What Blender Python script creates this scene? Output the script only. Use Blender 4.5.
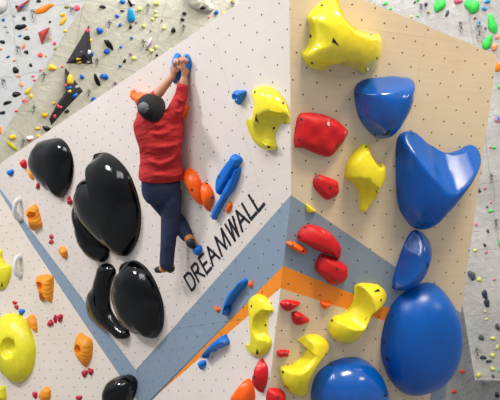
import bpy, bmesh, math, random
from mathutils import Vector, Matrix

scene = bpy.context.scene
for o in list(bpy.data.objects): bpy.data.objects.remove(o, do_unlink=True)

# ------------------------------------------------------------------ camera
cam_data = bpy.data.cameras.new('camera'); cam = bpy.data.objects.new('camera', cam_data)
scene.collection.objects.link(cam)
CAMROT = [[0.998645, 0.052042, 0.0], [0.011183, -0.214583, -0.976642], [-0.050827, 0.975318, -0.214874]]          # rows: camera axes expressed as world X, Y, Z
cam.matrix_world = Matrix.Translation((0, 0, 1.6)) @ Matrix(CAMROT).to_4x4()
cam_data.sensor_width = 36; cam_data.lens = 53.651; cam_data.clip_end = 100
scene.camera = cam

# ------------------------------------------------------------------ light
world = bpy.data.worlds.new('hall_daylight'); scene.world = world; world.use_nodes = True
wt = world.node_tree; bg = wt.nodes['Background']          # bright translucent roof overhead, duller hall around
tc = wt.nodes.new('ShaderNodeTexCoord'); sx_ = wt.nodes.new('ShaderNodeSeparateXYZ'); mr = wt.nodes.new('ShaderNodeMapRange')
wt.links.new(tc.outputs['Generated'], sx_.inputs[0]); wt.links.new(sx_.outputs['Z'], mr.inputs[0])
mr.inputs[1].default_value = 0.0; mr.inputs[2].default_value = 0.9; mr.inputs[3].default_value = 0.26; mr.inputs[4].default_value = 1.0
wt.links.new(mr.outputs[0], bg.inputs['Strength'])
bg.inputs['Color'].default_value = (0.93, 0.96, 1.0, 1)
def area(name, loc, target, sx, sy, power, col):
    d = bpy.data.lights.new(name, 'AREA'); d.shape = 'RECTANGLE'; d.size = sx; d.size_y = sy
    d.energy = power; d.color = col
    o = bpy.data.objects.new(name, d); scene.collection.objects.link(o); o.location = loc
    o.rotation_euler = (Vector(target)-Vector(loc)).to_track_quat('-Z', 'Y').to_euler()
    return o
area('skylight', (-8.0, 3.5, 8.6), (-0.6, 7.0, 2.8), 1.1, 1.1, 480, (0.93, 0.97, 1.0))
for k in range(4):                                            # row of roof windows over the hall in front of the wall
    area('roof_window', (-6.2+1.15*k, -0.5-0.5*k, 8.6+.3*k), (-0.5, 7.0, 2.6), 0.5, 3.6, 125, (0.93, 0.97, 1.0))
area('hall_lamp', (3.5, 0.5, 9.0), (1.2, 6.0, 2.5), 2.6, 1.2, 760, (1.0, 0.85, 0.62))
area('hall_lamp', (8.0, 1.5, 5.0), (1.5, 6.0, 2.3), 1.6, 1.2, 90, (1.0, 0.82, 0.56))
area('back_wall_fill', (3.0, 8.0, 10.0), (-1.5, 12.0, 4.0), 4.0, 1.5, 720, (1.0, 1.0, 0.98))  # added fill, brightens the beige back wall; no known lamp there
scene.view_settings.view_transform = 'Standard'; scene.view_settings.look = 'None'
scene.view_settings.gamma = 1; scene.view_settings.use_curve_mapping = False
scene.view_settings.exposure = 0.14

# ------------------------------------------------------------------ helpers
def catmull(pts, n):
    """closed smooth curve through pts, resampled evenly to n points"""
    m = len(pts); dense = []
    for i in range(m):
        p0, p1, p2, p3 = pts[i-1], pts[i], pts[(i+1) % m], pts[(i+2) % m]
        for s in range(10):
            t = s/10
            dense.append(tuple(0.5*(2*p1[k]+(p2[k]-p0[k])*t+(2*p0[k]-5*p1[k]+4*p2[k]-p3[k])*t*t
                         + (3*p1[k]-p0[k]-3*p2[k]+p3[k])*t**3) for k in (0, 1)))
    return resample(dense, n)

def resample(pts, n):
    cum = [0.0]
    m = len(pts)
    for i in range(m):
        a, b = pts[i], pts[(i+1) % m]
        cum.append(cum[-1]+math.hypot(b[0]-a[0], b[1]-a[1]))
    out = []; j = 0
    for k in range(n):
        d = cum[-1]*k/n
        while cum[j+1] < d: j += 1
        f = (d-cum[j])/max(cum[j+1]-cum[j], 1e-9)
        a, b = pts[j % m], pts[(j+1) % m]
        out.append((a[0]+(b[0]-a[0])*f, a[1]+(b[1]-a[1])*f))
    return out

def near_on_path(p, path):
    if len(path) == 1: return path[0]
    best = None
    for a, b in zip(path, path[1:]):
        dx, dy = b[0]-a[0], b[1]-a[1]
        t = ((p[0]-a[0])*dx+(p[1]-a[1])*dy)/max(dx*dx+dy*dy, 1e-12)
        t = min(1, max(0, t)); q = (a[0]+dx*t, a[1]+dy*t)
        d = (p[0]-q[0])**2+(p[1]-q[1])**2
        if best is None or d < best[0]: best = (d, q)
    return best[1]

def softmin(a, b, k):
    h = max(k-abs(a-b), 0)/k
    return min(a, b)-h*h*k*0.25

def height(u, v, H0, h, feats, cen):
    H = H0
    for ft in feats:
        if ft[0] == 'dome':                      # overall swell: centre, two half axes, fall-off
            _, c, A, B, fall = ft
            det = A[0]*B[1]-A[1]*B[0]
            x, y = u-c[0], v-c[1]
            a = (x*B[1]-y*B[0])/det; b = (A[0]*y-A[1]*x)/det
            H *= max(0.12, 1-fall*(a*a+b*b))
            continue
        if ft[0] == 'scoop':                     # a hollow: centre, two half axes, depth, edge exponent
            _, c, A, B, dep, e = ft
            det = A[0]*B[1]-A[1]*B[0]
            x, y = u-c[0], v-c[1]
            a = (x*B[1]-y*B[0])/det; b = (A[0]*y-A[1]*x)/det
            r2 = a*a+b*b
            if r2 < 1: H -= dep*(1-r2)**e
        elif ft[0] == 'shelf':                   # a facet rising from an edge line with a slope
            _, poly, slope, k = ft
            ax, ay = poly[-1][0]-poly[0][0], poly[-1][1]-poly[0][1]
            L = math.hypot(ax, ay); ax /= L; ay /= L
            nx, ny = -ay, ax
            if (cen[0]-poly[0][0])*nx+(cen[1]-poly[0][1])*ny < 0: nx, ny = -nx, -ny
            s = (u-poly[0][0])*ax+(v-poly[0][1])*ay
            d = (u-poly[0][0])*nx+(v-poly[0][1])*ny
            P = [((q[0]-poly[0][0])*ax+(q[1]-poly[0][1])*ay, (q[0]-poly[0][0])*nx+(q[1]-poly[0][1])*ny) for q in poly]
            f = P[0][1] if s <= P[0][0] else P[-1][1]
            for (s0, f0), (s1, f1) in zip(P, P[1:]):
                if s0 <= s <= s1:
                    w = (s-s0)/max(s1-s0, 1e-9); f = f0+(f1-f0)*w
            H = softmin(H, slope*max(0.0, d-f), k)
        elif ft[0] == 'cap':                     # a flat or tilted face cutting the top off
            _, c, gu, gv, k = ft
            H = softmin(H, c+gu*(u-cen[0])+gv*(v-cen[1]), k)
    return max(H, 0.04*h)

def hold_geo(outline, spine, h, p, q, feats, nr, lump=0.0, seed=0):
    n = len(outline)
    cen = (sum(o[0] for o in outline)/n, sum(o[1] for o in outline)/n)
    verts = []; faces = []
    sp = [near_on_path(o, spine) for o in outline]
    for k in range(nr+1):
        t = math.cos(0.5*math.pi*k/(nr+1)) if k else 1.0
        for i in range(n):
            u = sp[i][0]+(outline[i][0]-sp[i][0])*t; v = sp[i][1]+(outline[i][1]-sp[i][1])*t
            if k == 0: z = 0.0
            else:
                z = height(u, v, h*max(0.0, 1-t**p)**(1/q), h, feats, cen)
                if lump:
                    z *= 1+lump*math.sin(u*38+seed)*math.cos(v*33+seed*1.7)*min(1, 2*(1-t)+.3)
            verts.append((u, v, z))
    for k in range(nr):
        for i in range(n):
            j = (i+1) % n
            faces.append((k*n+i, k*n+j, (k+1)*n+j, (k+1)*n+i))
    if len(spine) == 1:
        c = spine[0]; z = height(c[0], c[1], h, h, feats, cen)
        verts.append((c[0], c[1], z)); m = len(verts)-1
        for i in range(n): faces.append((nr*n+i, nr*n+(i+1) % n, m))
    else:                                        # close along the spine
        base = len(verts)
        for i in range(n):
            verts.append((sp[i][0], sp[i][1], height(sp[i][0], sp[i][1], h, h, feats, cen)))
        for i in range(n):
            j = (i+1) % n
            faces.append((nr*n+i, nr*n+j, base+j, base+i))
    faces.append(tuple(range(n-1, -1, -1)))
    return verts, faces

def lin(c):
    return tuple((x/255/12.92 if x/255 <= 0.04045 else ((x/255+0.055)/1.055)**2.4) for x in c)
def link(o, parent=None):
    scene.collection.objects.link(o)
    if parent is not None: o.parent = parent
    return o
def mesh_obj(name, verts, faces, mat, parent=None, matrix=None, smooth=True, sharp=None):
    me = bpy.data.meshes.new(name); me.from_pydata([tuple(v) for v in verts], [], faces); me.update()
    bm = bmesh.new(); bm.from_mesh(me)
    bmesh.ops.remove_doubles(bm, verts=bm.verts, dist=1e-5)
    bmesh.ops.recalc_face_normals(bm, faces=bm.faces)
    bm.to_mesh(me); bm.free()
    if mat: me.materials.append(mat)
    if smooth:
        for p in me.polygons: p.use_smooth = True
        if sharp: me.set_sharp_from_angle(angle=math.radians(sharp))
    o = link(bpy.data.objects.new(name, me), parent)
    if matrix is not None: o.matrix_local = matrix
    return o
def empty(name, matrix):
    o = link(bpy.data.objects.new(name, None)); o.empty_display_size = 0.1; o.matrix_local = matrix
    return o
def tag(o, label=None, cat=None, group=None, kind=None):
    if label: o['label'] = label
    if cat: o['category'] = cat
    if group: o['group'] = group
    if kind: o['kind'] = kind
    return o
def prism(poly, top, bottom):
    n = len(poly)
    v = [(p[0], p[1], top) for p in poly]+[(p[0], p[1], bottom) for p in poly]
    f = [tuple(range(n)), tuple(range(2*n-1, n-1, -1))]+[(i, i+n, (i+1) % n+n, (i+1) % n) for i in range(n)]
    return v, f
def frame(o, u, v, n):
    m = Matrix((u, v, n)).transposed().to_4x4(); m.translation = Vector(o); return m

# ------------------------------------------------------------------ numbers measured for this wall (metres)
PLANES = {"A":[[-0.0574,5.3927,4.2477],[0.64115,-0.7669,0.02808],[-0.24677,-0.17138,0.9538],[-0.72665,-0.61846,-0.29913]],"A1":[[-0.2263,6.6722,1.5784],[0.59004,-0.80737,-0.00114],[-0.11128,-0.08272,0.99034],[-0.79967,-0.58422,-0.13865]],"B":[[1.2466,5.447,3.9103],[0.92256,0.38583,-0.00429],[0.17419,-0.40654,0.89687],[0.3443,-0.82817,-0.44227]],"A2":[[-2.5423,8.9931,1.9587],[0.81095,-0.58434,-0.0303],[-0.03477,-0.09983,0.9944],[-0.58409,-0.80535,-0.10127]],"D":[[-2.264,10.0825,6.9662],[0.83963,0.54316,-0.0],[0.35633,-0.55083,0.75473],[0.40994,-0.63369,-0.65604]],"C":[[-2.264,10.0825,6.9662],[0.96713,-0.25428,0.0],[-0.06122,-0.23283,0.97059],[-0.2468,-0.93869,-0.24074]],"E":[[1.9238,9.7618,6.5621],[0.94343,-0.33158,0.0],[-0.11157,-0.31744,0.94169],[-0.31225,-0.88842,-0.33648]],"F":[[3.0461,12.402,2.4736],[1.0,0.0,-0.0],[0.0,-0.21487,0.97664],[0.0,-0.97664,-0.21487]]}
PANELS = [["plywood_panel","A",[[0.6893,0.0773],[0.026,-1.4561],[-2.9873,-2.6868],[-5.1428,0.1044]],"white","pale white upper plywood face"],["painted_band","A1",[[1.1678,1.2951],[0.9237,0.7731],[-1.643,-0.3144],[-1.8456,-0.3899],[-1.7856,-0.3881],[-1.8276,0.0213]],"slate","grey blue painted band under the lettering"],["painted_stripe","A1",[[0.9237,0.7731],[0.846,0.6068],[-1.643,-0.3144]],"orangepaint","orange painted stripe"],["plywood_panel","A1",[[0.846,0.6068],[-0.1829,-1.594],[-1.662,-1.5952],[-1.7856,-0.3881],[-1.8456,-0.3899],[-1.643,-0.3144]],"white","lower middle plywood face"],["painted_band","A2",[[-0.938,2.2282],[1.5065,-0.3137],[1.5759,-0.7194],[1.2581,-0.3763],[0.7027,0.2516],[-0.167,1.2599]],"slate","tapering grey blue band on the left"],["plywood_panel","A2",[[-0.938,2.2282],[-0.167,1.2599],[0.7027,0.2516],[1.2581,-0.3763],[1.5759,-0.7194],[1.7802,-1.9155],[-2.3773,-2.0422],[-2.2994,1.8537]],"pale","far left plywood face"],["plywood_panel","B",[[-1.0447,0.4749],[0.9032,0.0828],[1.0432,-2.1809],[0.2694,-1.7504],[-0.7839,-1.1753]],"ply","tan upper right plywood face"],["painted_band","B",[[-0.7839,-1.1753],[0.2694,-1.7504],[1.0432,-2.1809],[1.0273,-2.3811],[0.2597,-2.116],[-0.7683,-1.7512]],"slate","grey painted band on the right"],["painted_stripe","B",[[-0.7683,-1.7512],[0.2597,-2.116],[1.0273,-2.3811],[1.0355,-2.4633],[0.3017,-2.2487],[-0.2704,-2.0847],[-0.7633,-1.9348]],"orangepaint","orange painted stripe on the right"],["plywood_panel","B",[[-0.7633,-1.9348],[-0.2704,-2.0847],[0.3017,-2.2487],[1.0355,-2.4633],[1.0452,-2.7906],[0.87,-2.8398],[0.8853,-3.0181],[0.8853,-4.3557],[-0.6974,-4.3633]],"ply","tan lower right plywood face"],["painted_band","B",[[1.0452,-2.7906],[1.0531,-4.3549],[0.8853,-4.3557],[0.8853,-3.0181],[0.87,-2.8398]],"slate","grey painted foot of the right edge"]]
SIDE = [[2.0942,5.7618,3.9807],[1.4595,7.6237,0.0],[0.5595,10.0237,0.0],[1.1942,8.1618,3.6807]]
LETTERS = [["D",[[[-1.6457,-1.8587],[-1.5943,-1.998]],[[-1.6457,-1.8587],[-1.5681,-1.8299],[-1.5285,-1.8478],[-1.5059,-1.9044],[-1.5109,-1.9519],[-1.5371,-1.978],[-1.5943,-1.998]]]],["R",[[[-1.4952,-1.7924],[-1.4469,-1.9326]],[[-1.4952,-1.7924],[-1.421,-1.7635],[-1.3954,-1.7754],[-1.3898,-1.8078],[-1.4086,-1.8324],[-1.4641,-1.8571]],[[-1.4363,-1.8433],[-1.335,-1.8974]]]],["E",[[[-1.3431,-1.7283],[-1.296,-1.878]],[[-1.3431,-1.7283],[-1.2569,-1.6963]],[[-1.3187,-1.8035],[-1.2454,-1.7773]],[[-1.296,-1.878],[-1.2036,-1.8395]]]],["A",[[[-1.175,-1.8275],[-1.1681,-1.6564],[-1.0504,-1.7794]],[[-1.1674,-1.7608],[-1.0934,-1.7322]]]],["M",[[[-1.0238,-1.5916],[-1.0113,-1.7652]],[[-1.0238,-1.5916],[-0.9202,-1.7144]],[[-0.9065,-1.5368],[-0.8543,-1.6924]],[[-0.9065,-1.5368],[-0.9269,-1.6986]]]],["W",[[[-0.8404,-1.5126],[-0.779,-1.6665],[-0.7754,-1.4861],[-0.7137,-1.6394]],[[-0.7147,-1.4699],[-0.7137,-1.6394]]]],["A",[[[-0.6505,-1.6123],[-0.6469,-1.4346],[-0.5342,-1.558]],[[-0.6456,-1.5369],[-0.572,-1.5063]]]],["L",[[[-0.5504,-1.3936],[-0.5028,-1.5387],[-0.4099,-1.5006]]]],["L",[[[-0.4384,-1.3465],[-0.3837,-1.4937],[-0.2931,-1.4533]]]]]
WALLS = {"C":[[0.5934,0.6266],[-1.8151,-1.9656],[-5.4807,-5.9147],[-11.1224,-5.8266],[-9.6493,2.5549]],"D":[[0.2915,0.8121],[-0.874,-2.5283],[-2.6428,-7.6058],[7.5695,-8.8084],[4.7211,2.0952]],"E":[[-0.5093,0.9548],[2.4819,0.2697],[1.8174,-5.7717],[0.6571,-5.6907],[0.6222,-4.5111],[0.5127,-2.9637],[-0.858,-1.2882]],"F":[[-0.9032,1.7],[2.3937,1.5282],[2.1618,-2.9226],[-1.1351,-2.7508]]}
BUMP = [[1.5415,0.3729],[1.6244,0.2781],[1.7274,0.2351],[1.8724,0.2334],[1.9997,0.2358],[2.0675,0.3084],[2.0192,0.3971],[1.9902,0.5379],[1.5133,0.4627]]
BUMP2 = [[-1.4998,0.3494],[-1.3138,0.317],[-1.2858,0.2057],[-1.3083,0.103],[-1.3859,0.0399],[-1.4916,0.027],[-1.5746,0.0562]]
VOLS = [["C",[[-1.1552,0.0923],[-0.8797,0.1813],[-1.0198,0.0845],[-1.1411,0.0065]],[-1.0219,0.0567],0.1,"volred","small red triangular volume at the top left of the concrete"],["C",[[-0.8399,-0.3456],[-0.6385,-0.2954],[-0.715,-0.4184],[-0.8034,-0.54]],[-0.6867,-0.4315],0.14,"volred","red kite-shaped volume on the pale left concrete"],["D",[[0.1318,-0.3569],[-0.0769,-1.0077],[0.3307,-0.9439]],[0.1269,-0.7833],0.1,"volblack","large black triangular volume with small holds on it, on concrete"],["D",[[-0.0776,-1.0742],[0.2845,-1.4017],[0.0968,-1.7113],[-0.0783,-2.0458],[-0.14,-1.9426],[-0.0704,-1.6773],[0.0227,-1.4525]],[-0.0046,-1.4669],0.12,"volblack","bent black volume with holds on it, below the black triangle"]]
CLIMBER = {"lat":[0.9929,0.1167,0.0235],"arms":[[[-0.6339,6.1091,3.7111,0.055],[-0.5377,6.0144,3.8621,0.045],[-0.5145,5.9738,3.9537,0.042],[-0.503,5.9517,4.0076,0.029]],[[-0.8765,6.1807,3.7579,0.055],[-0.785,6.074,3.8705,0.045],[-0.7234,6.0419,3.9234,0.043],[-0.6057,5.9779,4.0283,0.029]]],"palms":[[[-0.503,5.9517,4.0076,0.027],[-0.497,5.9314,4.0533,0.032],[-0.5027,5.9007,4.0997,0.03]],[[-0.503,5.9517,4.0076,0.026],[-0.477,5.9392,4.0644,0.026],[-0.477,5.9188,4.1103,0.024]],[[-0.6057,5.9779,4.0283,0.027],[-0.584,5.9568,4.0776,0.031],[-0.5656,5.9384,4.1144,0.028]],[[-0.6057,5.9779,4.0283,0.025],[-0.5947,5.9642,4.0903,0.024],[-0.5827,5.957,4.1231,0.022]]],"fingers":[[[-0.4699,5.9114,4.0978,0.0105],[-0.4662,5.8741,4.1044,0.0105],[-0.4666,5.8655,4.1202,0.0095],[-0.4704,5.8997,4.1508,0.0085]],[[-0.4864,5.9095,4.1061,0.0105],[-0.4826,5.8723,4.1127,0.0105],[-0.4845,5.8629,4.1318,0.0095],[-0.49,5.8964,4.1659,0.0085]],[[-0.505,5.9093,4.107,0.0105],[-0.5011,5.872,4.1136,0.0105],[-0.5046,5.8624,4.134,0.0095],[-0.5118,5.8956,4.1695,0.0085]],[[-0.5224,5.911,4.0996,0.0105],[-0.5184,5.8737,4.1063,0.0105],[-0.5236,5.8644,4.1251,0.0095],[-0.5328,5.8979,4.1589,0.0085]],[[-0.5209,5.919,4.0631,0.013],[-0.5448,5.9066,4.0729,0.011],[-0.5529,5.9112,4.0987,0.0095]],[[-0.5565,5.946,4.1034,0.0105],[-0.5523,5.9086,4.1102,0.0105],[-0.5458,5.9,4.1262,0.0095],[-0.543,5.9295,4.1549,0.0085]],[[-0.5697,5.944,4.1124,0.0105],[-0.5654,5.9067,4.1192,0.0105],[-0.5597,5.8977,4.1368,0.0095],[-0.5577,5.9268,4.1672,0.0085]],[[-0.58,5.9446,4.1096,0.0105],[-0.5757,5.9073,4.1164,0.0105],[-0.5726,5.8984,4.1333,0.0095],[-0.5732,5.9277,4.163,0.0085]],[[-0.589,5.9463,4.1017,0.0105],[-0.5846,5.909,4.1086,0.0105],[-0.5842,5.9009,4.1223,0.0095],[-0.5876,5.9309,4.1488,0.0085]],[[-0.5738,5.9512,4.0566,0.013],[-0.5502,5.9395,4.0632,0.011],[-0.5395,5.9403,4.0828,0.0095]]],"torso":[[-0.7623,6.1097,3.7546,0.07,0.065],[-0.7595,6.1476,3.722,0.15,0.085],[-0.7543,6.1892,3.6261,0.165,0.1],[-0.7561,6.2747,3.4701,0.15,0.1],[-0.7696,6.3704,3.3147,0.15,0.1],[-0.7876,6.4628,3.1737,0.15,0.11],[-0.7966,6.519,3.1044,0.12,0.1]],"neck":[[-0.7649,6.1248,3.7327,0.062],[-0.7769,6.0583,3.7557,0.06]],"legs":[[[-0.7063,6.4831,3.1282,0.088],[-0.7372,6.6052,2.8522,0.066],[-0.795,6.7938,2.5536,0.042]],[[-0.8708,6.5144,3.1719,0.092],[-0.7639,6.6738,3.0059,0.064],[-0.5855,6.6639,2.7718,0.042]]],"feet":[[[-0.7641,6.8247,2.5061,0.03],[-0.8179,6.8564,2.5018,0.03],[-0.8732,6.8972,2.5023,0.024]],[[-0.5648,6.6355,2.7146,0.036],[-0.5363,6.6683,2.6818,0.032],[-0.5139,6.6942,2.6572,0.024]]],"hoodie":[[-0.7626,6.1155,3.7748,0.09,0.085],[-0.766,6.1363,3.7503,0.175,0.105],[-0.762,6.1627,3.6998,0.215,0.125],[-0.7589,6.2025,3.6124,0.215,0.135],[-0.757,6.2594,3.493,0.188,0.13],[-0.7684,6.3377,3.3699,0.183,0.13],[-0.7743,6.3838,3.3001,0.198,0.145],[-0.7774,6.4137,3.2575,0.2,0.148]],"sleeves":[[[-0.681,6.1409,3.7063,0.085],[-0.6339,6.1091,3.7111,0.078],[-0.5484,6.0227,3.8477,0.06],[-0.5271,5.9866,3.9187,0.05]],[[-0.8343,6.1868,3.7301,0.085],[-0.8765,6.1807,3.7579,0.078],[-0.8003,6.088,3.8536,0.06],[-0.7704,6.065,3.8882,0.05]]],"cuffs":[[[-0.5297,5.9902,3.9022,0.053],[-0.5232,5.9831,3.9253,0.052]],[[-0.7761,6.0672,3.8784,0.053],[-0.761,6.0604,3.8951,0.05]]],"collar":[[-0.8148,6.0471,3.7134,0.03],[-0.7557,6.0456,3.6738,0.034],[-0.6915,6.0494,3.7029,0.03]],"folds":[[[-0.9397,6.225,3.5564,0.012],[-0.8604,6.1498,3.4796,0.02],[-0.7465,6.1298,3.4541,0.02],[-0.6283,6.1514,3.472,0.018],[-0.5673,6.2023,3.5201,0.012]],[[-0.9166,6.1475,3.6759,0.014],[-0.8322,6.0898,3.5895,0.02],[-0.7455,6.0762,3.5581,0.022],[-0.6613,6.0917,3.5808,0.02],[-0.5945,6.1243,3.6417,0.014]],[[-0.8446,6.0723,3.6921,0.02],[-0.7566,6.0423,3.6192,0.026],[-0.673,6.0665,3.6718,0.02]],[[-0.9408,6.2764,3.4624,0.012],[-0.8438,6.1961,3.3621,0.018],[-0.7594,6.2045,3.3241,0.018],[-0.6626,6.1972,3.3571,0.018],[-0.5788,6.2497,3.4442,0.012]],[[-0.95,6.3221,3.3481,0.012],[-0.8378,6.26,3.2579,0.018],[-0.7163,6.2584,3.242,0.018],[-0.5888,6.3027,3.2962,0.012]],[[-0.9552,6.3468,3.282,0.012],[-0.8407,6.2762,3.2308,0.014],[-0.6838,6.2731,3.2216,0.014],[-0.5819,6.3104,3.2616,0.012]],[[-0.6064,6.028,3.7537,0.012],[-0.5634,6.015,3.7199,0.014],[-0.5209,6.0272,3.7577,0.01]],[[-0.5681,5.9704,3.8295,0.01],[-0.5394,5.9714,3.8015,0.012],[-0.506,5.9824,3.8215,0.01]],[[-0.9528,6.1606,3.7096,0.012],[-0.9079,6.1437,3.647,0.016],[-0.8943,6.1587,3.5787,0.012]]],"jeans":[[-0.7783,6.4049,3.2508,0.172,0.125],[-0.7882,6.4492,3.1889,0.172,0.135],[-0.7968,6.4918,3.135,0.165,0.13],[-0.7992,6.5346,3.0803,0.13,0.11]],"jeanlegs":[[[-0.7063,6.4831,3.1282,0.1],[-0.7111,6.5374,3.021,0.094],[-0.7383,6.6151,2.854,0.08],[-0.7675,6.711,2.697,0.071],[-0.7954,6.8017,2.5408,0.068]],[[-0.8666,6.5037,3.1738,0.105],[-0.8382,6.5654,3.1263,0.1],[-0.7639,6.6738,3.0059,0.08],[-0.6656,6.6671,2.8968,0.074],[-0.5932,6.6687,2.7731,0.063]]],"shoes":[{"body":[[-0.7621,6.8239,2.5096,0.04],[-0.8177,6.8558,2.5045,0.038],[-0.8732,6.8972,2.5023,0.032]],"toe":[[-0.8626,6.8872,2.5014,0.035],[-0.8958,6.9129,2.5008,0.029]],"heel":[[-0.7585,6.8218,2.4962,0.038],[-0.7651,6.8287,2.4881,0.034]]},{"body":[[-0.5659,6.6324,2.7288,0.046],[-0.5394,6.6663,2.6908,0.04],[-0.5172,6.693,2.6627,0.032]],"toe":[[-0.5238,6.6868,2.6675,0.035],[-0.5094,6.7031,2.6491,0.027]],"heel":[[-0.555,6.6193,2.6951,0.043],[-0.5469,6.6435,2.6784,0.036]]}],"head":{"c":[-0.7885,6.0223,3.7796],"crown":[-0.5904,-0.7967,0.1292],"face":[0.0113,0.1519,0.9883],"side":[0.807,-0.585,0.0807]},"pompom":[-0.8461,5.8945,3.7322]}
HANDLES = [["A",[-4.456,-0.4318],[-4.5754,-0.6432],"white arched handle hold beside the upper end of the grey band"],["A2",[-0.3421,1.0683],[-0.3633,0.8546],"white arched handle hold between the yellow hooked hold and the split ochre hold"]]
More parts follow.
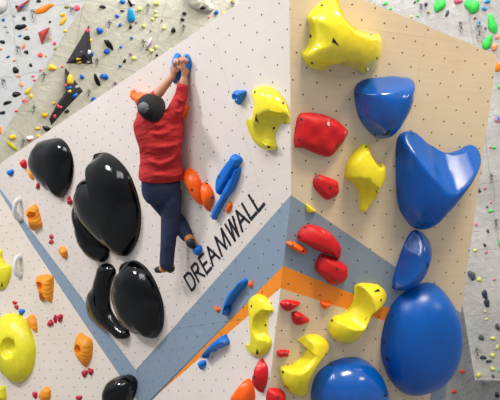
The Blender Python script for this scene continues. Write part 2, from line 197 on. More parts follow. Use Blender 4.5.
HOLDS = [
{"plane":"B","c":[-0.5629,0.0343],"o":[[-0.28,0.151],[-0.266,0.172],[-0.251,0.192],[-0.235,0.211],[-0.218,0.229],[-0.199,0.247],[-0.181,0.264],[-0.163,0.282],[-0.144,0.3],[-0.121,0.313],[-0.095,0.323],[-0.069,0.324],[-0.06,0.303],[-0.055,0.279],[-0.046,0.256],[-0.035,0.233],[-0.022,0.212],[-0.009,0.191],[0.006,0.17],[0.023,0.151],[0.044,0.135],[0.067,0.121],[0.091,0.109],[0.117,0.099],[0.143,0.09],[0.17,0.083],[0.198,0.075],[0.228,0.068],[0.258,0.065],[0.288,0.07],[0.315,0.084],[0.336,0.076],[0.343,0.052],[0.346,0.026],[0.353,-0.0],[0.362,-0.025],[0.369,-0.05],[0.37,-0.076],[0.365,-0.1],[0.355,-0.125],[0.344,-0.148],[0.33,-0.171],[0.314,-0.192],[0.294,-0.21],[0.27,-0.223],[0.243,-0.228],[0.215,-0.224],[0.189,-0.209],[0.163,-0.197],[0.135,-0.19],[0.106,-0.184],[0.078,-0.18],[0.049,-0.178],[0.021,-0.18],[-0.007,-0.186],[-0.033,-0.194],[-0.058,-0.205],[-0.079,-0.221],[-0.097,-0.239],[-0.124,-0.244],[-0.152,-0.243],[-0.179,-0.239],[-0.205,-0.232],[-0.23,-0.22],[-0.251,-0.204],[-0.268,-0.185],[-0.283,-0.164],[-0.293,-0.142],[-0.294,-0.117],[-0.277,-0.099],[-0.262,-0.078],[-0.25,-0.057],[-0.246,-0.032],[-0.247,-0.008],[-0.249,0.017],[-0.253,0.041],[-0.261,0.064],[-0.273,0.086],[-0.286,0.107],[-0.291,0.129]],"s":[[0.0043,0.0133]],"h":0.24,"p":7,"q":2,"f":[["dome",[0.0,0.0],[0.3559,-0.1251],[-0.0951,-0.2705],0.62],["scoop",[-0.3575,-0.0128],[0.1273,0.0152],[0.0226,-0.1479],0.28,0.8],["scoop",[0.1876,0.2573],[0.3082,0.0409],[0.0404,-0.2222],0.3,0.8],["scoop",[0.0186,-0.2926],[0.221,0.0219],[0.0225,-0.1331],0.3,0.8]],"m":"yellow","g":0.16,"ck":0,"lu":0,"sd":30,"rb":0,"lb":-1,"l":"large glossy yellow hold with three scooped sides at the top of the tan plywood face","lo":[[[-0.1633,0.0077,0.2077],[-0.1433,-0.0147,0.217],[-0.1069,-0.0531,0.2225],[-0.1464,-0.0331,0.2132],[-0.163,-0.0314,0.2037]]],"bo":[[-0.2451,-0.0022,0.0065,-0.9477,-0.0863,0.3073],[-0.2275,-0.1943,0.0583,-0.5086,-0.685,0.5215],[-0.2104,0.2222,0.0556,-0.629,0.7168,0.301],[0.0259,-0.1668,0.0624,0.0296,-0.9937,0.1081],[0.2573,-0.0989,0.1498,0.596,-0.2535,0.7619]],"gr":None,"sm":0},
{"plane":"B","c":[-0.1114,-0.4045],"o":[[-0.258,0.049],[-0.262,0.067],[-0.261,0.086],[-0.256,0.104],[-0.248,0.121],[-0.236,0.136],[-0.221,0.148],[-0.205,0.158],[-0.188,0.167],[-0.169,0.173],[-0.151,0.179],[-0.132,0.184],[-0.112,0.188],[-0.093,0.192],[-0.073,0.196],[-0.053,0.2],[-0.033,0.203],[-0.014,0.206],[0.006,0.21],[0.026,0.214],[0.046,0.217],[0.066,0.22],[0.086,0.221],[0.106,0.221],[0.127,0.22],[0.149,0.222],[0.172,0.224],[0.196,0.224],[0.216,0.215],[0.225,0.196],[0.224,0.174],[0.223,0.152],[0.224,0.132],[0.228,0.112],[0.231,0.092],[0.232,0.073],[0.231,0.053],[0.229,0.033],[0.227,0.014],[0.223,-0.005],[0.218,-0.024],[0.212,-0.043],[0.206,-0.062],[0.199,-0.08],[0.191,-0.098],[0.183,-0.116],[0.175,-0.134],[0.165,-0.151],[0.156,-0.168],[0.146,-0.186],[0.136,-0.203],[0.126,-0.219],[0.113,-0.235],[0.1,-0.25],[0.085,-0.264],[0.068,-0.276],[0.048,-0.281],[0.026,-0.279],[0.005,-0.274],[-0.015,-0.267],[-0.034,-0.26],[-0.051,-0.25],[-0.068,-0.239],[-0.084,-0.227],[-0.1,-0.215],[-0.115,-0.203],[-0.13,-0.19],[-0.145,-0.176],[-0.158,-0.161],[-0.171,-0.146],[-0.182,-0.13],[-0.193,-0.114],[-0.202,-0.097],[-0.211,-0.079],[-0.219,-0.061],[-0.227,-0.043],[-0.235,-0.025],[-0.241,-0.007],[-0.247,0.012],[-0.253,0.03]],"s":[[0.0,0.0]],"h":0.25,"p":2.5,"q":1.8,"f":[["shelf",[[-0.2962,0.0902],[-0.1814,0.1729],[-0.035,0.2178],[0.1169,0.2443],[0.2679,0.2433]],2.2,0.012]],"m":"blue","g":0.2,"ck":0,"lu":0,"sd":17,"rb":0,"lb":-1,"l":"blue dome hold with flat light top edge and pointed bottom, below top yellow hold","lo":[[[-0.0176,-0.2445,0.1077],[-0.0152,-0.207,0.1682],[-0.0016,-0.1817,0.1981],[0.0121,-0.2323,0.1459],[-0.0042,-0.2376,0.1295]]],"bo":[[-0.2548,0.0486,0.0346,-0.9683,-0.2359,0.0815],[-0.1837,-0.1235,0.0329,-0.8475,-0.5253,0.0764],[-0.0485,-0.2437,0.0545,-0.465,-0.8583,0.2171]],"gr":None,"sm":0},
{"plane":"B","c":[0.4336,-0.9556],"o":[[-0.353,0.264],[-0.35,0.293],[-0.335,0.318],[-0.31,0.336],[-0.281,0.348],[-0.25,0.353],[-0.218,0.351],[-0.188,0.342],[-0.16,0.326],[-0.134,0.307],[-0.107,0.29],[-0.079,0.274],[-0.05,0.26],[-0.019,0.249],[0.012,0.238],[0.045,0.224],[0.081,0.209],[0.12,0.2],[0.159,0.2],[0.193,0.207],[0.222,0.218],[0.25,0.225],[0.277,0.237],[0.306,0.258],[0.342,0.278],[0.383,0.283],[0.421,0.269],[0.441,0.238],[0.44,0.199],[0.425,0.163],[0.404,0.13],[0.386,0.099],[0.372,0.069],[0.362,0.039],[0.35,0.01],[0.336,-0.017],[0.32,-0.045],[0.303,-0.072],[0.287,-0.099],[0.27,-0.126],[0.254,-0.153],[0.236,-0.18],[0.218,-0.206],[0.2,-0.232],[0.182,-0.257],[0.163,-0.283],[0.144,-0.307],[0.122,-0.329],[0.101,-0.351],[0.08,-0.375],[0.062,-0.401],[0.042,-0.428],[0.019,-0.45],[-0.011,-0.46],[-0.043,-0.455],[-0.074,-0.439],[-0.102,-0.419],[-0.127,-0.397],[-0.15,-0.376],[-0.173,-0.354],[-0.193,-0.331],[-0.212,-0.306],[-0.228,-0.28],[-0.241,-0.252],[-0.252,-0.223],[-0.262,-0.194],[-0.271,-0.163],[-0.279,-0.133],[-0.287,-0.102],[-0.295,-0.072],[-0.303,-0.041],[-0.309,-0.011],[-0.316,0.02],[-0.322,0.05],[-0.328,0.081],[-0.333,0.112],[-0.339,0.142],[-0.344,0.172],[-0.348,0.203],[-0.352,0.233]],"s":[[0.0,0.0]],"h":0.34,"p":3,"q":1.8,"f":[["shelf",[[-0.3947,0.3473],[-0.2751,0.3852],[-0.1223,0.3296],[-0.0148,0.251],[0.0852,0.2284],[0.1918,0.2813],[0.3007,0.3265],[0.4152,0.2967]],1.05,0.012]],"m":"blue","g":0.25,"ck":0,"lu":0,"sd":21,"rb":0,"lb":-1,"l":"big blue hold with a saddle-shaped upper lip, near the right edge of the tan face","lo":[[[-0.0819,-0.4127,0.1182],[-0.0853,-0.3732,0.1846],[-0.0815,-0.3521,0.2153],[-0.0681,-0.401,0.1603]]],"bo":[[-0.2469,0.3346,0.0415,0.2492,0.699,0.6703],[-0.3399,0.164,0.0321,-0.9843,-0.1617,0.0707],[-0.2774,-0.1337,0.0165,-0.9633,-0.2594,0.069]],"gr":None,"sm":0},
{"plane":"B","c":[0.4121,-1.6995],"o":[[0.005,0.273],[0.022,0.272],[0.039,0.268],[0.055,0.262],[0.071,0.253],[0.085,0.242],[0.099,0.231],[0.113,0.219],[0.125,0.205],[0.136,0.19],[0.144,0.174],[0.151,0.158],[0.156,0.141],[0.16,0.124],[0.162,0.107],[0.162,0.089],[0.161,0.072],[0.16,0.055],[0.158,0.038],[0.157,0.021],[0.156,0.004],[0.154,-0.013],[0.15,-0.03],[0.147,-0.046],[0.142,-0.063],[0.138,-0.079],[0.132,-0.095],[0.126,-0.111],[0.119,-0.126],[0.11,-0.141],[0.101,-0.156],[0.09,-0.169],[0.08,-0.183],[0.068,-0.196],[0.056,-0.208],[0.043,-0.221],[0.03,-0.232],[0.015,-0.243],[-0.001,-0.251],[-0.018,-0.257],[-0.037,-0.259],[-0.055,-0.26],[-0.074,-0.26],[-0.092,-0.258],[-0.109,-0.255],[-0.124,-0.25],[-0.136,-0.242],[-0.141,-0.227],[-0.141,-0.21],[-0.142,-0.193],[-0.144,-0.177],[-0.145,-0.161],[-0.144,-0.144],[-0.142,-0.127],[-0.14,-0.11],[-0.138,-0.094],[-0.136,-0.077],[-0.134,-0.06],[-0.132,-0.043],[-0.129,-0.027],[-0.126,-0.01],[-0.123,0.007],[-0.12,0.023],[-0.117,0.04],[-0.114,0.057],[-0.111,0.073],[-0.108,0.089],[-0.104,0.106],[-0.1,0.122],[-0.096,0.138],[-0.092,0.155],[-0.087,0.171],[-0.082,0.187],[-0.076,0.202],[-0.07,0.218],[-0.062,0.233],[-0.053,0.247],[-0.042,0.259],[-0.028,0.267],[-0.012,0.272]],"s":[[0.0,0.0]],"h":0.2,"p":2,"q":1.6,"f":[["shelf",[[-0.0224,0.2823],[-0.1151,0.1131],[-0.1638,-0.2165]],2.0,0.008]],"m":"blue","g":0.22,"ck":0,"lu":0,"sd":12,"rb":0,"lb":-1,"l":"blue lens-shaped hold with a lengthwise ridge, standing on the largest blue dome","lo":[[[0.0275,0.0543,0.1957],[0.0541,0.0215,0.1898],[0.0388,0.0016,0.1957],[0.0266,0.0209,0.2005]]],"bo":[[-0.1386,-0.2241,0.0228,-0.9105,-0.3084,0.2755]],"gr":None,"sm":0},
{"plane":"B","c":[0.6428,-2.4104],"o":[[0.006,0.517],[0.043,0.51],[0.079,0.496],[0.111,0.477],[0.141,0.454],[0.17,0.428],[0.199,0.402],[0.226,0.375],[0.251,0.345],[0.274,0.315],[0.297,0.284],[0.318,0.252],[0.336,0.219],[0.351,0.184],[0.363,0.149],[0.374,0.114],[0.384,0.079],[0.392,0.043],[0.398,0.007],[0.402,-0.029],[0.405,-0.064],[0.405,-0.1],[0.403,-0.136],[0.399,-0.171],[0.393,-0.205],[0.385,-0.24],[0.375,-0.273],[0.363,-0.306],[0.349,-0.338],[0.331,-0.368],[0.311,-0.397],[0.289,-0.425],[0.264,-0.451],[0.235,-0.472],[0.201,-0.488],[0.165,-0.499],[0.128,-0.509],[0.091,-0.519],[0.053,-0.526],[0.014,-0.529],[-0.026,-0.525],[-0.065,-0.515],[-0.102,-0.496],[-0.135,-0.47],[-0.165,-0.443],[-0.194,-0.416],[-0.22,-0.388],[-0.244,-0.36],[-0.266,-0.329],[-0.285,-0.298],[-0.303,-0.266],[-0.321,-0.234],[-0.337,-0.202],[-0.352,-0.169],[-0.364,-0.135],[-0.374,-0.102],[-0.381,-0.068],[-0.385,-0.034],[-0.388,0.0],[-0.39,0.035],[-0.39,0.069],[-0.389,0.102],[-0.387,0.136],[-0.383,0.169],[-0.377,0.202],[-0.369,0.234],[-0.358,0.265],[-0.346,0.296],[-0.331,0.326],[-0.316,0.355],[-0.297,0.381],[-0.274,0.405],[-0.249,0.427],[-0.222,0.448],[-0.194,0.467],[-0.165,0.484],[-0.133,0.498],[-0.1,0.509],[-0.066,0.515],[-0.03,0.518]],"s":[[0.0,0.0]],"h":0.3,"p":3.2,"q":1.7,"f":[],"m":"blue","g":0.3,"ck":0,"lu":0,"sd":19,"rb":0,"lb":-1,"l":"largest blue dome hold, egg-shaped, at the lower right of the wall","lo":[[[-0.3622,-0.1268,0.0576],[-0.3502,-0.1358,0.0899],[-0.3323,-0.1404,0.1279],[-0.3475,-0.1598,0.0683]]],"bo":[[-0.3565,0.2467,0.0523,-0.9075,0.3126,0.2807],[-0.3834,-0.002,0.043,-0.9903,-0.0894,0.1066],[-0.3132,-0.2406,0.0341,-0.8731,-0.4753,0.1085]],"gr":None,"sm":0},
{"plane":"B","c":[0.007,-2.8665],"o":[[0.013,0.307],[0.039,0.303],[0.065,0.296],[0.091,0.287],[0.117,0.277],[0.142,0.266],[0.167,0.252],[0.19,0.236],[0.213,0.219],[0.235,0.2],[0.255,0.18],[0.275,0.159],[0.294,0.137],[0.312,0.114],[0.328,0.089],[0.342,0.065],[0.357,0.04],[0.372,0.014],[0.385,-0.012],[0.392,-0.039],[0.391,-0.067],[0.386,-0.094],[0.381,-0.12],[0.374,-0.145],[0.363,-0.169],[0.349,-0.19],[0.331,-0.208],[0.31,-0.224],[0.287,-0.237],[0.264,-0.249],[0.24,-0.259],[0.215,-0.268],[0.19,-0.275],[0.164,-0.281],[0.137,-0.285],[0.11,-0.289],[0.083,-0.29],[0.056,-0.291],[0.028,-0.289],[0.001,-0.286],[-0.027,-0.283],[-0.054,-0.279],[-0.081,-0.275],[-0.109,-0.271],[-0.136,-0.265],[-0.162,-0.256],[-0.189,-0.246],[-0.214,-0.234],[-0.239,-0.22],[-0.262,-0.204],[-0.283,-0.186],[-0.301,-0.166],[-0.315,-0.143],[-0.325,-0.119],[-0.333,-0.094],[-0.341,-0.069],[-0.349,-0.044],[-0.353,-0.019],[-0.356,0.006],[-0.356,0.031],[-0.355,0.056],[-0.352,0.08],[-0.349,0.105],[-0.343,0.129],[-0.334,0.151],[-0.323,0.173],[-0.309,0.192],[-0.292,0.21],[-0.275,0.227],[-0.255,0.242],[-0.235,0.255],[-0.212,0.267],[-0.189,0.276],[-0.166,0.285],[-0.142,0.293],[-0.117,0.299],[-0.092,0.304],[-0.066,0.306],[-0.04,0.308],[-0.013,0.308]],"s":[[0.0,0.0]],"h":0.27,"p":2.6,"q":1.8,"f":[],"m":"blue","g":0.2,"ck":0,"lu":0,"sd":15,"rb":0,"lb":-1,"l":"blue round dome hold left of and below the largest blue dome","lo":[[[0.2132,0.0506,0.2229],[0.2763,0.0429,0.1788],[0.2589,0.0203,0.2057]]],"bo":[[-0.2209,0.2586,0.0308,-0.4548,0.8846,0.1031],[0.2309,0.0769,0.195,0.605,0.3987,0.6892]],"gr":None,"sm":0},
{"plane":"B","c":[-0.6214,-0.6853],"o":[[-0.191,0.133],[-0.181,0.144],[-0.166,0.148],[-0.15,0.15],[-0.134,0.152],[-0.118,0.154],[-0.102,0.155],[-0.085,0.156],[-0.069,0.156],[-0.053,0.156],[-0.036,0.155],[-0.02,0.154],[-0.003,0.153],[0.013,0.151],[0.03,0.148],[0.046,0.144],[0.062,0.14],[0.078,0.135],[0.095,0.131],[0.111,0.125],[0.127,0.12],[0.142,0.113],[0.158,0.106],[0.172,0.097],[0.186,0.088],[0.2,0.078],[0.213,0.067],[0.226,0.057],[0.239,0.046],[0.246,0.033],[0.242,0.017],[0.236,0.003],[0.23,-0.011],[0.224,-0.025],[0.217,-0.039],[0.21,-0.052],[0.202,-0.066],[0.194,-0.079],[0.186,-0.092],[0.178,-0.105],[0.169,-0.118],[0.161,-0.13],[0.151,-0.143],[0.141,-0.154],[0.128,-0.164],[0.114,-0.171],[0.097,-0.174],[0.08,-0.173],[0.063,-0.17],[0.046,-0.167],[0.03,-0.163],[0.013,-0.159],[-0.003,-0.154],[-0.019,-0.149],[-0.035,-0.144],[-0.051,-0.139],[-0.067,-0.133],[-0.083,-0.128],[-0.099,-0.123],[-0.115,-0.119],[-0.132,-0.117],[-0.148,-0.117],[-0.164,-0.117],[-0.18,-0.113],[-0.191,-0.102],[-0.198,-0.088],[-0.202,-0.073],[-0.204,-0.058],[-0.205,-0.043],[-0.206,-0.028],[-0.206,-0.013],[-0.206,0.002],[-0.207,0.017],[-0.207,0.031],[-0.207,0.046],[-0.206,0.061],[-0.205,0.076],[-0.203,0.09],[-0.201,0.105],[-0.197,0.119]],"s":[[0.0,0.0]],"h":0.085,"p":5,"q":1.6,"f":[],"m":"red","g":0.5,"ck":1,"lu":0.06,"sd":17,"rb":0,"lb":2,"l":"large red six-sided hold with a chalky upper edge, on tan plywood beside the arete","lo":[],"bo":[[-0.1859,0.1052,0.0389,-0.779,0.2015,0.5937],[-0.1804,-0.052,0.0519,-0.6348,-0.0667,0.7698],[0.0316,0.0897,0.076,0.1628,0.2828,0.9453],[0.1309,-0.0728,0.0762,0.4106,-0.1864,0.8926]],"gr":None,"sm":0},
{"plane":"B","c":[-0.4952,-1.0953],"o":[[-0.114,0.064],[-0.111,0.071],[-0.108,0.078],[-0.103,0.084],[-0.096,0.088],[-0.088,0.091],[-0.08,0.092],[-0.071,0.091],[-0.063,0.091],[-0.054,0.09],[-0.046,0.088],[-0.037,0.087],[-0.028,0.085],[-0.02,0.084],[-0.011,0.082],[-0.003,0.08],[0.006,0.078],[0.015,0.076],[0.023,0.073],[0.032,0.071],[0.04,0.069],[0.049,0.066],[0.057,0.063],[0.065,0.06],[0.074,0.056],[0.082,0.053],[0.09,0.048],[0.097,0.043],[0.102,0.036],[0.105,0.028],[0.106,0.02],[0.107,0.012],[0.109,0.004],[0.112,-0.004],[0.115,-0.012],[0.117,-0.02],[0.119,-0.028],[0.119,-0.036],[0.117,-0.044],[0.114,-0.051],[0.109,-0.057],[0.104,-0.063],[0.098,-0.069],[0.092,-0.075],[0.086,-0.08],[0.079,-0.084],[0.072,-0.088],[0.065,-0.093],[0.058,-0.097],[0.05,-0.101],[0.042,-0.104],[0.034,-0.106],[0.025,-0.105],[0.016,-0.103],[0.008,-0.099],[0.0,-0.095],[-0.008,-0.091],[-0.015,-0.086],[-0.023,-0.081],[-0.03,-0.076],[-0.037,-0.071],[-0.044,-0.066],[-0.051,-0.06],[-0.058,-0.055],[-0.065,-0.049],[-0.071,-0.044],[-0.078,-0.038],[-0.084,-0.032],[-0.09,-0.026],[-0.095,-0.02],[-0.1,-0.013],[-0.105,-0.006],[-0.109,0.002],[-0.112,0.009],[-0.115,0.017],[-0.117,0.025],[-0.118,0.033],[-0.118,0.04],[-0.117,0.048],[-0.116,0.056]],"s":[[0.0,0.0]],"h":0.06,"p":4,"q":1.6,"f":[],"m":"red","g":0.5,"ck":1,"lu":0,"sd":10,"rb":0,"lb":-1,"l":"small red hold on tan plywood just below the large six-sided red hold","lo":[],"bo":[[-0.0939,0.0749,0.0296,-0.6391,0.518,0.5686],[0.0074,0.0029,0.06,0.0011,0.0009,1.0]],"gr":None,"sm":0},
{"plane":"B","c":[-0.1711,-0.9902],"o":[[0.007,0.244],[0.011,0.229],[0.017,0.213],[0.025,0.199],[0.034,0.185],[0.044,0.172],[0.055,0.158],[0.065,0.141],[0.074,0.121],[0.087,0.104],[0.106,0.1],[0.129,0.107],[0.153,0.113],[0.169,0.105],[0.176,0.089],[0.179,0.07],[0.178,0.051],[0.176,0.032],[0.173,0.015],[0.168,-0.003],[0.16,-0.019],[0.15,-0.034],[0.138,-0.049],[0.127,-0.063],[0.116,-0.077],[0.107,-0.092],[0.099,-0.107],[0.091,-0.122],[0.085,-0.138],[0.081,-0.155],[0.078,-0.173],[0.076,-0.191],[0.073,-0.209],[0.068,-0.226],[0.061,-0.242],[0.054,-0.26],[0.047,-0.278],[0.036,-0.291],[0.022,-0.289],[0.01,-0.273],[0.003,-0.257],[0.001,-0.243],[0.004,-0.228],[0.004,-0.213],[-0.001,-0.195],[-0.008,-0.176],[-0.015,-0.158],[-0.021,-0.14],[-0.029,-0.122],[-0.04,-0.106],[-0.053,-0.092],[-0.068,-0.079],[-0.084,-0.068],[-0.099,-0.058],[-0.116,-0.05],[-0.133,-0.046],[-0.15,-0.041],[-0.163,-0.032],[-0.171,-0.016],[-0.174,0.0],[-0.176,0.017],[-0.177,0.034],[-0.177,0.051],[-0.175,0.068],[-0.172,0.084],[-0.167,0.1],[-0.161,0.116],[-0.155,0.132],[-0.147,0.147],[-0.139,0.162],[-0.13,0.176],[-0.12,0.19],[-0.11,0.202],[-0.098,0.214],[-0.086,0.226],[-0.072,0.236],[-0.058,0.244],[-0.042,0.251],[-0.024,0.256],[-0.004,0.257]],"s":[[-0.0519,0.1449],[-0.001,0.0056],[0.0272,-0.1462]],"h":0.17,"p":6,"q":2,"f":[["dome",[0.0,0.0],[0.0668,-0.2834],[0.187,0.0441],0.6],["scoop",[-0.1005,-0.1654],[0.1697,0.0235],[0.0283,-0.1629],0.16,0.8],["scoop",[0.0848,0.2243],[0.1281,0.0083],[0.0252,-0.1356],0.12,0.8]],"m":"yellow","g":0.25,"ck":0,"lu":0,"sd":18,"rb":0,"lb":-1,"l":"yellow hold with two hooked points and a central ridge, between red and blue holds","lo":[[[0.0412,-0.0832,0.1469],[0.0467,-0.0463,0.1665],[0.0609,-0.0714,0.16],[0.0541,-0.1087,0.1426]]],"bo":[[-0.0523,0.2387,0.0559,-0.2104,0.9414,0.2637]],"gr":None,"sm":0},
{"plane":"B","c":[-0.4715,-1.5388],"o":[[-0.213,0.044],[-0.211,0.056],[-0.207,0.067],[-0.201,0.078],[-0.195,0.088],[-0.187,0.097],[-0.179,0.106],[-0.17,0.114],[-0.16,0.121],[-0.149,0.127],[-0.137,0.131],[-0.124,0.133],[-0.111,0.133],[-0.098,0.132],[-0.085,0.13],[-0.072,0.127],[-0.058,0.124],[-0.045,0.121],[-0.032,0.118],[-0.019,0.114],[-0.006,0.11],[0.007,0.105],[0.02,0.1],[0.033,0.095],[0.046,0.089],[0.058,0.082],[0.07,0.075],[0.081,0.067],[0.093,0.059],[0.103,0.05],[0.114,0.041],[0.124,0.031],[0.134,0.022],[0.144,0.012],[0.154,0.002],[0.164,-0.008],[0.173,-0.018],[0.181,-0.03],[0.188,-0.041],[0.193,-0.054],[0.196,-0.066],[0.198,-0.079],[0.199,-0.092],[0.2,-0.105],[0.199,-0.117],[0.198,-0.13],[0.193,-0.142],[0.182,-0.148],[0.168,-0.146],[0.157,-0.138],[0.145,-0.129],[0.133,-0.122],[0.119,-0.117],[0.105,-0.113],[0.092,-0.11],[0.078,-0.107],[0.064,-0.103],[0.051,-0.1],[0.037,-0.097],[0.024,-0.093],[0.01,-0.09],[-0.003,-0.086],[-0.016,-0.081],[-0.029,-0.075],[-0.041,-0.07],[-0.054,-0.064],[-0.066,-0.057],[-0.079,-0.051],[-0.091,-0.044],[-0.103,-0.038],[-0.115,-0.032],[-0.127,-0.026],[-0.14,-0.02],[-0.153,-0.015],[-0.165,-0.01],[-0.178,-0.004],[-0.19,0.002],[-0.201,0.01],[-0.209,0.02],[-0.213,0.032]],"s":[[0.0,0.0]],"h":0.1,"p":3,"q":1.6,"f":[],"m":"red","g":0.5,"ck":1,"lu":0,"sd":13,"rb":0,"lb":-1,"l":"long red hold with chalk on its top, upper of two on the grey band","lo":[],"bo":[[-0.1626,0.1124,0.0203,-0.5532,0.735,0.3921],[0.1412,-0.0673,0.076,0.5651,0.0184,0.8248],[-0.2027,0.0362,0.0283,-0.9052,0.0039,0.4249]],"gr":None,"sm":0},
{"plane":"B","c":[-0.3391,-1.7737],"o":[[-0.151,0.025],[-0.151,0.035],[-0.15,0.045],[-0.147,0.055],[-0.144,0.064],[-0.141,0.074],[-0.137,0.083],[-0.134,0.092],[-0.13,0.102],[-0.126,0.111],[-0.12,0.119],[-0.113,0.126],[-0.104,0.13],[-0.093,0.13],[-0.082,0.127],[-0.072,0.124],[-0.061,0.12],[-0.05,0.117],[-0.039,0.114],[-0.029,0.111],[-0.018,0.108],[-0.007,0.105],[0.004,0.101],[0.014,0.097],[0.025,0.093],[0.035,0.089],[0.046,0.084],[0.056,0.079],[0.066,0.073],[0.076,0.068],[0.086,0.062],[0.096,0.056],[0.106,0.05],[0.116,0.044],[0.126,0.038],[0.136,0.031],[0.142,0.022],[0.145,0.011],[0.146,0.0],[0.149,-0.01],[0.152,-0.021],[0.154,-0.032],[0.155,-0.042],[0.155,-0.053],[0.153,-0.063],[0.149,-0.073],[0.144,-0.081],[0.138,-0.09],[0.131,-0.098],[0.124,-0.105],[0.116,-0.112],[0.108,-0.118],[0.099,-0.123],[0.089,-0.128],[0.078,-0.13],[0.067,-0.132],[0.056,-0.132],[0.044,-0.131],[0.033,-0.13],[0.021,-0.127],[0.01,-0.123],[0.0,-0.118],[-0.01,-0.112],[-0.019,-0.105],[-0.029,-0.098],[-0.038,-0.092],[-0.047,-0.085],[-0.056,-0.078],[-0.066,-0.071],[-0.075,-0.065],[-0.084,-0.058],[-0.093,-0.051],[-0.102,-0.044],[-0.11,-0.037],[-0.119,-0.029],[-0.127,-0.022],[-0.134,-0.013],[-0.141,-0.005],[-0.147,0.004],[-0.15,0.014]],"s":[[0.0,0.0]],"h":0.1,"p":3.4,"q":1.6,"f":[],"m":"red","g":0.45,"ck":0,"lu":0,"sd":12,"rb":0,"lb":-1,"l":"rounded red hold directly under the long chalky red hold on the grey band","lo":[],"bo":[[-0.108,0.113,0.0398,-0.6256,0.6071,0.4899],[-0.1419,0.0316,0.035,-0.8919,0.03,0.4512],[0.0015,0.0325,0.0986,0.0748,0.2073,0.9754],[0.0224,-0.0814,0.0863,-0.0749,-0.5515,0.8308]],"gr":None,"sm":0},
{"plane":"B","c":[-0.6711,-1.5967],"o":[[-0.098,0.035],[-0.1,0.04],[-0.097,0.044],[-0.092,0.047],[-0.087,0.049],[-0.082,0.05],[-0.076,0.05],[-0.071,0.05],[-0.065,0.049],[-0.059,0.049],[-0.053,0.048],[-0.048,0.046],[-0.042,0.045],[-0.036,0.044],[-0.031,0.042],[-0.025,0.041],[-0.02,0.039],[-0.014,0.037],[-0.008,0.035],[-0.003,0.033],[0.003,0.031],[0.008,0.029],[0.014,0.027],[0.019,0.025],[0.025,0.023],[0.03,0.021],[0.036,0.018],[0.041,0.016],[0.046,0.013],[0.052,0.011],[0.057,0.008],[0.062,0.005],[0.067,0.002],[0.072,-0.001],[0.077,-0.005],[0.081,-0.009],[0.085,-0.014],[0.089,-0.019],[0.092,-0.024],[0.094,-0.029],[0.095,-0.034],[0.096,-0.04],[0.095,-0.045],[0.091,-0.049],[0.087,-0.052],[0.081,-0.053],[0.076,-0.053],[0.07,-0.054],[0.064,-0.053],[0.058,-0.053],[0.052,-0.052],[0.047,-0.051],[0.041,-0.05],[0.035,-0.048],[0.03,-0.046],[0.024,-0.044],[0.018,-0.042],[0.013,-0.04],[0.007,-0.038],[0.002,-0.035],[-0.003,-0.033],[-0.009,-0.03],[-0.014,-0.027],[-0.019,-0.025],[-0.025,-0.022],[-0.03,-0.019],[-0.035,-0.016],[-0.04,-0.013],[-0.045,-0.01],[-0.05,-0.007],[-0.055,-0.003],[-0.059,0.0],[-0.064,0.004],[-0.069,0.007],[-0.074,0.011],[-0.078,0.014],[-0.083,0.018],[-0.087,0.022],[-0.091,0.026],[-0.095,0.03]],"s":[[0.0,0.0]],"h":0.05,"p":2.5,"q":1.6,"f":[],"m":"orange","g":0.4,"ck":0,"lu":0,"sd":8,"rb":0,"lb":-1,"l":"thin orange hold at the left end of the grey band, beside the arete","lo":[],"bo":[[-0.0548,0.031,0.039,-0.0977,0.6026,0.7921],[0.0353,-0.0142,0.0472,0.2009,0.0102,0.9796]],"gr":None,"sm":0},
{"plane":"B","c":[-0.6042,-1.2795],"o":[[-0.044,0.038],[-0.042,0.04],[-0.038,0.04],[-0.035,0.039],[-0.032,0.038],[-0.029,0.037],[-0.026,0.036],[-0.023,0.034],[-0.02,0.032],[-0.017,0.031],[-0.014,0.029],[-0.011,0.028],[-0.008,0.026],[-0.005,0.024],[-0.002,0.022],[0.001,0.021],[0.004,0.019],[0.007,0.017],[0.01,0.015],[0.013,0.014],[0.016,0.012],[0.019,0.01],[0.021,0.008],[0.024,0.006],[0.027,0.004],[0.03,0.002],[0.033,0.0],[0.036,-0.002],[0.038,-0.004],[0.041,-0.006],[0.044,-0.008],[0.047,-0.01],[0.049,-0.012],[0.052,-0.014],[0.054,-0.017],[0.055,-0.02],[0.054,-0.023],[0.051,-0.024],[0.048,-0.025],[0.045,-0.026],[0.042,-0.026],[0.038,-0.026],[0.035,-0.026],[0.032,-0.026],[0.028,-0.026],[0.025,-0.026],[0.021,-0.026],[0.018,-0.026],[0.015,-0.027],[0.012,-0.028],[0.009,-0.029],[0.005,-0.03],[0.002,-0.03],[-0.001,-0.031],[-0.004,-0.031],[-0.008,-0.031],[-0.011,-0.03],[-0.014,-0.029],[-0.017,-0.026],[-0.019,-0.024],[-0.021,-0.021],[-0.023,-0.019],[-0.024,-0.016],[-0.026,-0.013],[-0.028,-0.01],[-0.029,-0.007],[-0.03,-0.004],[-0.032,-0.001],[-0.033,0.001],[-0.034,0.004],[-0.036,0.007],[-0.037,0.01],[-0.038,0.013],[-0.039,0.016],[-0.04,0.019],[-0.041,0.022],[-0.042,0.025],[-0.043,0.029],[-0.043,0.032],[-0.044,0.035]],"s":[[0.0,0.0]],"h":0.03,"p":3,"q":1.5,"f":[],"m":"yellow","g":0.5,"ck":0,"lu":0,"sd":5,"rb":0,"lb":-1,"l":"tiny yellow chip hold on the upper edge of the grey band","lo":[],"bo":[],"gr":None,"sm":0},
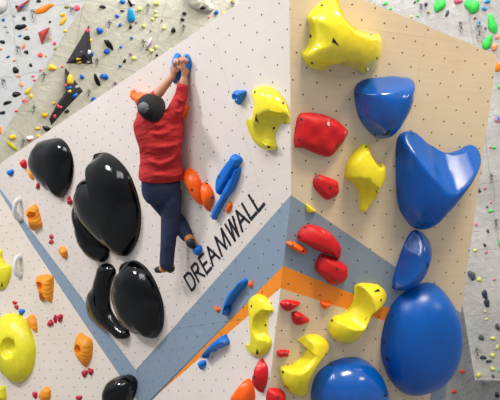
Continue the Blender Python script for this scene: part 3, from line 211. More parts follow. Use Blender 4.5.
{"plane":"B","c":[-0.0452,-2.1422],"o":[[-0.05,0.217],[-0.04,0.232],[-0.022,0.24],[-0.004,0.246],[0.016,0.248],[0.036,0.249],[0.056,0.249],[0.075,0.248],[0.095,0.246],[0.114,0.244],[0.133,0.243],[0.153,0.241],[0.172,0.236],[0.189,0.228],[0.207,0.217],[0.226,0.203],[0.246,0.186],[0.265,0.166],[0.277,0.142],[0.279,0.117],[0.267,0.096],[0.247,0.08],[0.223,0.069],[0.198,0.062],[0.17,0.06],[0.139,0.062],[0.11,0.059],[0.089,0.047],[0.079,0.024],[0.076,-0.003],[0.074,-0.028],[0.068,-0.047],[0.058,-0.064],[0.049,-0.081],[0.045,-0.101],[0.045,-0.122],[0.048,-0.146],[0.053,-0.171],[0.058,-0.198],[0.06,-0.225],[0.056,-0.251],[0.043,-0.27],[0.021,-0.281],[-0.003,-0.287],[-0.028,-0.288],[-0.054,-0.283],[-0.077,-0.276],[-0.099,-0.269],[-0.119,-0.263],[-0.138,-0.255],[-0.156,-0.245],[-0.172,-0.233],[-0.187,-0.22],[-0.2,-0.205],[-0.212,-0.191],[-0.222,-0.175],[-0.229,-0.157],[-0.233,-0.139],[-0.235,-0.12],[-0.233,-0.101],[-0.228,-0.083],[-0.22,-0.066],[-0.21,-0.05],[-0.196,-0.037],[-0.179,-0.03],[-0.158,-0.028],[-0.137,-0.026],[-0.116,-0.02],[-0.099,-0.009],[-0.084,0.006],[-0.071,0.022],[-0.059,0.039],[-0.049,0.057],[-0.043,0.077],[-0.041,0.098],[-0.04,0.118],[-0.04,0.138],[-0.041,0.158],[-0.044,0.178],[-0.049,0.198]],"s":[[0.1189,0.1338],[0.0378,-0.0234],[-0.0974,-0.1414]],"h":0.19,"p":5,"q":2,"f":[["dome",[-0.0,0.0],[-0.166,-0.2445],[-0.1549,0.1052],0.55],["scoop",[-0.1379,0.1331],[0.1988,-0.0023],[0.0961,-0.2296],0.19,0.8],["scoop",[0.261,-0.1133],[0.1599,-0.0042],[0.0342,-0.1828],0.1,0.8]],"m":"yellow","g":0.3,"ck":0,"lu":0,"sd":19,"rb":0,"lb":-1,"l":"yellow curved hold with a smooth inner channel, overlapping the orange band","lo":[[[0.0716,0.2161,0.1151],[0.1307,0.2289,0.0838],[0.1405,0.2122,0.1065],[0.1003,0.2122,0.1169]]],"bo":[[-0.2204,-0.0704,0.0227,-0.8894,0.3972,0.2262],[0.1398,0.1482,0.1383,0.3981,0.2609,0.8795]],"gr":None,"sm":0},
{"plane":"B","c":[-0.4639,-2.5887],"o":[[-0.084,0.201],[-0.074,0.213],[-0.056,0.222],[-0.039,0.232],[-0.021,0.241],[-0.002,0.248],[0.019,0.25],[0.04,0.251],[0.061,0.25],[0.083,0.246],[0.105,0.24],[0.126,0.231],[0.146,0.221],[0.166,0.208],[0.184,0.194],[0.199,0.177],[0.208,0.158],[0.212,0.138],[0.209,0.12],[0.199,0.106],[0.182,0.095],[0.163,0.087],[0.142,0.081],[0.12,0.076],[0.102,0.066],[0.088,0.052],[0.074,0.038],[0.062,0.023],[0.051,0.006],[0.042,-0.011],[0.035,-0.031],[0.03,-0.056],[0.026,-0.082],[0.023,-0.11],[0.022,-0.138],[0.023,-0.166],[0.035,-0.192],[0.054,-0.217],[0.071,-0.242],[0.084,-0.266],[0.086,-0.289],[0.072,-0.304],[0.051,-0.31],[0.027,-0.31],[0.004,-0.303],[-0.018,-0.294],[-0.039,-0.283],[-0.06,-0.271],[-0.08,-0.259],[-0.099,-0.246],[-0.117,-0.231],[-0.132,-0.214],[-0.146,-0.195],[-0.157,-0.176],[-0.168,-0.156],[-0.178,-0.136],[-0.186,-0.115],[-0.192,-0.095],[-0.198,-0.074],[-0.202,-0.054],[-0.203,-0.033],[-0.194,-0.018],[-0.174,-0.016],[-0.152,-0.019],[-0.131,-0.02],[-0.112,-0.013],[-0.094,-0.004],[-0.077,0.007],[-0.06,0.018],[-0.044,0.03],[-0.029,0.043],[-0.016,0.058],[-0.003,0.074],[0.008,0.092],[0.016,0.112],[0.013,0.135],[-0.001,0.156],[-0.019,0.174],[-0.041,0.186],[-0.064,0.192]],"s":[[0.1031,0.1553],[0.0066,-0.0007],[-0.0454,-0.1495]],"h":0.16,"p":5,"q":2,"f":[["dome",[0.0,-0.0],[-0.0873,-0.2745],[-0.1752,0.0557],0.55],["scoop",[-0.1596,0.1695],[0.1726,-0.0065],[0.0302,-0.2027],0.16,0.8],["scoop",[0.1778,-0.1752],[0.1434,-0.0084],[0.0268,-0.166],0.12,0.8]],"m":"yellow","g":0.3,"ck":0,"lu":0,"sd":22,"rb":0,"lb":-1,"l":"yellow crescent hold with two concave sides, left of the round blue dome","lo":[[[-0.1587,-0.1755,0.0298],[-0.1444,-0.1575,0.086],[-0.1161,-0.1535,0.1153],[-0.1395,-0.1895,0.0636]]],"bo":[[-0.1908,-0.0554,0.0399,-0.8934,-0.0189,0.4489],[0.145,0.1126,0.1025,0.6493,-0.2449,0.7201]],"gr":None,"sm":0},
{"plane":"B","c":[-0.6628,-2.0747],"o":[[-0.086,0.013],[-0.085,0.018],[-0.082,0.023],[-0.079,0.027],[-0.075,0.03],[-0.071,0.033],[-0.067,0.036],[-0.062,0.038],[-0.057,0.039],[-0.052,0.041],[-0.046,0.041],[-0.041,0.042],[-0.035,0.042],[-0.03,0.042],[-0.024,0.041],[-0.019,0.041],[-0.013,0.041],[-0.008,0.04],[-0.002,0.04],[0.004,0.039],[0.009,0.038],[0.015,0.038],[0.02,0.037],[0.026,0.036],[0.031,0.035],[0.037,0.034],[0.043,0.033],[0.048,0.032],[0.054,0.031],[0.059,0.03],[0.065,0.028],[0.07,0.026],[0.076,0.024],[0.081,0.022],[0.088,0.021],[0.094,0.018],[0.096,0.014],[0.093,0.01],[0.088,0.006],[0.083,0.003],[0.079,-0.0],[0.075,-0.004],[0.072,-0.007],[0.068,-0.011],[0.064,-0.014],[0.06,-0.017],[0.055,-0.02],[0.051,-0.023],[0.047,-0.026],[0.043,-0.029],[0.038,-0.032],[0.034,-0.034],[0.03,-0.037],[0.025,-0.04],[0.021,-0.043],[0.017,-0.046],[0.012,-0.049],[0.008,-0.051],[0.004,-0.054],[-0.001,-0.056],[-0.007,-0.057],[-0.012,-0.057],[-0.018,-0.056],[-0.023,-0.054],[-0.029,-0.052],[-0.034,-0.049],[-0.039,-0.047],[-0.044,-0.043],[-0.049,-0.04],[-0.053,-0.037],[-0.058,-0.033],[-0.062,-0.029],[-0.066,-0.025],[-0.07,-0.021],[-0.074,-0.017],[-0.077,-0.012],[-0.08,-0.007],[-0.082,-0.002],[-0.084,0.003],[-0.086,0.008]],"s":[[0.0,0.0]],"h":0.05,"p":2.5,"q":1.5,"f":[],"m":"red","g":0.3,"ck":0,"lu":0,"sd":8,"rb":0,"lb":-1,"l":"flat dark red diamond hold, upper of two just below the orange band","lo":[],"bo":[[-0.0148,0.0137,0.0478,-0.0277,0.4181,0.908]],"gr":None,"sm":0},
{"plane":"B","c":[-0.5572,-2.1949],"o":[[-0.074,0.055],[-0.07,0.058],[-0.065,0.06],[-0.059,0.061],[-0.054,0.061],[-0.048,0.061],[-0.043,0.061],[-0.037,0.061],[-0.031,0.06],[-0.026,0.059],[-0.02,0.058],[-0.014,0.056],[-0.009,0.054],[-0.003,0.052],[0.002,0.05],[0.007,0.047],[0.012,0.044],[0.017,0.041],[0.022,0.038],[0.027,0.035],[0.032,0.032],[0.037,0.028],[0.042,0.025],[0.047,0.021],[0.052,0.018],[0.057,0.014],[0.062,0.011],[0.067,0.008],[0.072,0.004],[0.077,0.001],[0.083,-0.002],[0.088,-0.005],[0.093,-0.009],[0.095,-0.014],[0.093,-0.019],[0.088,-0.023],[0.084,-0.026],[0.079,-0.029],[0.075,-0.032],[0.071,-0.035],[0.066,-0.038],[0.061,-0.04],[0.057,-0.043],[0.052,-0.045],[0.047,-0.047],[0.042,-0.049],[0.037,-0.051],[0.032,-0.053],[0.027,-0.055],[0.022,-0.056],[0.016,-0.057],[0.011,-0.058],[0.005,-0.058],[-0.0,-0.058],[-0.006,-0.057],[-0.012,-0.057],[-0.018,-0.056],[-0.023,-0.054],[-0.029,-0.052],[-0.034,-0.05],[-0.04,-0.047],[-0.044,-0.044],[-0.048,-0.039],[-0.052,-0.034],[-0.055,-0.03],[-0.057,-0.024],[-0.06,-0.019],[-0.062,-0.014],[-0.064,-0.009],[-0.066,-0.003],[-0.068,0.002],[-0.069,0.007],[-0.071,0.013],[-0.073,0.018],[-0.074,0.023],[-0.075,0.029],[-0.076,0.034],[-0.077,0.039],[-0.077,0.045],[-0.076,0.05]],"s":[[0.0,0.0]],"h":0.06,"p":2.5,"q":1.5,"f":[],"m":"red","g":0.3,"ck":0,"lu":0,"sd":7,"rb":0,"lb":-1,"l":"dark red wedge hold pointing right, lower of two just below the orange band","lo":[],"bo":[[-0.0233,0.0244,0.0556,-0.0335,0.3455,0.9378]],"gr":None,"sm":0},
{"plane":"B","c":[-0.34,-2.0785],"o":[[-0.051,0.023],[-0.048,0.025],[-0.045,0.026],[-0.042,0.027],[-0.039,0.028],[-0.036,0.028],[-0.032,0.028],[-0.029,0.029],[-0.026,0.029],[-0.022,0.029],[-0.019,0.029],[-0.015,0.028],[-0.012,0.028],[-0.008,0.028],[-0.005,0.028],[-0.002,0.027],[0.002,0.027],[0.005,0.026],[0.009,0.026],[0.012,0.025],[0.015,0.025],[0.019,0.024],[0.022,0.023],[0.026,0.022],[0.029,0.021],[0.032,0.02],[0.035,0.019],[0.039,0.018],[0.042,0.016],[0.045,0.014],[0.049,0.013],[0.052,0.011],[0.056,0.009],[0.057,0.005],[0.055,0.002],[0.053,-0.001],[0.05,-0.003],[0.048,-0.006],[0.046,-0.008],[0.044,-0.011],[0.042,-0.013],[0.04,-0.015],[0.037,-0.017],[0.035,-0.019],[0.032,-0.021],[0.03,-0.023],[0.027,-0.025],[0.025,-0.027],[0.022,-0.029],[0.019,-0.03],[0.017,-0.032],[0.014,-0.033],[0.011,-0.035],[0.007,-0.036],[0.004,-0.037],[0.001,-0.037],[-0.003,-0.038],[-0.006,-0.038],[-0.01,-0.037],[-0.013,-0.036],[-0.016,-0.034],[-0.019,-0.032],[-0.022,-0.03],[-0.024,-0.027],[-0.027,-0.025],[-0.029,-0.022],[-0.031,-0.02],[-0.034,-0.017],[-0.036,-0.014],[-0.038,-0.011],[-0.04,-0.008],[-0.041,-0.005],[-0.043,-0.002],[-0.045,0.001],[-0.046,0.004],[-0.048,0.007],[-0.049,0.01],[-0.05,0.013],[-0.051,0.016],[-0.051,0.019]],"s":[[0.0,0.0]],"h":0.04,"p":2.5,"q":1.5,"f":[],"m":"orange","g":0.4,"ck":0,"lu":0,"sd":5,"rb":0,"lb":-1,"l":"small orange hold with a chalk halo on the lower edge of the orange band","lo":[],"bo":[],"gr":None,"sm":0},
{"plane":"B","c":[-0.6623,-2.4916],"o":[[-0.053,0.016],[-0.052,0.019],[-0.049,0.022],[-0.046,0.023],[-0.042,0.024],[-0.038,0.025],[-0.035,0.025],[-0.031,0.025],[-0.027,0.026],[-0.023,0.026],[-0.02,0.026],[-0.016,0.026],[-0.012,0.026],[-0.008,0.026],[-0.005,0.026],[-0.001,0.025],[0.003,0.025],[0.007,0.025],[0.01,0.025],[0.014,0.025],[0.018,0.025],[0.022,0.024],[0.025,0.024],[0.029,0.023],[0.033,0.02],[0.036,0.02],[0.04,0.02],[0.043,0.019],[0.048,0.02],[0.052,0.023],[0.052,0.023],[0.048,0.022],[0.043,0.019],[0.042,0.015],[0.042,0.011],[0.044,0.006],[0.046,0.002],[0.048,-0.002],[0.049,-0.006],[0.049,-0.01],[0.049,-0.013],[0.048,-0.017],[0.047,-0.02],[0.045,-0.024],[0.044,-0.026],[0.04,-0.027],[0.036,-0.027],[0.032,-0.027],[0.028,-0.028],[0.025,-0.028],[0.021,-0.028],[0.017,-0.028],[0.013,-0.028],[0.01,-0.028],[0.006,-0.028],[0.002,-0.026],[-0.002,-0.024],[-0.006,-0.023],[-0.01,-0.023],[-0.013,-0.023],[-0.017,-0.024],[-0.021,-0.024],[-0.024,-0.023],[-0.028,-0.023],[-0.031,-0.025],[-0.035,-0.028],[-0.039,-0.029],[-0.041,-0.029],[-0.042,-0.026],[-0.042,-0.022],[-0.042,-0.018],[-0.044,-0.015],[-0.046,-0.012],[-0.049,-0.009],[-0.05,-0.005],[-0.051,-0.002],[-0.052,0.002],[-0.053,0.005],[-0.054,0.009],[-0.054,0.013]],"s":[[0.0,0.0]],"h":0.05,"p":5,"q":1.5,"f":[],"m":"red","g":0.5,"ck":1,"lu":0,"sd":8,"rb":0,"lb":-1,"l":"small red rectangular hold left of the yellow crescent hold","lo":[],"bo":[[-0.0062,0.0171,0.0451,0.0115,0.7736,0.6336]],"gr":None,"sm":0},
{"plane":"B","c":[-0.6769,-2.8978],"o":[[-0.079,0.054],[-0.078,0.061],[-0.076,0.069],[-0.075,0.076],[-0.072,0.083],[-0.069,0.089],[-0.064,0.094],[-0.058,0.097],[-0.05,0.099],[-0.043,0.099],[-0.035,0.099],[-0.027,0.098],[-0.02,0.097],[-0.012,0.096],[-0.005,0.095],[0.003,0.093],[0.011,0.091],[0.018,0.089],[0.025,0.086],[0.033,0.084],[0.04,0.081],[0.047,0.077],[0.053,0.073],[0.06,0.068],[0.066,0.063],[0.072,0.057],[0.077,0.051],[0.082,0.044],[0.087,0.038],[0.09,0.03],[0.092,0.023],[0.092,0.015],[0.09,0.008],[0.087,0.001],[0.085,-0.006],[0.084,-0.014],[0.083,-0.021],[0.082,-0.028],[0.081,-0.036],[0.079,-0.043],[0.077,-0.05],[0.074,-0.057],[0.072,-0.063],[0.069,-0.07],[0.065,-0.076],[0.062,-0.083],[0.057,-0.088],[0.052,-0.093],[0.045,-0.097],[0.038,-0.099],[0.031,-0.101],[0.023,-0.102],[0.015,-0.102],[0.007,-0.102],[-0.001,-0.101],[-0.009,-0.1],[-0.017,-0.099],[-0.025,-0.097],[-0.032,-0.095],[-0.04,-0.093],[-0.048,-0.09],[-0.054,-0.085],[-0.059,-0.079],[-0.062,-0.071],[-0.064,-0.064],[-0.066,-0.056],[-0.068,-0.049],[-0.07,-0.042],[-0.071,-0.035],[-0.073,-0.027],[-0.074,-0.02],[-0.075,-0.012],[-0.076,-0.005],[-0.078,0.003],[-0.079,0.01],[-0.08,0.018],[-0.081,0.025],[-0.081,0.032],[-0.081,0.04],[-0.08,0.047]],"s":[[0.0,0.0]],"h":0.08,"p":4,"q":1.5,"f":[],"m":"red","g":0.4,"ck":0,"lu":0,"sd":8,"rb":0,"lb":-1,"l":"red block hold at the foot of the arete under the yellow crescent hold","lo":[],"bo":[[-0.0086,0.0517,0.0752,0.0512,0.3171,0.947]],"gr":None,"sm":0},
{"plane":"A","c":[0.0511,-0.8332],"o":[[-0.082,0.237],[-0.075,0.252],[-0.055,0.259],[-0.03,0.26],[-0.004,0.259],[0.02,0.255],[0.043,0.248],[0.065,0.24],[0.085,0.23],[0.105,0.219],[0.123,0.207],[0.139,0.193],[0.153,0.178],[0.166,0.162],[0.177,0.146],[0.187,0.129],[0.195,0.112],[0.202,0.095],[0.208,0.077],[0.213,0.06],[0.217,0.042],[0.22,0.025],[0.222,0.007],[0.222,-0.011],[0.22,-0.028],[0.218,-0.045],[0.214,-0.062],[0.21,-0.08],[0.204,-0.096],[0.196,-0.11],[0.179,-0.102],[0.163,-0.084],[0.14,-0.077],[0.115,-0.08],[0.091,-0.089],[0.069,-0.098],[0.049,-0.109],[0.03,-0.121],[0.015,-0.135],[0.004,-0.152],[-0.003,-0.17],[-0.009,-0.188],[-0.012,-0.206],[-0.009,-0.223],[-0.007,-0.24],[-0.021,-0.249],[-0.041,-0.251],[-0.063,-0.25],[-0.086,-0.244],[-0.107,-0.236],[-0.127,-0.224],[-0.143,-0.21],[-0.157,-0.195],[-0.17,-0.178],[-0.18,-0.162],[-0.189,-0.145],[-0.196,-0.127],[-0.203,-0.109],[-0.209,-0.091],[-0.215,-0.073],[-0.221,-0.055],[-0.227,-0.037],[-0.232,-0.018],[-0.236,0.001],[-0.24,0.022],[-0.242,0.044],[-0.237,0.063],[-0.215,0.068],[-0.18,0.051],[-0.14,0.036],[-0.101,0.033],[-0.073,0.043],[-0.057,0.061],[-0.044,0.084],[-0.035,0.106],[-0.028,0.128],[-0.023,0.148],[-0.034,0.171],[-0.051,0.193],[-0.07,0.216]],"s":[[0.0594,0.124],[-0.0253,0.0064],[-0.0689,-0.1436]],"h":0.13,"p":6,"q":2,"f":[["dome",[0.0,0.0],[-0.1607,-0.1967],[-0.1729,0.1412],0.5],["scoop",[0.0714,-0.1017],[0.1448,-0.0453],[-0.0546,-0.1201],0.11,0.6],["scoop",[-0.1683,0.1637],[0.1176,-0.0396],[-0.0546,-0.1151],0.1,0.8]],"m":"yellow","g":0.12,"ck":0,"lu":0,"sd":22,"rb":0,"lb":-1,"l":"yellow moon-shaped hold with a round hollow, high on the white face beside the arete","lo":[],"bo":[[0.212,0.0492,0.0269,0.9448,0.2197,0.243],[0.0256,-0.0924,0.0094,0.488,-0.514,0.7054],[-0.0294,-0.2209,0.068,0.2128,-0.6562,0.724],[0.013,0.2113,0.0768,-0.029,0.5513,0.8338]],"gr":None,"sm":0},
{"plane":"A","c":[-0.1777,-0.579],"o":[[-0.047,0.047],[-0.043,0.051],[-0.039,0.054],[-0.034,0.056],[-0.029,0.058],[-0.023,0.058],[-0.017,0.057],[-0.011,0.056],[-0.006,0.053],[-0.001,0.05],[0.004,0.047],[0.009,0.044],[0.013,0.042],[0.019,0.041],[0.024,0.04],[0.03,0.039],[0.035,0.038],[0.04,0.037],[0.045,0.035],[0.05,0.033],[0.055,0.03],[0.06,0.028],[0.064,0.026],[0.069,0.023],[0.073,0.02],[0.076,0.016],[0.078,0.012],[0.078,0.007],[0.076,0.003],[0.074,-0.001],[0.07,-0.004],[0.067,-0.008],[0.063,-0.011],[0.059,-0.014],[0.055,-0.016],[0.05,-0.019],[0.046,-0.022],[0.042,-0.024],[0.037,-0.027],[0.033,-0.029],[0.028,-0.032],[0.024,-0.034],[0.019,-0.036],[0.015,-0.038],[0.01,-0.041],[0.006,-0.043],[0.001,-0.046],[-0.004,-0.047],[-0.009,-0.047],[-0.013,-0.048],[-0.018,-0.05],[-0.022,-0.052],[-0.027,-0.054],[-0.031,-0.06],[-0.033,-0.066],[-0.035,-0.066],[-0.034,-0.061],[-0.031,-0.055],[-0.027,-0.048],[-0.025,-0.043],[-0.027,-0.038],[-0.03,-0.034],[-0.032,-0.029],[-0.034,-0.025],[-0.036,-0.021],[-0.042,-0.018],[-0.049,-0.014],[-0.057,-0.01],[-0.062,-0.006],[-0.065,-0.001],[-0.066,0.003],[-0.066,0.008],[-0.066,0.013],[-0.064,0.018],[-0.063,0.022],[-0.06,0.026],[-0.057,0.03],[-0.054,0.034],[-0.052,0.038],[-0.049,0.042]],"s":[[0.0,0.0]],"h":0.08,"p":2.5,"q":1.6,"f":[["scoop",[-0.0072,-0.0026],[0.0398,0.0029],[0.0117,-0.0292],0.03,1]],"m":"azure","g":0.35,"ck":0,"lu":0,"sd":9,"rb":0,"lb":-1,"l":"small blue hold with ridged top, above and left of the yellow moon-shaped hold","lo":[],"bo":[],"gr":None,"sm":0},
{"plane":"A","c":[-0.8249,-0.0992],"o":[[0.035,0.118],[0.042,0.121],[0.051,0.119],[0.06,0.114],[0.067,0.108],[0.075,0.103],[0.081,0.098],[0.085,0.091],[0.087,0.084],[0.086,0.077],[0.085,0.07],[0.083,0.063],[0.081,0.056],[0.078,0.049],[0.075,0.042],[0.072,0.035],[0.069,0.028],[0.065,0.022],[0.062,0.015],[0.058,0.009],[0.054,0.002],[0.05,-0.004],[0.046,-0.011],[0.042,-0.017],[0.038,-0.023],[0.034,-0.03],[0.03,-0.036],[0.026,-0.042],[0.021,-0.049],[0.017,-0.055],[0.012,-0.061],[0.007,-0.066],[0.002,-0.072],[-0.004,-0.077],[-0.01,-0.082],[-0.016,-0.086],[-0.023,-0.09],[-0.03,-0.094],[-0.037,-0.097],[-0.045,-0.098],[-0.055,-0.097],[-0.064,-0.096],[-0.074,-0.099],[-0.085,-0.105],[-0.096,-0.111],[-0.101,-0.109],[-0.094,-0.102],[-0.081,-0.096],[-0.067,-0.089],[-0.056,-0.084],[-0.049,-0.077],[-0.046,-0.07],[-0.045,-0.062],[-0.047,-0.054],[-0.051,-0.046],[-0.056,-0.037],[-0.061,-0.028],[-0.067,-0.02],[-0.07,-0.011],[-0.071,-0.003],[-0.07,0.004],[-0.068,0.012],[-0.066,0.019],[-0.064,0.026],[-0.061,0.034],[-0.055,0.039],[-0.047,0.043],[-0.038,0.046],[-0.027,0.048],[-0.015,0.049],[-0.003,0.051],[0.007,0.054],[0.016,0.057],[0.022,0.061],[0.028,0.066],[0.033,0.072],[0.035,0.08],[0.034,0.09],[0.033,0.1],[0.032,0.111]],"s":[[0.0,0.0]],"h":0.07,"p":2.2,"q":1.5,"f":[],"m":"azure","g":0.35,"ck":0,"lu":0,"sd":10,"rb":0,"lb":-1,"l":"blue leaf-shaped hold gripped by the climber, left one of the pair","lo":[],"bo":[],"gr":None,"sm":0},
{"plane":"A","c":[-0.6798,-0.1428],"o":[[-0.004,0.097],[-0.002,0.106],[0.004,0.11],[0.013,0.111],[0.023,0.107],[0.031,0.102],[0.037,0.097],[0.041,0.093],[0.044,0.09],[0.047,0.087],[0.049,0.083],[0.051,0.079],[0.053,0.073],[0.055,0.067],[0.055,0.061],[0.055,0.055],[0.055,0.049],[0.055,0.042],[0.055,0.036],[0.054,0.029],[0.053,0.023],[0.051,0.017],[0.049,0.011],[0.046,0.005],[0.042,0.0],[0.038,-0.005],[0.033,-0.009],[0.028,-0.014],[0.023,-0.018],[0.018,-0.023],[0.013,-0.027],[0.008,-0.032],[0.003,-0.036],[-0.001,-0.041],[-0.007,-0.045],[-0.012,-0.049],[-0.017,-0.053],[-0.022,-0.057],[-0.027,-0.061],[-0.031,-0.066],[-0.036,-0.07],[-0.041,-0.073],[-0.047,-0.073],[-0.051,-0.071],[-0.057,-0.072],[-0.063,-0.075],[-0.069,-0.078],[-0.08,-0.088],[-0.088,-0.099],[-0.094,-0.098],[-0.091,-0.092],[-0.08,-0.084],[-0.066,-0.079],[-0.053,-0.075],[-0.041,-0.071],[-0.032,-0.067],[-0.024,-0.063],[-0.022,-0.057],[-0.02,-0.051],[-0.018,-0.045],[-0.016,-0.039],[-0.014,-0.033],[-0.012,-0.027],[-0.01,-0.021],[-0.01,-0.014],[-0.011,-0.007],[-0.01,-0.001],[-0.006,0.005],[-0.0,0.01],[0.004,0.015],[0.006,0.021],[0.009,0.027],[0.011,0.033],[0.013,0.038],[0.016,0.044],[0.017,0.05],[0.014,0.058],[0.01,0.067],[0.004,0.076],[-0.001,0.087]],"s":[[0.0,0.0]],"h":0.0672,"p":2.2,"q":1.5,"f":[],"m":"azure","g":0.35,"ck":0,"lu":0,"sd":9,"rb":0,"lb":-1,"l":"blue leaf-shaped hold gripped by the climber, right one of the pair","lo":[],"bo":[[0.0362,0.0759,0.0318,0.5535,0.5606,0.6159],[0.0451,0.0235,0.031,0.9155,-0.1716,0.3638]],"gr":None,"sm":0},
{"plane":"A","c":[-1.4275,-0.1632],"o":[[-0.141,0.104],[-0.137,0.113],[-0.128,0.119],[-0.116,0.122],[-0.103,0.12],[-0.093,0.113],[-0.088,0.102],[-0.086,0.093],[-0.082,0.088],[-0.075,0.081],[-0.063,0.073],[-0.045,0.068],[-0.027,0.067],[-0.013,0.063],[-0.003,0.057],[0.005,0.05],[0.014,0.044],[0.024,0.039],[0.035,0.034],[0.046,0.03],[0.057,0.026],[0.068,0.022],[0.079,0.019],[0.09,0.015],[0.101,0.013],[0.112,0.01],[0.123,0.006],[0.133,0.002],[0.142,-0.003],[0.15,-0.009],[0.157,-0.015],[0.164,-0.022],[0.169,-0.03],[0.172,-0.037],[0.171,-0.045],[0.166,-0.051],[0.159,-0.056],[0.151,-0.061],[0.143,-0.065],[0.134,-0.068],[0.125,-0.071],[0.115,-0.074],[0.105,-0.076],[0.095,-0.078],[0.085,-0.08],[0.075,-0.081],[0.065,-0.082],[0.054,-0.082],[0.043,-0.082],[0.032,-0.083],[0.021,-0.083],[0.01,-0.083],[-0.001,-0.081],[-0.012,-0.079],[-0.023,-0.075],[-0.034,-0.074],[-0.047,-0.074],[-0.06,-0.076],[-0.072,-0.075],[-0.08,-0.071],[-0.081,-0.063],[-0.073,-0.053],[-0.062,-0.043],[-0.061,-0.032],[-0.064,-0.023],[-0.067,-0.015],[-0.071,-0.007],[-0.078,-0.002],[-0.097,0.005],[-0.111,0.011],[-0.12,0.019],[-0.124,0.027],[-0.126,0.035],[-0.128,0.042],[-0.13,0.05],[-0.131,0.058],[-0.132,0.066],[-0.133,0.074],[-0.136,0.084],[-0.14,0.094]],"s":[[0.0,0.0]],"h":0.1,"p":2.2,"q":1.6,"f":[],"m":"orange","g":0.3,"ck":0,"lu":0.12,"sd":10,"rb":0,"lb":-1,"l":"orange knobbly hold behind the climber's woollen hat","lo":[],"bo":[],"gr":None,"sm":0},
{"plane":"A","c":[-0.8902,-0.4692],"o":[[0.035,0.046],[0.038,0.044],[0.042,0.043],[0.045,0.041],[0.048,0.039],[0.051,0.036],[0.053,0.033],[0.054,0.03],[0.054,0.026],[0.054,0.022],[0.052,0.018],[0.05,0.015],[0.048,0.011],[0.046,0.008],[0.044,0.005],[0.041,0.001],[0.038,-0.002],[0.036,-0.005],[0.033,-0.008],[0.03,-0.01],[0.027,-0.013],[0.023,-0.016],[0.02,-0.018],[0.017,-0.021],[0.013,-0.023],[0.01,-0.026],[0.007,-0.028],[0.003,-0.03],[-0.001,-0.032],[-0.004,-0.033],[-0.006,-0.034],[-0.008,-0.035],[-0.011,-0.037],[-0.015,-0.04],[-0.018,-0.042],[-0.021,-0.044],[-0.025,-0.046],[-0.029,-0.047],[-0.03,-0.047],[-0.03,-0.052],[-0.035,-0.058],[-0.042,-0.06],[-0.049,-0.059],[-0.053,-0.055],[-0.054,-0.05],[-0.052,-0.045],[-0.048,-0.04],[-0.043,-0.035],[-0.038,-0.031],[-0.033,-0.028],[-0.03,-0.024],[-0.028,-0.02],[-0.027,-0.017],[-0.027,-0.013],[-0.027,-0.009],[-0.028,-0.005],[-0.028,-0.001],[-0.028,0.003],[-0.027,0.007],[-0.025,0.01],[-0.023,0.013],[-0.022,0.017],[-0.022,0.021],[-0.023,0.026],[-0.024,0.031],[-0.024,0.036],[-0.023,0.04],[-0.02,0.044],[-0.016,0.046],[-0.012,0.048],[-0.008,0.048],[-0.003,0.049],[0.001,0.049],[0.006,0.049],[0.01,0.048],[0.014,0.048],[0.019,0.048],[0.023,0.048],[0.027,0.047],[0.031,0.047]],"s":[[0.0,0.0]],"h":0.0696,"p":2.2,"q":1.6,"f":[],"m":"orange","g":0.35,"ck":0,"lu":0,"sd":6,"rb":0,"lb":-1,"l":"small orange hold half hidden behind the climber's raised right sleeve","lo":[],"bo":[],"gr":None,"sm":0},
{"plane":"A","c":[-1.0605,-1.1036],"o":[[-0.097,0.144],[-0.092,0.155],[-0.081,0.163],[-0.067,0.168],[-0.052,0.17],[-0.037,0.17],[-0.023,0.167],[-0.011,0.162],[-0.002,0.156],[0.006,0.149],[0.014,0.143],[0.022,0.138],[0.031,0.132],[0.038,0.125],[0.044,0.117],[0.049,0.108],[0.055,0.1],[0.06,0.09],[0.064,0.081],[0.069,0.072],[0.072,0.062],[0.075,0.052],[0.078,0.043],[0.08,0.033],[0.081,0.023],[0.081,0.013],[0.081,0.003],[0.081,-0.007],[0.08,-0.017],[0.078,-0.027],[0.077,-0.036],[0.075,-0.046],[0.074,-0.056],[0.072,-0.066],[0.069,-0.075],[0.066,-0.085],[0.063,-0.095],[0.06,-0.104],[0.056,-0.113],[0.052,-0.122],[0.047,-0.131],[0.041,-0.14],[0.035,-0.148],[0.027,-0.155],[0.019,-0.162],[0.012,-0.17],[0.004,-0.179],[-0.004,-0.181],[-0.007,-0.174],[-0.006,-0.164],[-0.003,-0.152],[-0.002,-0.141],[-0.003,-0.13],[-0.005,-0.121],[-0.01,-0.112],[-0.015,-0.104],[-0.022,-0.096],[-0.03,-0.087],[-0.039,-0.079],[-0.048,-0.071],[-0.055,-0.062],[-0.061,-0.053],[-0.063,-0.044],[-0.064,-0.034],[-0.065,-0.024],[-0.066,-0.014],[-0.069,-0.005],[-0.072,0.005],[-0.074,0.015],[-0.076,0.025],[-0.076,0.035],[-0.073,0.044],[-0.071,0.054],[-0.069,0.064],[-0.068,0.074],[-0.07,0.084],[-0.075,0.094],[-0.081,0.105],[-0.089,0.118],[-0.095,0.131]],"s":[[0.0,0.0]],"h":0.1,"p":2.2,"q":1.6,"f":[],"m":"orange","g":0.3,"ck":0,"lu":0,"sd":10,"rb":0,"lb":-1,"l":"big orange teardrop hold beside the hem of the climber's red top","lo":[],"bo":[[0.0316,-0.0342,0.0885,0.6167,-0.1506,0.7726]],"gr":None,"sm":0},
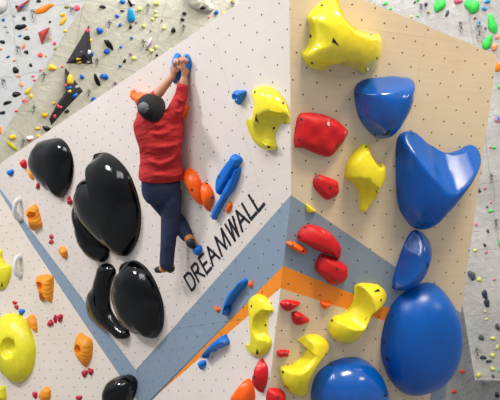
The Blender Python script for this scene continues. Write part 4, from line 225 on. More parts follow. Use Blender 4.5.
{"plane":"A","c":[-0.9345,-1.2331],"o":[[-0.019,0.126],[-0.01,0.13],[-0.0,0.13],[0.009,0.128],[0.016,0.123],[0.022,0.117],[0.026,0.112],[0.031,0.107],[0.036,0.103],[0.042,0.098],[0.046,0.092],[0.05,0.085],[0.054,0.078],[0.057,0.071],[0.06,0.064],[0.063,0.057],[0.066,0.05],[0.068,0.042],[0.069,0.035],[0.071,0.027],[0.072,0.02],[0.072,0.012],[0.072,0.005],[0.072,-0.003],[0.071,-0.01],[0.069,-0.017],[0.067,-0.025],[0.064,-0.032],[0.06,-0.038],[0.056,-0.045],[0.052,-0.051],[0.047,-0.058],[0.042,-0.064],[0.036,-0.069],[0.031,-0.075],[0.024,-0.08],[0.018,-0.085],[0.013,-0.091],[0.007,-0.096],[0.0,-0.1],[-0.01,-0.102],[-0.021,-0.102],[-0.03,-0.104],[-0.034,-0.111],[-0.038,-0.122],[-0.044,-0.131],[-0.051,-0.132],[-0.055,-0.127],[-0.054,-0.118],[-0.052,-0.108],[-0.049,-0.099],[-0.047,-0.091],[-0.046,-0.084],[-0.045,-0.076],[-0.046,-0.068],[-0.047,-0.061],[-0.05,-0.054],[-0.052,-0.046],[-0.055,-0.039],[-0.057,-0.031],[-0.057,-0.024],[-0.056,-0.016],[-0.055,-0.009],[-0.054,-0.001],[-0.053,0.006],[-0.052,0.014],[-0.05,0.021],[-0.048,0.029],[-0.045,0.036],[-0.042,0.043],[-0.039,0.05],[-0.036,0.057],[-0.034,0.064],[-0.032,0.071],[-0.03,0.079],[-0.029,0.086],[-0.029,0.094],[-0.028,0.102],[-0.027,0.111],[-0.024,0.119]],"s":[[0.0,0.0]],"h":0.08,"p":2.2,"q":1.6,"f":[],"m":"orange","g":0.3,"ck":1,"lu":0,"sd":9,"rb":0,"lb":-1,"l":"orange leaf hold between the big orange teardrop hold and the blue bar hold","lo":[],"bo":[[0.0287,0.1078,0.0062,0.674,0.7244,0.145],[0.0623,-0.0244,0.0211,0.8684,-0.364,0.3366]],"gr":None,"sm":0},
{"plane":"A","c":[-0.5987,-1.1133],"o":[[0.144,0.129],[0.157,0.126],[0.169,0.119],[0.179,0.111],[0.189,0.103],[0.199,0.095],[0.207,0.086],[0.215,0.076],[0.22,0.066],[0.216,0.057],[0.206,0.049],[0.196,0.043],[0.185,0.037],[0.174,0.031],[0.162,0.025],[0.15,0.02],[0.138,0.015],[0.126,0.009],[0.114,0.004],[0.101,-0.002],[0.089,-0.007],[0.077,-0.013],[0.065,-0.019],[0.053,-0.025],[0.041,-0.031],[0.029,-0.037],[0.018,-0.043],[0.006,-0.049],[-0.006,-0.055],[-0.018,-0.061],[-0.031,-0.067],[-0.043,-0.073],[-0.055,-0.079],[-0.067,-0.086],[-0.079,-0.092],[-0.09,-0.1],[-0.101,-0.107],[-0.113,-0.112],[-0.127,-0.116],[-0.142,-0.12],[-0.154,-0.128],[-0.164,-0.14],[-0.175,-0.148],[-0.18,-0.143],[-0.187,-0.134],[-0.193,-0.123],[-0.193,-0.112],[-0.189,-0.1],[-0.184,-0.089],[-0.18,-0.079],[-0.176,-0.068],[-0.17,-0.058],[-0.165,-0.048],[-0.16,-0.038],[-0.154,-0.028],[-0.15,-0.017],[-0.144,-0.007],[-0.136,0.003],[-0.126,0.011],[-0.115,0.018],[-0.103,0.025],[-0.091,0.031],[-0.079,0.037],[-0.066,0.043],[-0.054,0.049],[-0.041,0.054],[-0.028,0.059],[-0.015,0.064],[-0.002,0.069],[0.01,0.075],[0.023,0.08],[0.035,0.085],[0.048,0.09],[0.062,0.094],[0.077,0.097],[0.09,0.101],[0.103,0.105],[0.113,0.112],[0.123,0.12],[0.133,0.127]],"s":[[0.1444,0.0765],[-0.1259,-0.0848]],"h":0.06,"p":4,"q":1.6,"f":[],"m":"azure","g":0.45,"ck":1,"lu":0,"sd":11,"rb":0,"lb":-1,"l":"chunky blue bar hold slanting upward, upper of two right of the climber","lo":[],"bo":[[-0.0646,-0.0021,0.0577,-0.1248,0.2305,0.965]],"gr":None,"sm":0},
{"plane":"A","c":[-0.686,-1.2697],"o":[[0.251,0.166],[0.258,0.163],[0.254,0.151],[0.247,0.139],[0.239,0.128],[0.23,0.117],[0.22,0.107],[0.209,0.097],[0.199,0.087],[0.188,0.077],[0.177,0.067],[0.165,0.058],[0.154,0.048],[0.142,0.039],[0.13,0.03],[0.117,0.021],[0.104,0.013],[0.09,0.005],[0.076,-0.001],[0.06,-0.008],[0.043,-0.013],[0.027,-0.02],[0.011,-0.027],[-0.005,-0.034],[-0.02,-0.042],[-0.035,-0.05],[-0.05,-0.058],[-0.065,-0.066],[-0.08,-0.074],[-0.095,-0.083],[-0.11,-0.091],[-0.125,-0.1],[-0.139,-0.11],[-0.152,-0.119],[-0.165,-0.128],[-0.179,-0.136],[-0.195,-0.142],[-0.211,-0.148],[-0.225,-0.159],[-0.238,-0.173],[-0.252,-0.181],[-0.258,-0.173],[-0.259,-0.159],[-0.257,-0.143],[-0.252,-0.129],[-0.244,-0.116],[-0.234,-0.104],[-0.222,-0.094],[-0.21,-0.083],[-0.196,-0.074],[-0.182,-0.064],[-0.168,-0.055],[-0.154,-0.046],[-0.139,-0.038],[-0.124,-0.03],[-0.109,-0.021],[-0.094,-0.013],[-0.079,-0.005],[-0.065,0.003],[-0.051,0.012],[-0.038,0.021],[-0.025,0.031],[-0.012,0.04],[0.001,0.049],[0.015,0.057],[0.029,0.065],[0.044,0.072],[0.059,0.079],[0.074,0.087],[0.089,0.094],[0.104,0.101],[0.12,0.107],[0.139,0.109],[0.16,0.11],[0.18,0.11],[0.198,0.113],[0.213,0.118],[0.224,0.127],[0.233,0.14],[0.241,0.155]],"s":[[0.2079,0.135],[0.058,0.0187],[-0.2205,-0.1442]],"h":0.06,"p":3,"q":1.6,"f":[],"m":"azure","g":0.45,"ck":0,"lu":0,"sd":13,"rb":0,"lb":-1,"l":"slim wavy blue hold just below the chunky blue bar hold","lo":[],"bo":[],"gr":None,"sm":0},
{"plane":"A","c":[-0.7173,-1.3861],"o":[[0.029,0.046],[0.033,0.045],[0.037,0.043],[0.04,0.041],[0.043,0.039],[0.046,0.037],[0.048,0.034],[0.049,0.031],[0.05,0.028],[0.05,0.025],[0.05,0.022],[0.049,0.019],[0.047,0.016],[0.046,0.013],[0.044,0.01],[0.043,0.007],[0.041,0.004],[0.039,0.002],[0.037,-0.001],[0.035,-0.003],[0.032,-0.006],[0.03,-0.009],[0.027,-0.011],[0.025,-0.013],[0.022,-0.016],[0.019,-0.018],[0.016,-0.02],[0.013,-0.022],[0.01,-0.024],[0.007,-0.026],[0.003,-0.028],[0.0,-0.03],[-0.003,-0.032],[-0.006,-0.034],[-0.01,-0.036],[-0.013,-0.037],[-0.017,-0.039],[-0.02,-0.04],[-0.024,-0.042],[-0.028,-0.043],[-0.032,-0.044],[-0.037,-0.044],[-0.041,-0.043],[-0.045,-0.042],[-0.049,-0.039],[-0.052,-0.037],[-0.054,-0.034],[-0.055,-0.03],[-0.055,-0.027],[-0.053,-0.024],[-0.05,-0.021],[-0.048,-0.018],[-0.046,-0.016],[-0.044,-0.013],[-0.043,-0.01],[-0.041,-0.008],[-0.038,-0.005],[-0.036,-0.002],[-0.034,0.0],[-0.032,0.003],[-0.029,0.005],[-0.027,0.008],[-0.025,0.01],[-0.022,0.012],[-0.02,0.015],[-0.017,0.017],[-0.014,0.019],[-0.01,0.021],[-0.007,0.023],[-0.004,0.025],[-0.001,0.027],[0.003,0.029],[0.006,0.031],[0.009,0.033],[0.011,0.035],[0.013,0.038],[0.016,0.04],[0.018,0.043],[0.021,0.045],[0.025,0.046]],"s":[[0.0,0.0]],"h":0.03,"p":2.5,"q":1.6,"f":[],"m":"orange","g":0.4,"ck":0,"lu":0,"sd":7,"rb":0,"lb":-1,"l":"tiny orange oval hold above the black lettering","lo":[],"bo":[],"gr":None,"sm":0},
{"plane":"A","c":[-1.3016,-1.6535],"o":[[-0.045,0.023],[-0.043,0.026],[-0.041,0.029],[-0.037,0.031],[-0.033,0.033],[-0.029,0.035],[-0.025,0.036],[-0.021,0.037],[-0.016,0.038],[-0.012,0.039],[-0.008,0.04],[-0.003,0.041],[0.001,0.042],[0.005,0.043],[0.009,0.043],[0.014,0.043],[0.018,0.042],[0.022,0.041],[0.026,0.04],[0.029,0.038],[0.033,0.037],[0.037,0.036],[0.04,0.035],[0.043,0.033],[0.046,0.03],[0.049,0.028],[0.052,0.025],[0.054,0.022],[0.055,0.019],[0.056,0.015],[0.057,0.012],[0.057,0.008],[0.056,0.005],[0.055,0.001],[0.054,-0.002],[0.052,-0.005],[0.05,-0.008],[0.047,-0.011],[0.045,-0.014],[0.042,-0.016],[0.039,-0.019],[0.035,-0.021],[0.032,-0.023],[0.029,-0.026],[0.026,-0.028],[0.022,-0.03],[0.018,-0.031],[0.013,-0.032],[0.01,-0.032],[0.007,-0.033],[0.003,-0.035],[-0.001,-0.037],[-0.004,-0.039],[-0.005,-0.04],[-0.007,-0.045],[-0.011,-0.049],[-0.015,-0.051],[-0.019,-0.051],[-0.023,-0.049],[-0.027,-0.046],[-0.03,-0.043],[-0.033,-0.041],[-0.036,-0.038],[-0.038,-0.035],[-0.042,-0.032],[-0.045,-0.03],[-0.047,-0.027],[-0.049,-0.023],[-0.049,-0.02],[-0.049,-0.016],[-0.05,-0.012],[-0.051,-0.009],[-0.051,-0.005],[-0.051,-0.002],[-0.051,0.002],[-0.05,0.005],[-0.049,0.008],[-0.048,0.012],[-0.047,0.015],[-0.046,0.019]],"s":[[0.0,0.0]],"h":0.06,"p":2.5,"q":1.6,"f":[],"m":"azure","g":0.35,"ck":0,"lu":0,"sd":6,"rb":0,"lb":-1,"l":"small blue foothold under the climber's upper foot, beside the lettering","lo":[],"bo":[],"gr":None,"sm":0},
{"plane":"A","c":[-3.4144,-0.286],"o":[[0.103,0.293],[0.145,0.285],[0.186,0.275],[0.226,0.264],[0.265,0.251],[0.302,0.238],[0.334,0.221],[0.359,0.201],[0.381,0.179],[0.4,0.157],[0.417,0.135],[0.43,0.112],[0.439,0.089],[0.445,0.066],[0.45,0.043],[0.452,0.02],[0.452,-0.002],[0.45,-0.024],[0.445,-0.046],[0.438,-0.067],[0.429,-0.088],[0.417,-0.109],[0.404,-0.129],[0.39,-0.148],[0.375,-0.168],[0.359,-0.187],[0.341,-0.206],[0.322,-0.224],[0.301,-0.241],[0.278,-0.257],[0.253,-0.273],[0.226,-0.288],[0.197,-0.301],[0.168,-0.315],[0.136,-0.327],[0.103,-0.337],[0.069,-0.348],[0.034,-0.359],[-0.001,-0.37],[-0.035,-0.369],[-0.058,-0.351],[-0.077,-0.328],[-0.104,-0.306],[-0.138,-0.287],[-0.175,-0.269],[-0.207,-0.25],[-0.234,-0.229],[-0.258,-0.207],[-0.281,-0.184],[-0.305,-0.162],[-0.33,-0.139],[-0.354,-0.116],[-0.376,-0.093],[-0.396,-0.069],[-0.415,-0.045],[-0.432,-0.021],[-0.448,0.004],[-0.463,0.028],[-0.475,0.053],[-0.484,0.078],[-0.49,0.103],[-0.492,0.127],[-0.491,0.152],[-0.487,0.176],[-0.477,0.199],[-0.46,0.22],[-0.436,0.238],[-0.409,0.255],[-0.38,0.27],[-0.351,0.287],[-0.323,0.304],[-0.294,0.32],[-0.259,0.332],[-0.216,0.338],[-0.169,0.337],[-0.12,0.332],[-0.072,0.326],[-0.027,0.319],[0.017,0.31],[0.06,0.301]],"s":[[0.0,0.0]],"h":0.15,"p":3,"q":1.9,"f":[["shelf",[[-0.5452,0.1104],[-0.4225,0.2601],[-0.1228,0.3395],[0.1403,0.305],[0.3935,0.2028]],2.2,0.02]],"m":"black","g":0.04,"ck":0,"lu":0,"sd":15,"rb":0,"lb":-1,"l":"glossy black dome hold at the upper left of the white face, alone","lo":[],"bo":[[0.0966,-0.3381,0.0073,0.283,-0.9451,0.1632]],"gr":None,"sm":0},
{"plane":"A","c":[-3.021,-1.1388],"o":[[-0.109,0.372],[-0.078,0.38],[-0.047,0.379],[-0.026,0.369],[-0.017,0.35],[-0.015,0.328],[-0.007,0.311],[0.013,0.297],[0.035,0.282],[0.051,0.265],[0.064,0.245],[0.075,0.226],[0.086,0.206],[0.097,0.186],[0.108,0.167],[0.118,0.147],[0.128,0.127],[0.137,0.106],[0.146,0.086],[0.155,0.066],[0.163,0.046],[0.171,0.026],[0.178,0.005],[0.185,-0.015],[0.191,-0.035],[0.197,-0.056],[0.203,-0.076],[0.208,-0.097],[0.212,-0.117],[0.215,-0.138],[0.219,-0.158],[0.221,-0.179],[0.223,-0.199],[0.223,-0.22],[0.221,-0.24],[0.217,-0.26],[0.208,-0.279],[0.194,-0.297],[0.175,-0.311],[0.154,-0.323],[0.13,-0.332],[0.104,-0.339],[0.076,-0.344],[0.046,-0.346],[0.015,-0.343],[-0.014,-0.335],[-0.042,-0.324],[-0.066,-0.31],[-0.088,-0.294],[-0.106,-0.276],[-0.121,-0.257],[-0.134,-0.237],[-0.147,-0.218],[-0.16,-0.198],[-0.173,-0.178],[-0.186,-0.158],[-0.195,-0.138],[-0.199,-0.117],[-0.198,-0.095],[-0.196,-0.074],[-0.196,-0.052],[-0.197,-0.031],[-0.197,-0.01],[-0.197,0.012],[-0.195,0.033],[-0.194,0.054],[-0.193,0.075],[-0.19,0.097],[-0.183,0.117],[-0.171,0.137],[-0.155,0.156],[-0.14,0.175],[-0.127,0.194],[-0.12,0.214],[-0.116,0.235],[-0.12,0.257],[-0.129,0.282],[-0.14,0.309],[-0.144,0.335],[-0.134,0.357]],"s":[[0.0,0.0]],"h":0.18,"p":2.4,"q":1.8,"f":[],"m":"black","g":0.05,"ck":0,"lu":0,"sd":12,"rb":0,"lb":-1,"l":"glossy black dome hold behind and left of the largest black dome","lo":[],"bo":[],"gr":None,"sm":0},
{"plane":"A","c":[-2.5036,-0.9482],"o":[[-0.044,0.544],[-0.0,0.55],[0.064,0.54],[0.127,0.527],[0.183,0.512],[0.231,0.491],[0.272,0.465],[0.309,0.437],[0.343,0.408],[0.374,0.378],[0.401,0.347],[0.426,0.315],[0.449,0.283],[0.469,0.25],[0.484,0.217],[0.496,0.184],[0.505,0.151],[0.511,0.117],[0.515,0.084],[0.518,0.051],[0.519,0.018],[0.519,-0.015],[0.517,-0.048],[0.514,-0.081],[0.508,-0.113],[0.501,-0.146],[0.491,-0.178],[0.478,-0.209],[0.463,-0.24],[0.444,-0.27],[0.424,-0.3],[0.401,-0.33],[0.376,-0.358],[0.349,-0.386],[0.318,-0.413],[0.284,-0.439],[0.248,-0.463],[0.208,-0.485],[0.166,-0.506],[0.121,-0.525],[0.072,-0.543],[0.02,-0.557],[-0.031,-0.556],[-0.069,-0.531],[-0.106,-0.504],[-0.152,-0.479],[-0.2,-0.455],[-0.244,-0.43],[-0.286,-0.403],[-0.326,-0.375],[-0.365,-0.345],[-0.4,-0.315],[-0.434,-0.283],[-0.465,-0.25],[-0.495,-0.217],[-0.524,-0.183],[-0.552,-0.149],[-0.578,-0.114],[-0.602,-0.078],[-0.62,-0.042],[-0.632,-0.005],[-0.637,0.032],[-0.638,0.069],[-0.635,0.106],[-0.631,0.143],[-0.628,0.181],[-0.626,0.222],[-0.621,0.263],[-0.602,0.301],[-0.563,0.331],[-0.506,0.351],[-0.442,0.363],[-0.372,0.369],[-0.288,0.363],[-0.19,0.349],[-0.092,0.34],[-0.022,0.35],[0.018,0.383],[0.011,0.436],[-0.03,0.499]],"s":[[0.0,0.0]],"h":0.21,"p":3,"q":1.8,"f":[["shelf",[[-0.665,0.13],[-0.3867,0.3542],[-0.0914,0.5152],[0.1878,0.5294],[0.3167,0.459]],1.7,0.05]],"m":"black","g":0.03,"ck":0,"lu":0,"sd":20,"rb":0,"lb":-1,"l":"largest glossy black dome hold left of the climber, overlapping another black dome","lo":[],"bo":[[0.499,0.16,0.0167,0.9506,0.2449,0.1906],[0.5053,-0.1201,0.0069,0.9562,-0.224,0.1886]],"gr":None,"sm":0},
{"plane":"A","c":[-2.4916,-1.9669],"o":[[-0.117,0.407],[-0.065,0.41],[-0.016,0.41],[0.029,0.41],[0.07,0.407],[0.108,0.401],[0.143,0.39],[0.174,0.375],[0.202,0.357],[0.229,0.339],[0.253,0.319],[0.275,0.298],[0.294,0.275],[0.31,0.252],[0.324,0.228],[0.336,0.203],[0.346,0.179],[0.355,0.154],[0.362,0.129],[0.369,0.104],[0.374,0.078],[0.378,0.053],[0.381,0.028],[0.383,0.002],[0.384,-0.023],[0.383,-0.049],[0.381,-0.074],[0.376,-0.1],[0.369,-0.125],[0.361,-0.15],[0.35,-0.175],[0.338,-0.2],[0.324,-0.224],[0.309,-0.248],[0.292,-0.272],[0.273,-0.295],[0.253,-0.317],[0.229,-0.338],[0.201,-0.356],[0.171,-0.373],[0.138,-0.39],[0.104,-0.408],[0.066,-0.417],[0.03,-0.412],[-0.004,-0.4],[-0.042,-0.389],[-0.083,-0.381],[-0.124,-0.373],[-0.163,-0.362],[-0.199,-0.347],[-0.231,-0.33],[-0.262,-0.311],[-0.29,-0.29],[-0.315,-0.268],[-0.336,-0.245],[-0.355,-0.221],[-0.372,-0.196],[-0.386,-0.17],[-0.396,-0.143],[-0.403,-0.116],[-0.407,-0.089],[-0.41,-0.062],[-0.412,-0.034],[-0.414,-0.007],[-0.416,0.021],[-0.418,0.048],[-0.417,0.076],[-0.412,0.104],[-0.403,0.131],[-0.392,0.158],[-0.38,0.186],[-0.364,0.212],[-0.341,0.236],[-0.312,0.258],[-0.282,0.279],[-0.258,0.302],[-0.24,0.328],[-0.224,0.355],[-0.201,0.379],[-0.165,0.397]],"s":[[0.0,0.0]],"h":0.2,"p":3,"q":1.8,"f":[["shelf",[[-0.4252,0.1094],[-0.3321,0.2257],[-0.161,0.3573],[0.0642,0.43],[0.2226,0.3765]],1.9,0.04]],"m":"black","g":0.03,"ck":0,"lu":0,"sd":17,"rb":0,"lb":-1,"l":"black dome hold near the climber's lower foot, right of a smaller black hold","lo":[],"bo":[[0.3192,-0.2253,0.025,0.832,-0.5339,0.1509]],"gr":None,"sm":0},
{"plane":"A","c":[-3.1679,-1.9226],"o":[[0.117,0.416],[0.157,0.426],[0.204,0.425],[0.251,0.417],[0.296,0.405],[0.333,0.387],[0.358,0.365],[0.375,0.34],[0.378,0.314],[0.364,0.289],[0.335,0.268],[0.301,0.249],[0.268,0.229],[0.237,0.208],[0.211,0.185],[0.186,0.162],[0.162,0.138],[0.14,0.113],[0.119,0.088],[0.102,0.062],[0.087,0.036],[0.074,0.009],[0.063,-0.018],[0.058,-0.045],[0.057,-0.073],[0.063,-0.1],[0.075,-0.127],[0.091,-0.152],[0.109,-0.177],[0.128,-0.201],[0.147,-0.225],[0.169,-0.249],[0.194,-0.271],[0.221,-0.292],[0.248,-0.312],[0.271,-0.334],[0.285,-0.357],[0.28,-0.383],[0.248,-0.404],[0.204,-0.417],[0.159,-0.42],[0.119,-0.411],[0.085,-0.393],[0.055,-0.374],[0.023,-0.356],[-0.015,-0.342],[-0.058,-0.329],[-0.102,-0.315],[-0.146,-0.301],[-0.186,-0.284],[-0.224,-0.266],[-0.258,-0.247],[-0.291,-0.226],[-0.323,-0.205],[-0.358,-0.185],[-0.393,-0.164],[-0.424,-0.142],[-0.447,-0.117],[-0.459,-0.09],[-0.461,-0.062],[-0.457,-0.034],[-0.447,-0.006],[-0.435,0.022],[-0.421,0.049],[-0.404,0.076],[-0.383,0.101],[-0.357,0.126],[-0.329,0.15],[-0.295,0.172],[-0.254,0.191],[-0.205,0.207],[-0.155,0.222],[-0.113,0.241],[-0.083,0.264],[-0.06,0.289],[-0.035,0.312],[-0.003,0.332],[0.031,0.351],[0.061,0.372],[0.087,0.395]],"s":[[0.1809,0.3293],[-0.0933,0.0769],[-0.0528,-0.1567],[0.1353,-0.3468]],"h":0.1,"p":2.4,"q":1.6,"f":[],"m":"black","g":0.05,"ck":0,"lu":0,"sd":19,"rb":0,"lb":-1,"l":"narrow black twisted hold tucked against the left of the lower black dome","lo":[],"bo":[],"gr":None,"sm":0},
{"plane":"A2","c":[1.2738,-0.5503],"o":[[-0.233,-0.05],[-0.232,-0.035],[-0.229,-0.02],[-0.226,-0.004],[-0.222,0.011],[-0.216,0.025],[-0.209,0.04],[-0.199,0.053],[-0.189,0.066],[-0.178,0.08],[-0.168,0.093],[-0.158,0.107],[-0.147,0.12],[-0.134,0.132],[-0.118,0.142],[-0.101,0.15],[-0.084,0.158],[-0.065,0.164],[-0.047,0.17],[-0.028,0.176],[-0.009,0.179],[0.01,0.182],[0.03,0.184],[0.049,0.186],[0.068,0.188],[0.087,0.191],[0.106,0.192],[0.124,0.192],[0.143,0.19],[0.161,0.187],[0.178,0.181],[0.194,0.174],[0.208,0.165],[0.221,0.154],[0.232,0.142],[0.24,0.128],[0.244,0.113],[0.245,0.098],[0.243,0.083],[0.24,0.068],[0.235,0.053],[0.229,0.039],[0.223,0.024],[0.217,0.01],[0.21,-0.004],[0.202,-0.018],[0.194,-0.032],[0.185,-0.045],[0.174,-0.058],[0.164,-0.071],[0.154,-0.083],[0.143,-0.096],[0.132,-0.108],[0.12,-0.119],[0.109,-0.13],[0.097,-0.141],[0.084,-0.151],[0.07,-0.16],[0.054,-0.167],[0.037,-0.174],[0.02,-0.18],[0.002,-0.185],[-0.017,-0.19],[-0.035,-0.195],[-0.055,-0.2],[-0.075,-0.205],[-0.096,-0.208],[-0.117,-0.208],[-0.138,-0.206],[-0.158,-0.202],[-0.178,-0.196],[-0.196,-0.187],[-0.211,-0.176],[-0.222,-0.162],[-0.228,-0.145],[-0.23,-0.129],[-0.23,-0.112],[-0.231,-0.096],[-0.232,-0.081],[-0.233,-0.066]],"s":[[0.0,0.0]],"h":0.2,"p":2.5,"q":1.8,"f":[],"m":"black","g":0.1,"ck":1,"lu":0,"sd":13,"rb":0,"lb":-1,"l":"scuffed black dome hold at the bottom where the two grey-blue bands meet","lo":[],"bo":[],"gr":None,"sm":0},
{"plane":"A1","c":[0.2285,0.6085],"o":[[0.169,0.087],[0.174,0.093],[0.175,0.109],[0.178,0.123],[0.185,0.131],[0.193,0.127],[0.199,0.118],[0.201,0.108],[0.199,0.099],[0.193,0.09],[0.185,0.082],[0.175,0.075],[0.165,0.068],[0.155,0.062],[0.143,0.056],[0.131,0.051],[0.119,0.045],[0.107,0.04],[0.094,0.035],[0.082,0.029],[0.07,0.023],[0.058,0.017],[0.046,0.01],[0.035,0.004],[0.023,-0.003],[0.011,-0.009],[0.0,-0.016],[-0.011,-0.022],[-0.022,-0.029],[-0.034,-0.036],[-0.046,-0.042],[-0.057,-0.049],[-0.068,-0.056],[-0.078,-0.064],[-0.091,-0.07],[-0.111,-0.072],[-0.119,-0.072],[-0.129,-0.079],[-0.139,-0.086],[-0.149,-0.094],[-0.158,-0.102],[-0.167,-0.111],[-0.177,-0.119],[-0.191,-0.139],[-0.197,-0.157],[-0.17,-0.154],[-0.144,-0.144],[-0.126,-0.132],[-0.118,-0.122],[-0.117,-0.112],[-0.121,-0.102],[-0.127,-0.091],[-0.132,-0.08],[-0.134,-0.07],[-0.134,-0.059],[-0.133,-0.049],[-0.13,-0.038],[-0.125,-0.029],[-0.118,-0.019],[-0.11,-0.011],[-0.1,-0.003],[-0.089,0.005],[-0.077,0.012],[-0.065,0.018],[-0.055,0.026],[-0.045,0.033],[-0.036,0.041],[-0.026,0.049],[-0.015,0.055],[-0.001,0.059],[0.014,0.062],[0.031,0.063],[0.051,0.062],[0.072,0.059],[0.095,0.056],[0.109,0.06],[0.121,0.066],[0.133,0.071],[0.145,0.076],[0.157,0.082]],"s":[[0.1506,0.0934],[-0.0057,0.0019],[-0.1174,-0.0983]],"h":0.08,"p":2.6,"q":1.5,"f":[],"m":"azure","g":0.4,"ck":1,"lu":0,"sd":12,"rb":0,"lb":-1,"l":"long blue hold tapering downward on the blue band below the lettering","lo":[],"bo":[],"gr":None,"sm":0},
{"plane":"A1","c":[-0.0869,0.5226],"o":[[-0.042,0.033],[-0.038,0.03],[-0.033,0.027],[-0.029,0.026],[-0.027,0.025],[-0.025,0.025],[-0.023,0.024],[-0.02,0.023],[-0.017,0.022],[-0.014,0.021],[-0.01,0.019],[-0.006,0.019],[-0.002,0.019],[0.001,0.018],[0.003,0.017],[0.006,0.016],[0.009,0.014],[0.011,0.013],[0.014,0.012],[0.017,0.011],[0.02,0.01],[0.022,0.008],[0.025,0.007],[0.027,0.006],[0.03,0.004],[0.032,0.003],[0.034,0.001],[0.036,-0.001],[0.038,-0.003],[0.039,-0.005],[0.04,-0.007],[0.04,-0.009],[0.038,-0.011],[0.036,-0.013],[0.035,-0.015],[0.032,-0.017],[0.03,-0.018],[0.028,-0.02],[0.026,-0.021],[0.023,-0.023],[0.02,-0.024],[0.017,-0.025],[0.014,-0.025],[0.011,-0.026],[0.008,-0.026],[0.005,-0.027],[0.004,-0.029],[0.002,-0.032],[-0.001,-0.034],[-0.003,-0.035],[-0.003,-0.033],[-0.002,-0.03],[-0.0,-0.026],[-0.0,-0.023],[-0.002,-0.021],[-0.004,-0.019],[-0.005,-0.017],[-0.007,-0.015],[-0.008,-0.013],[-0.009,-0.011],[-0.011,-0.009],[-0.012,-0.007],[-0.013,-0.005],[-0.014,-0.003],[-0.016,-0.001],[-0.017,0.001],[-0.018,0.003],[-0.019,0.005],[-0.02,0.007],[-0.021,0.009],[-0.022,0.011],[-0.023,0.013],[-0.024,0.016],[-0.025,0.017],[-0.025,0.019],[-0.026,0.021],[-0.027,0.023],[-0.031,0.025],[-0.037,0.028],[-0.041,0.031]],"s":[[0.0,0.0]],"h":0.03,"p":2.5,"q":1.5,"f":[],"m":"orange","g":0.4,"ck":0,"lu":0,"sd":5,"rb":0,"lb":-1,"l":"small orange chip left of the long blue hold on the blue band","lo":[],"bo":[],"gr":None,"sm":0},
{"plane":"A1","c":[0.4727,0.6795],"o":[[-0.003,0.03],[-0.001,0.031],[0.001,0.031],[0.004,0.03],[0.006,0.029],[0.008,0.028],[0.01,0.027],[0.012,0.027],[0.014,0.026],[0.016,0.026],[0.017,0.024],[0.019,0.023],[0.02,0.021],[0.021,0.019],[0.022,0.018],[0.022,0.016],[0.023,0.014],[0.023,0.012],[0.023,0.009],[0.023,0.007],[0.023,0.005],[0.023,0.003],[0.023,0.001],[0.023,-0.001],[0.022,-0.003],[0.022,-0.005],[0.021,-0.007],[0.02,-0.009],[0.02,-0.01],[0.019,-0.012],[0.017,-0.014],[0.016,-0.015],[0.014,-0.017],[0.013,-0.018],[0.011,-0.019],[0.009,-0.02],[0.007,-0.021],[0.005,-0.021],[0.002,-0.02],[-0.001,-0.02],[-0.004,-0.02],[-0.007,-0.021],[-0.009,-0.021],[-0.011,-0.022],[-0.013,-0.022],[-0.014,-0.023],[-0.015,-0.023],[-0.017,-0.025],[-0.021,-0.028],[-0.025,-0.03],[-0.028,-0.029],[-0.029,-0.027],[-0.028,-0.024],[-0.026,-0.021],[-0.024,-0.018],[-0.023,-0.016],[-0.022,-0.014],[-0.021,-0.012],[-0.021,-0.01],[-0.021,-0.008],[-0.021,-0.006],[-0.021,-0.004],[-0.021,-0.002],[-0.02,-0.001],[-0.018,0.001],[-0.016,0.002],[-0.013,0.004],[-0.012,0.005],[-0.011,0.006],[-0.01,0.008],[-0.009,0.009],[-0.008,0.011],[-0.007,0.013],[-0.006,0.014],[-0.004,0.016],[-0.003,0.018],[-0.002,0.02],[-0.002,0.022],[-0.002,0.025],[-0.003,0.027]],"s":[[0.0,0.0]],"h":0.03,"p":2.5,"q":1.5,"f":[],"m":"orange","g":0.4,"ck":0,"lu":0,"sd":5,"rb":0,"lb":-1,"l":"small orange chip right of the long blue hold on the blue band","lo":[],"bo":[],"gr":None,"sm":0},
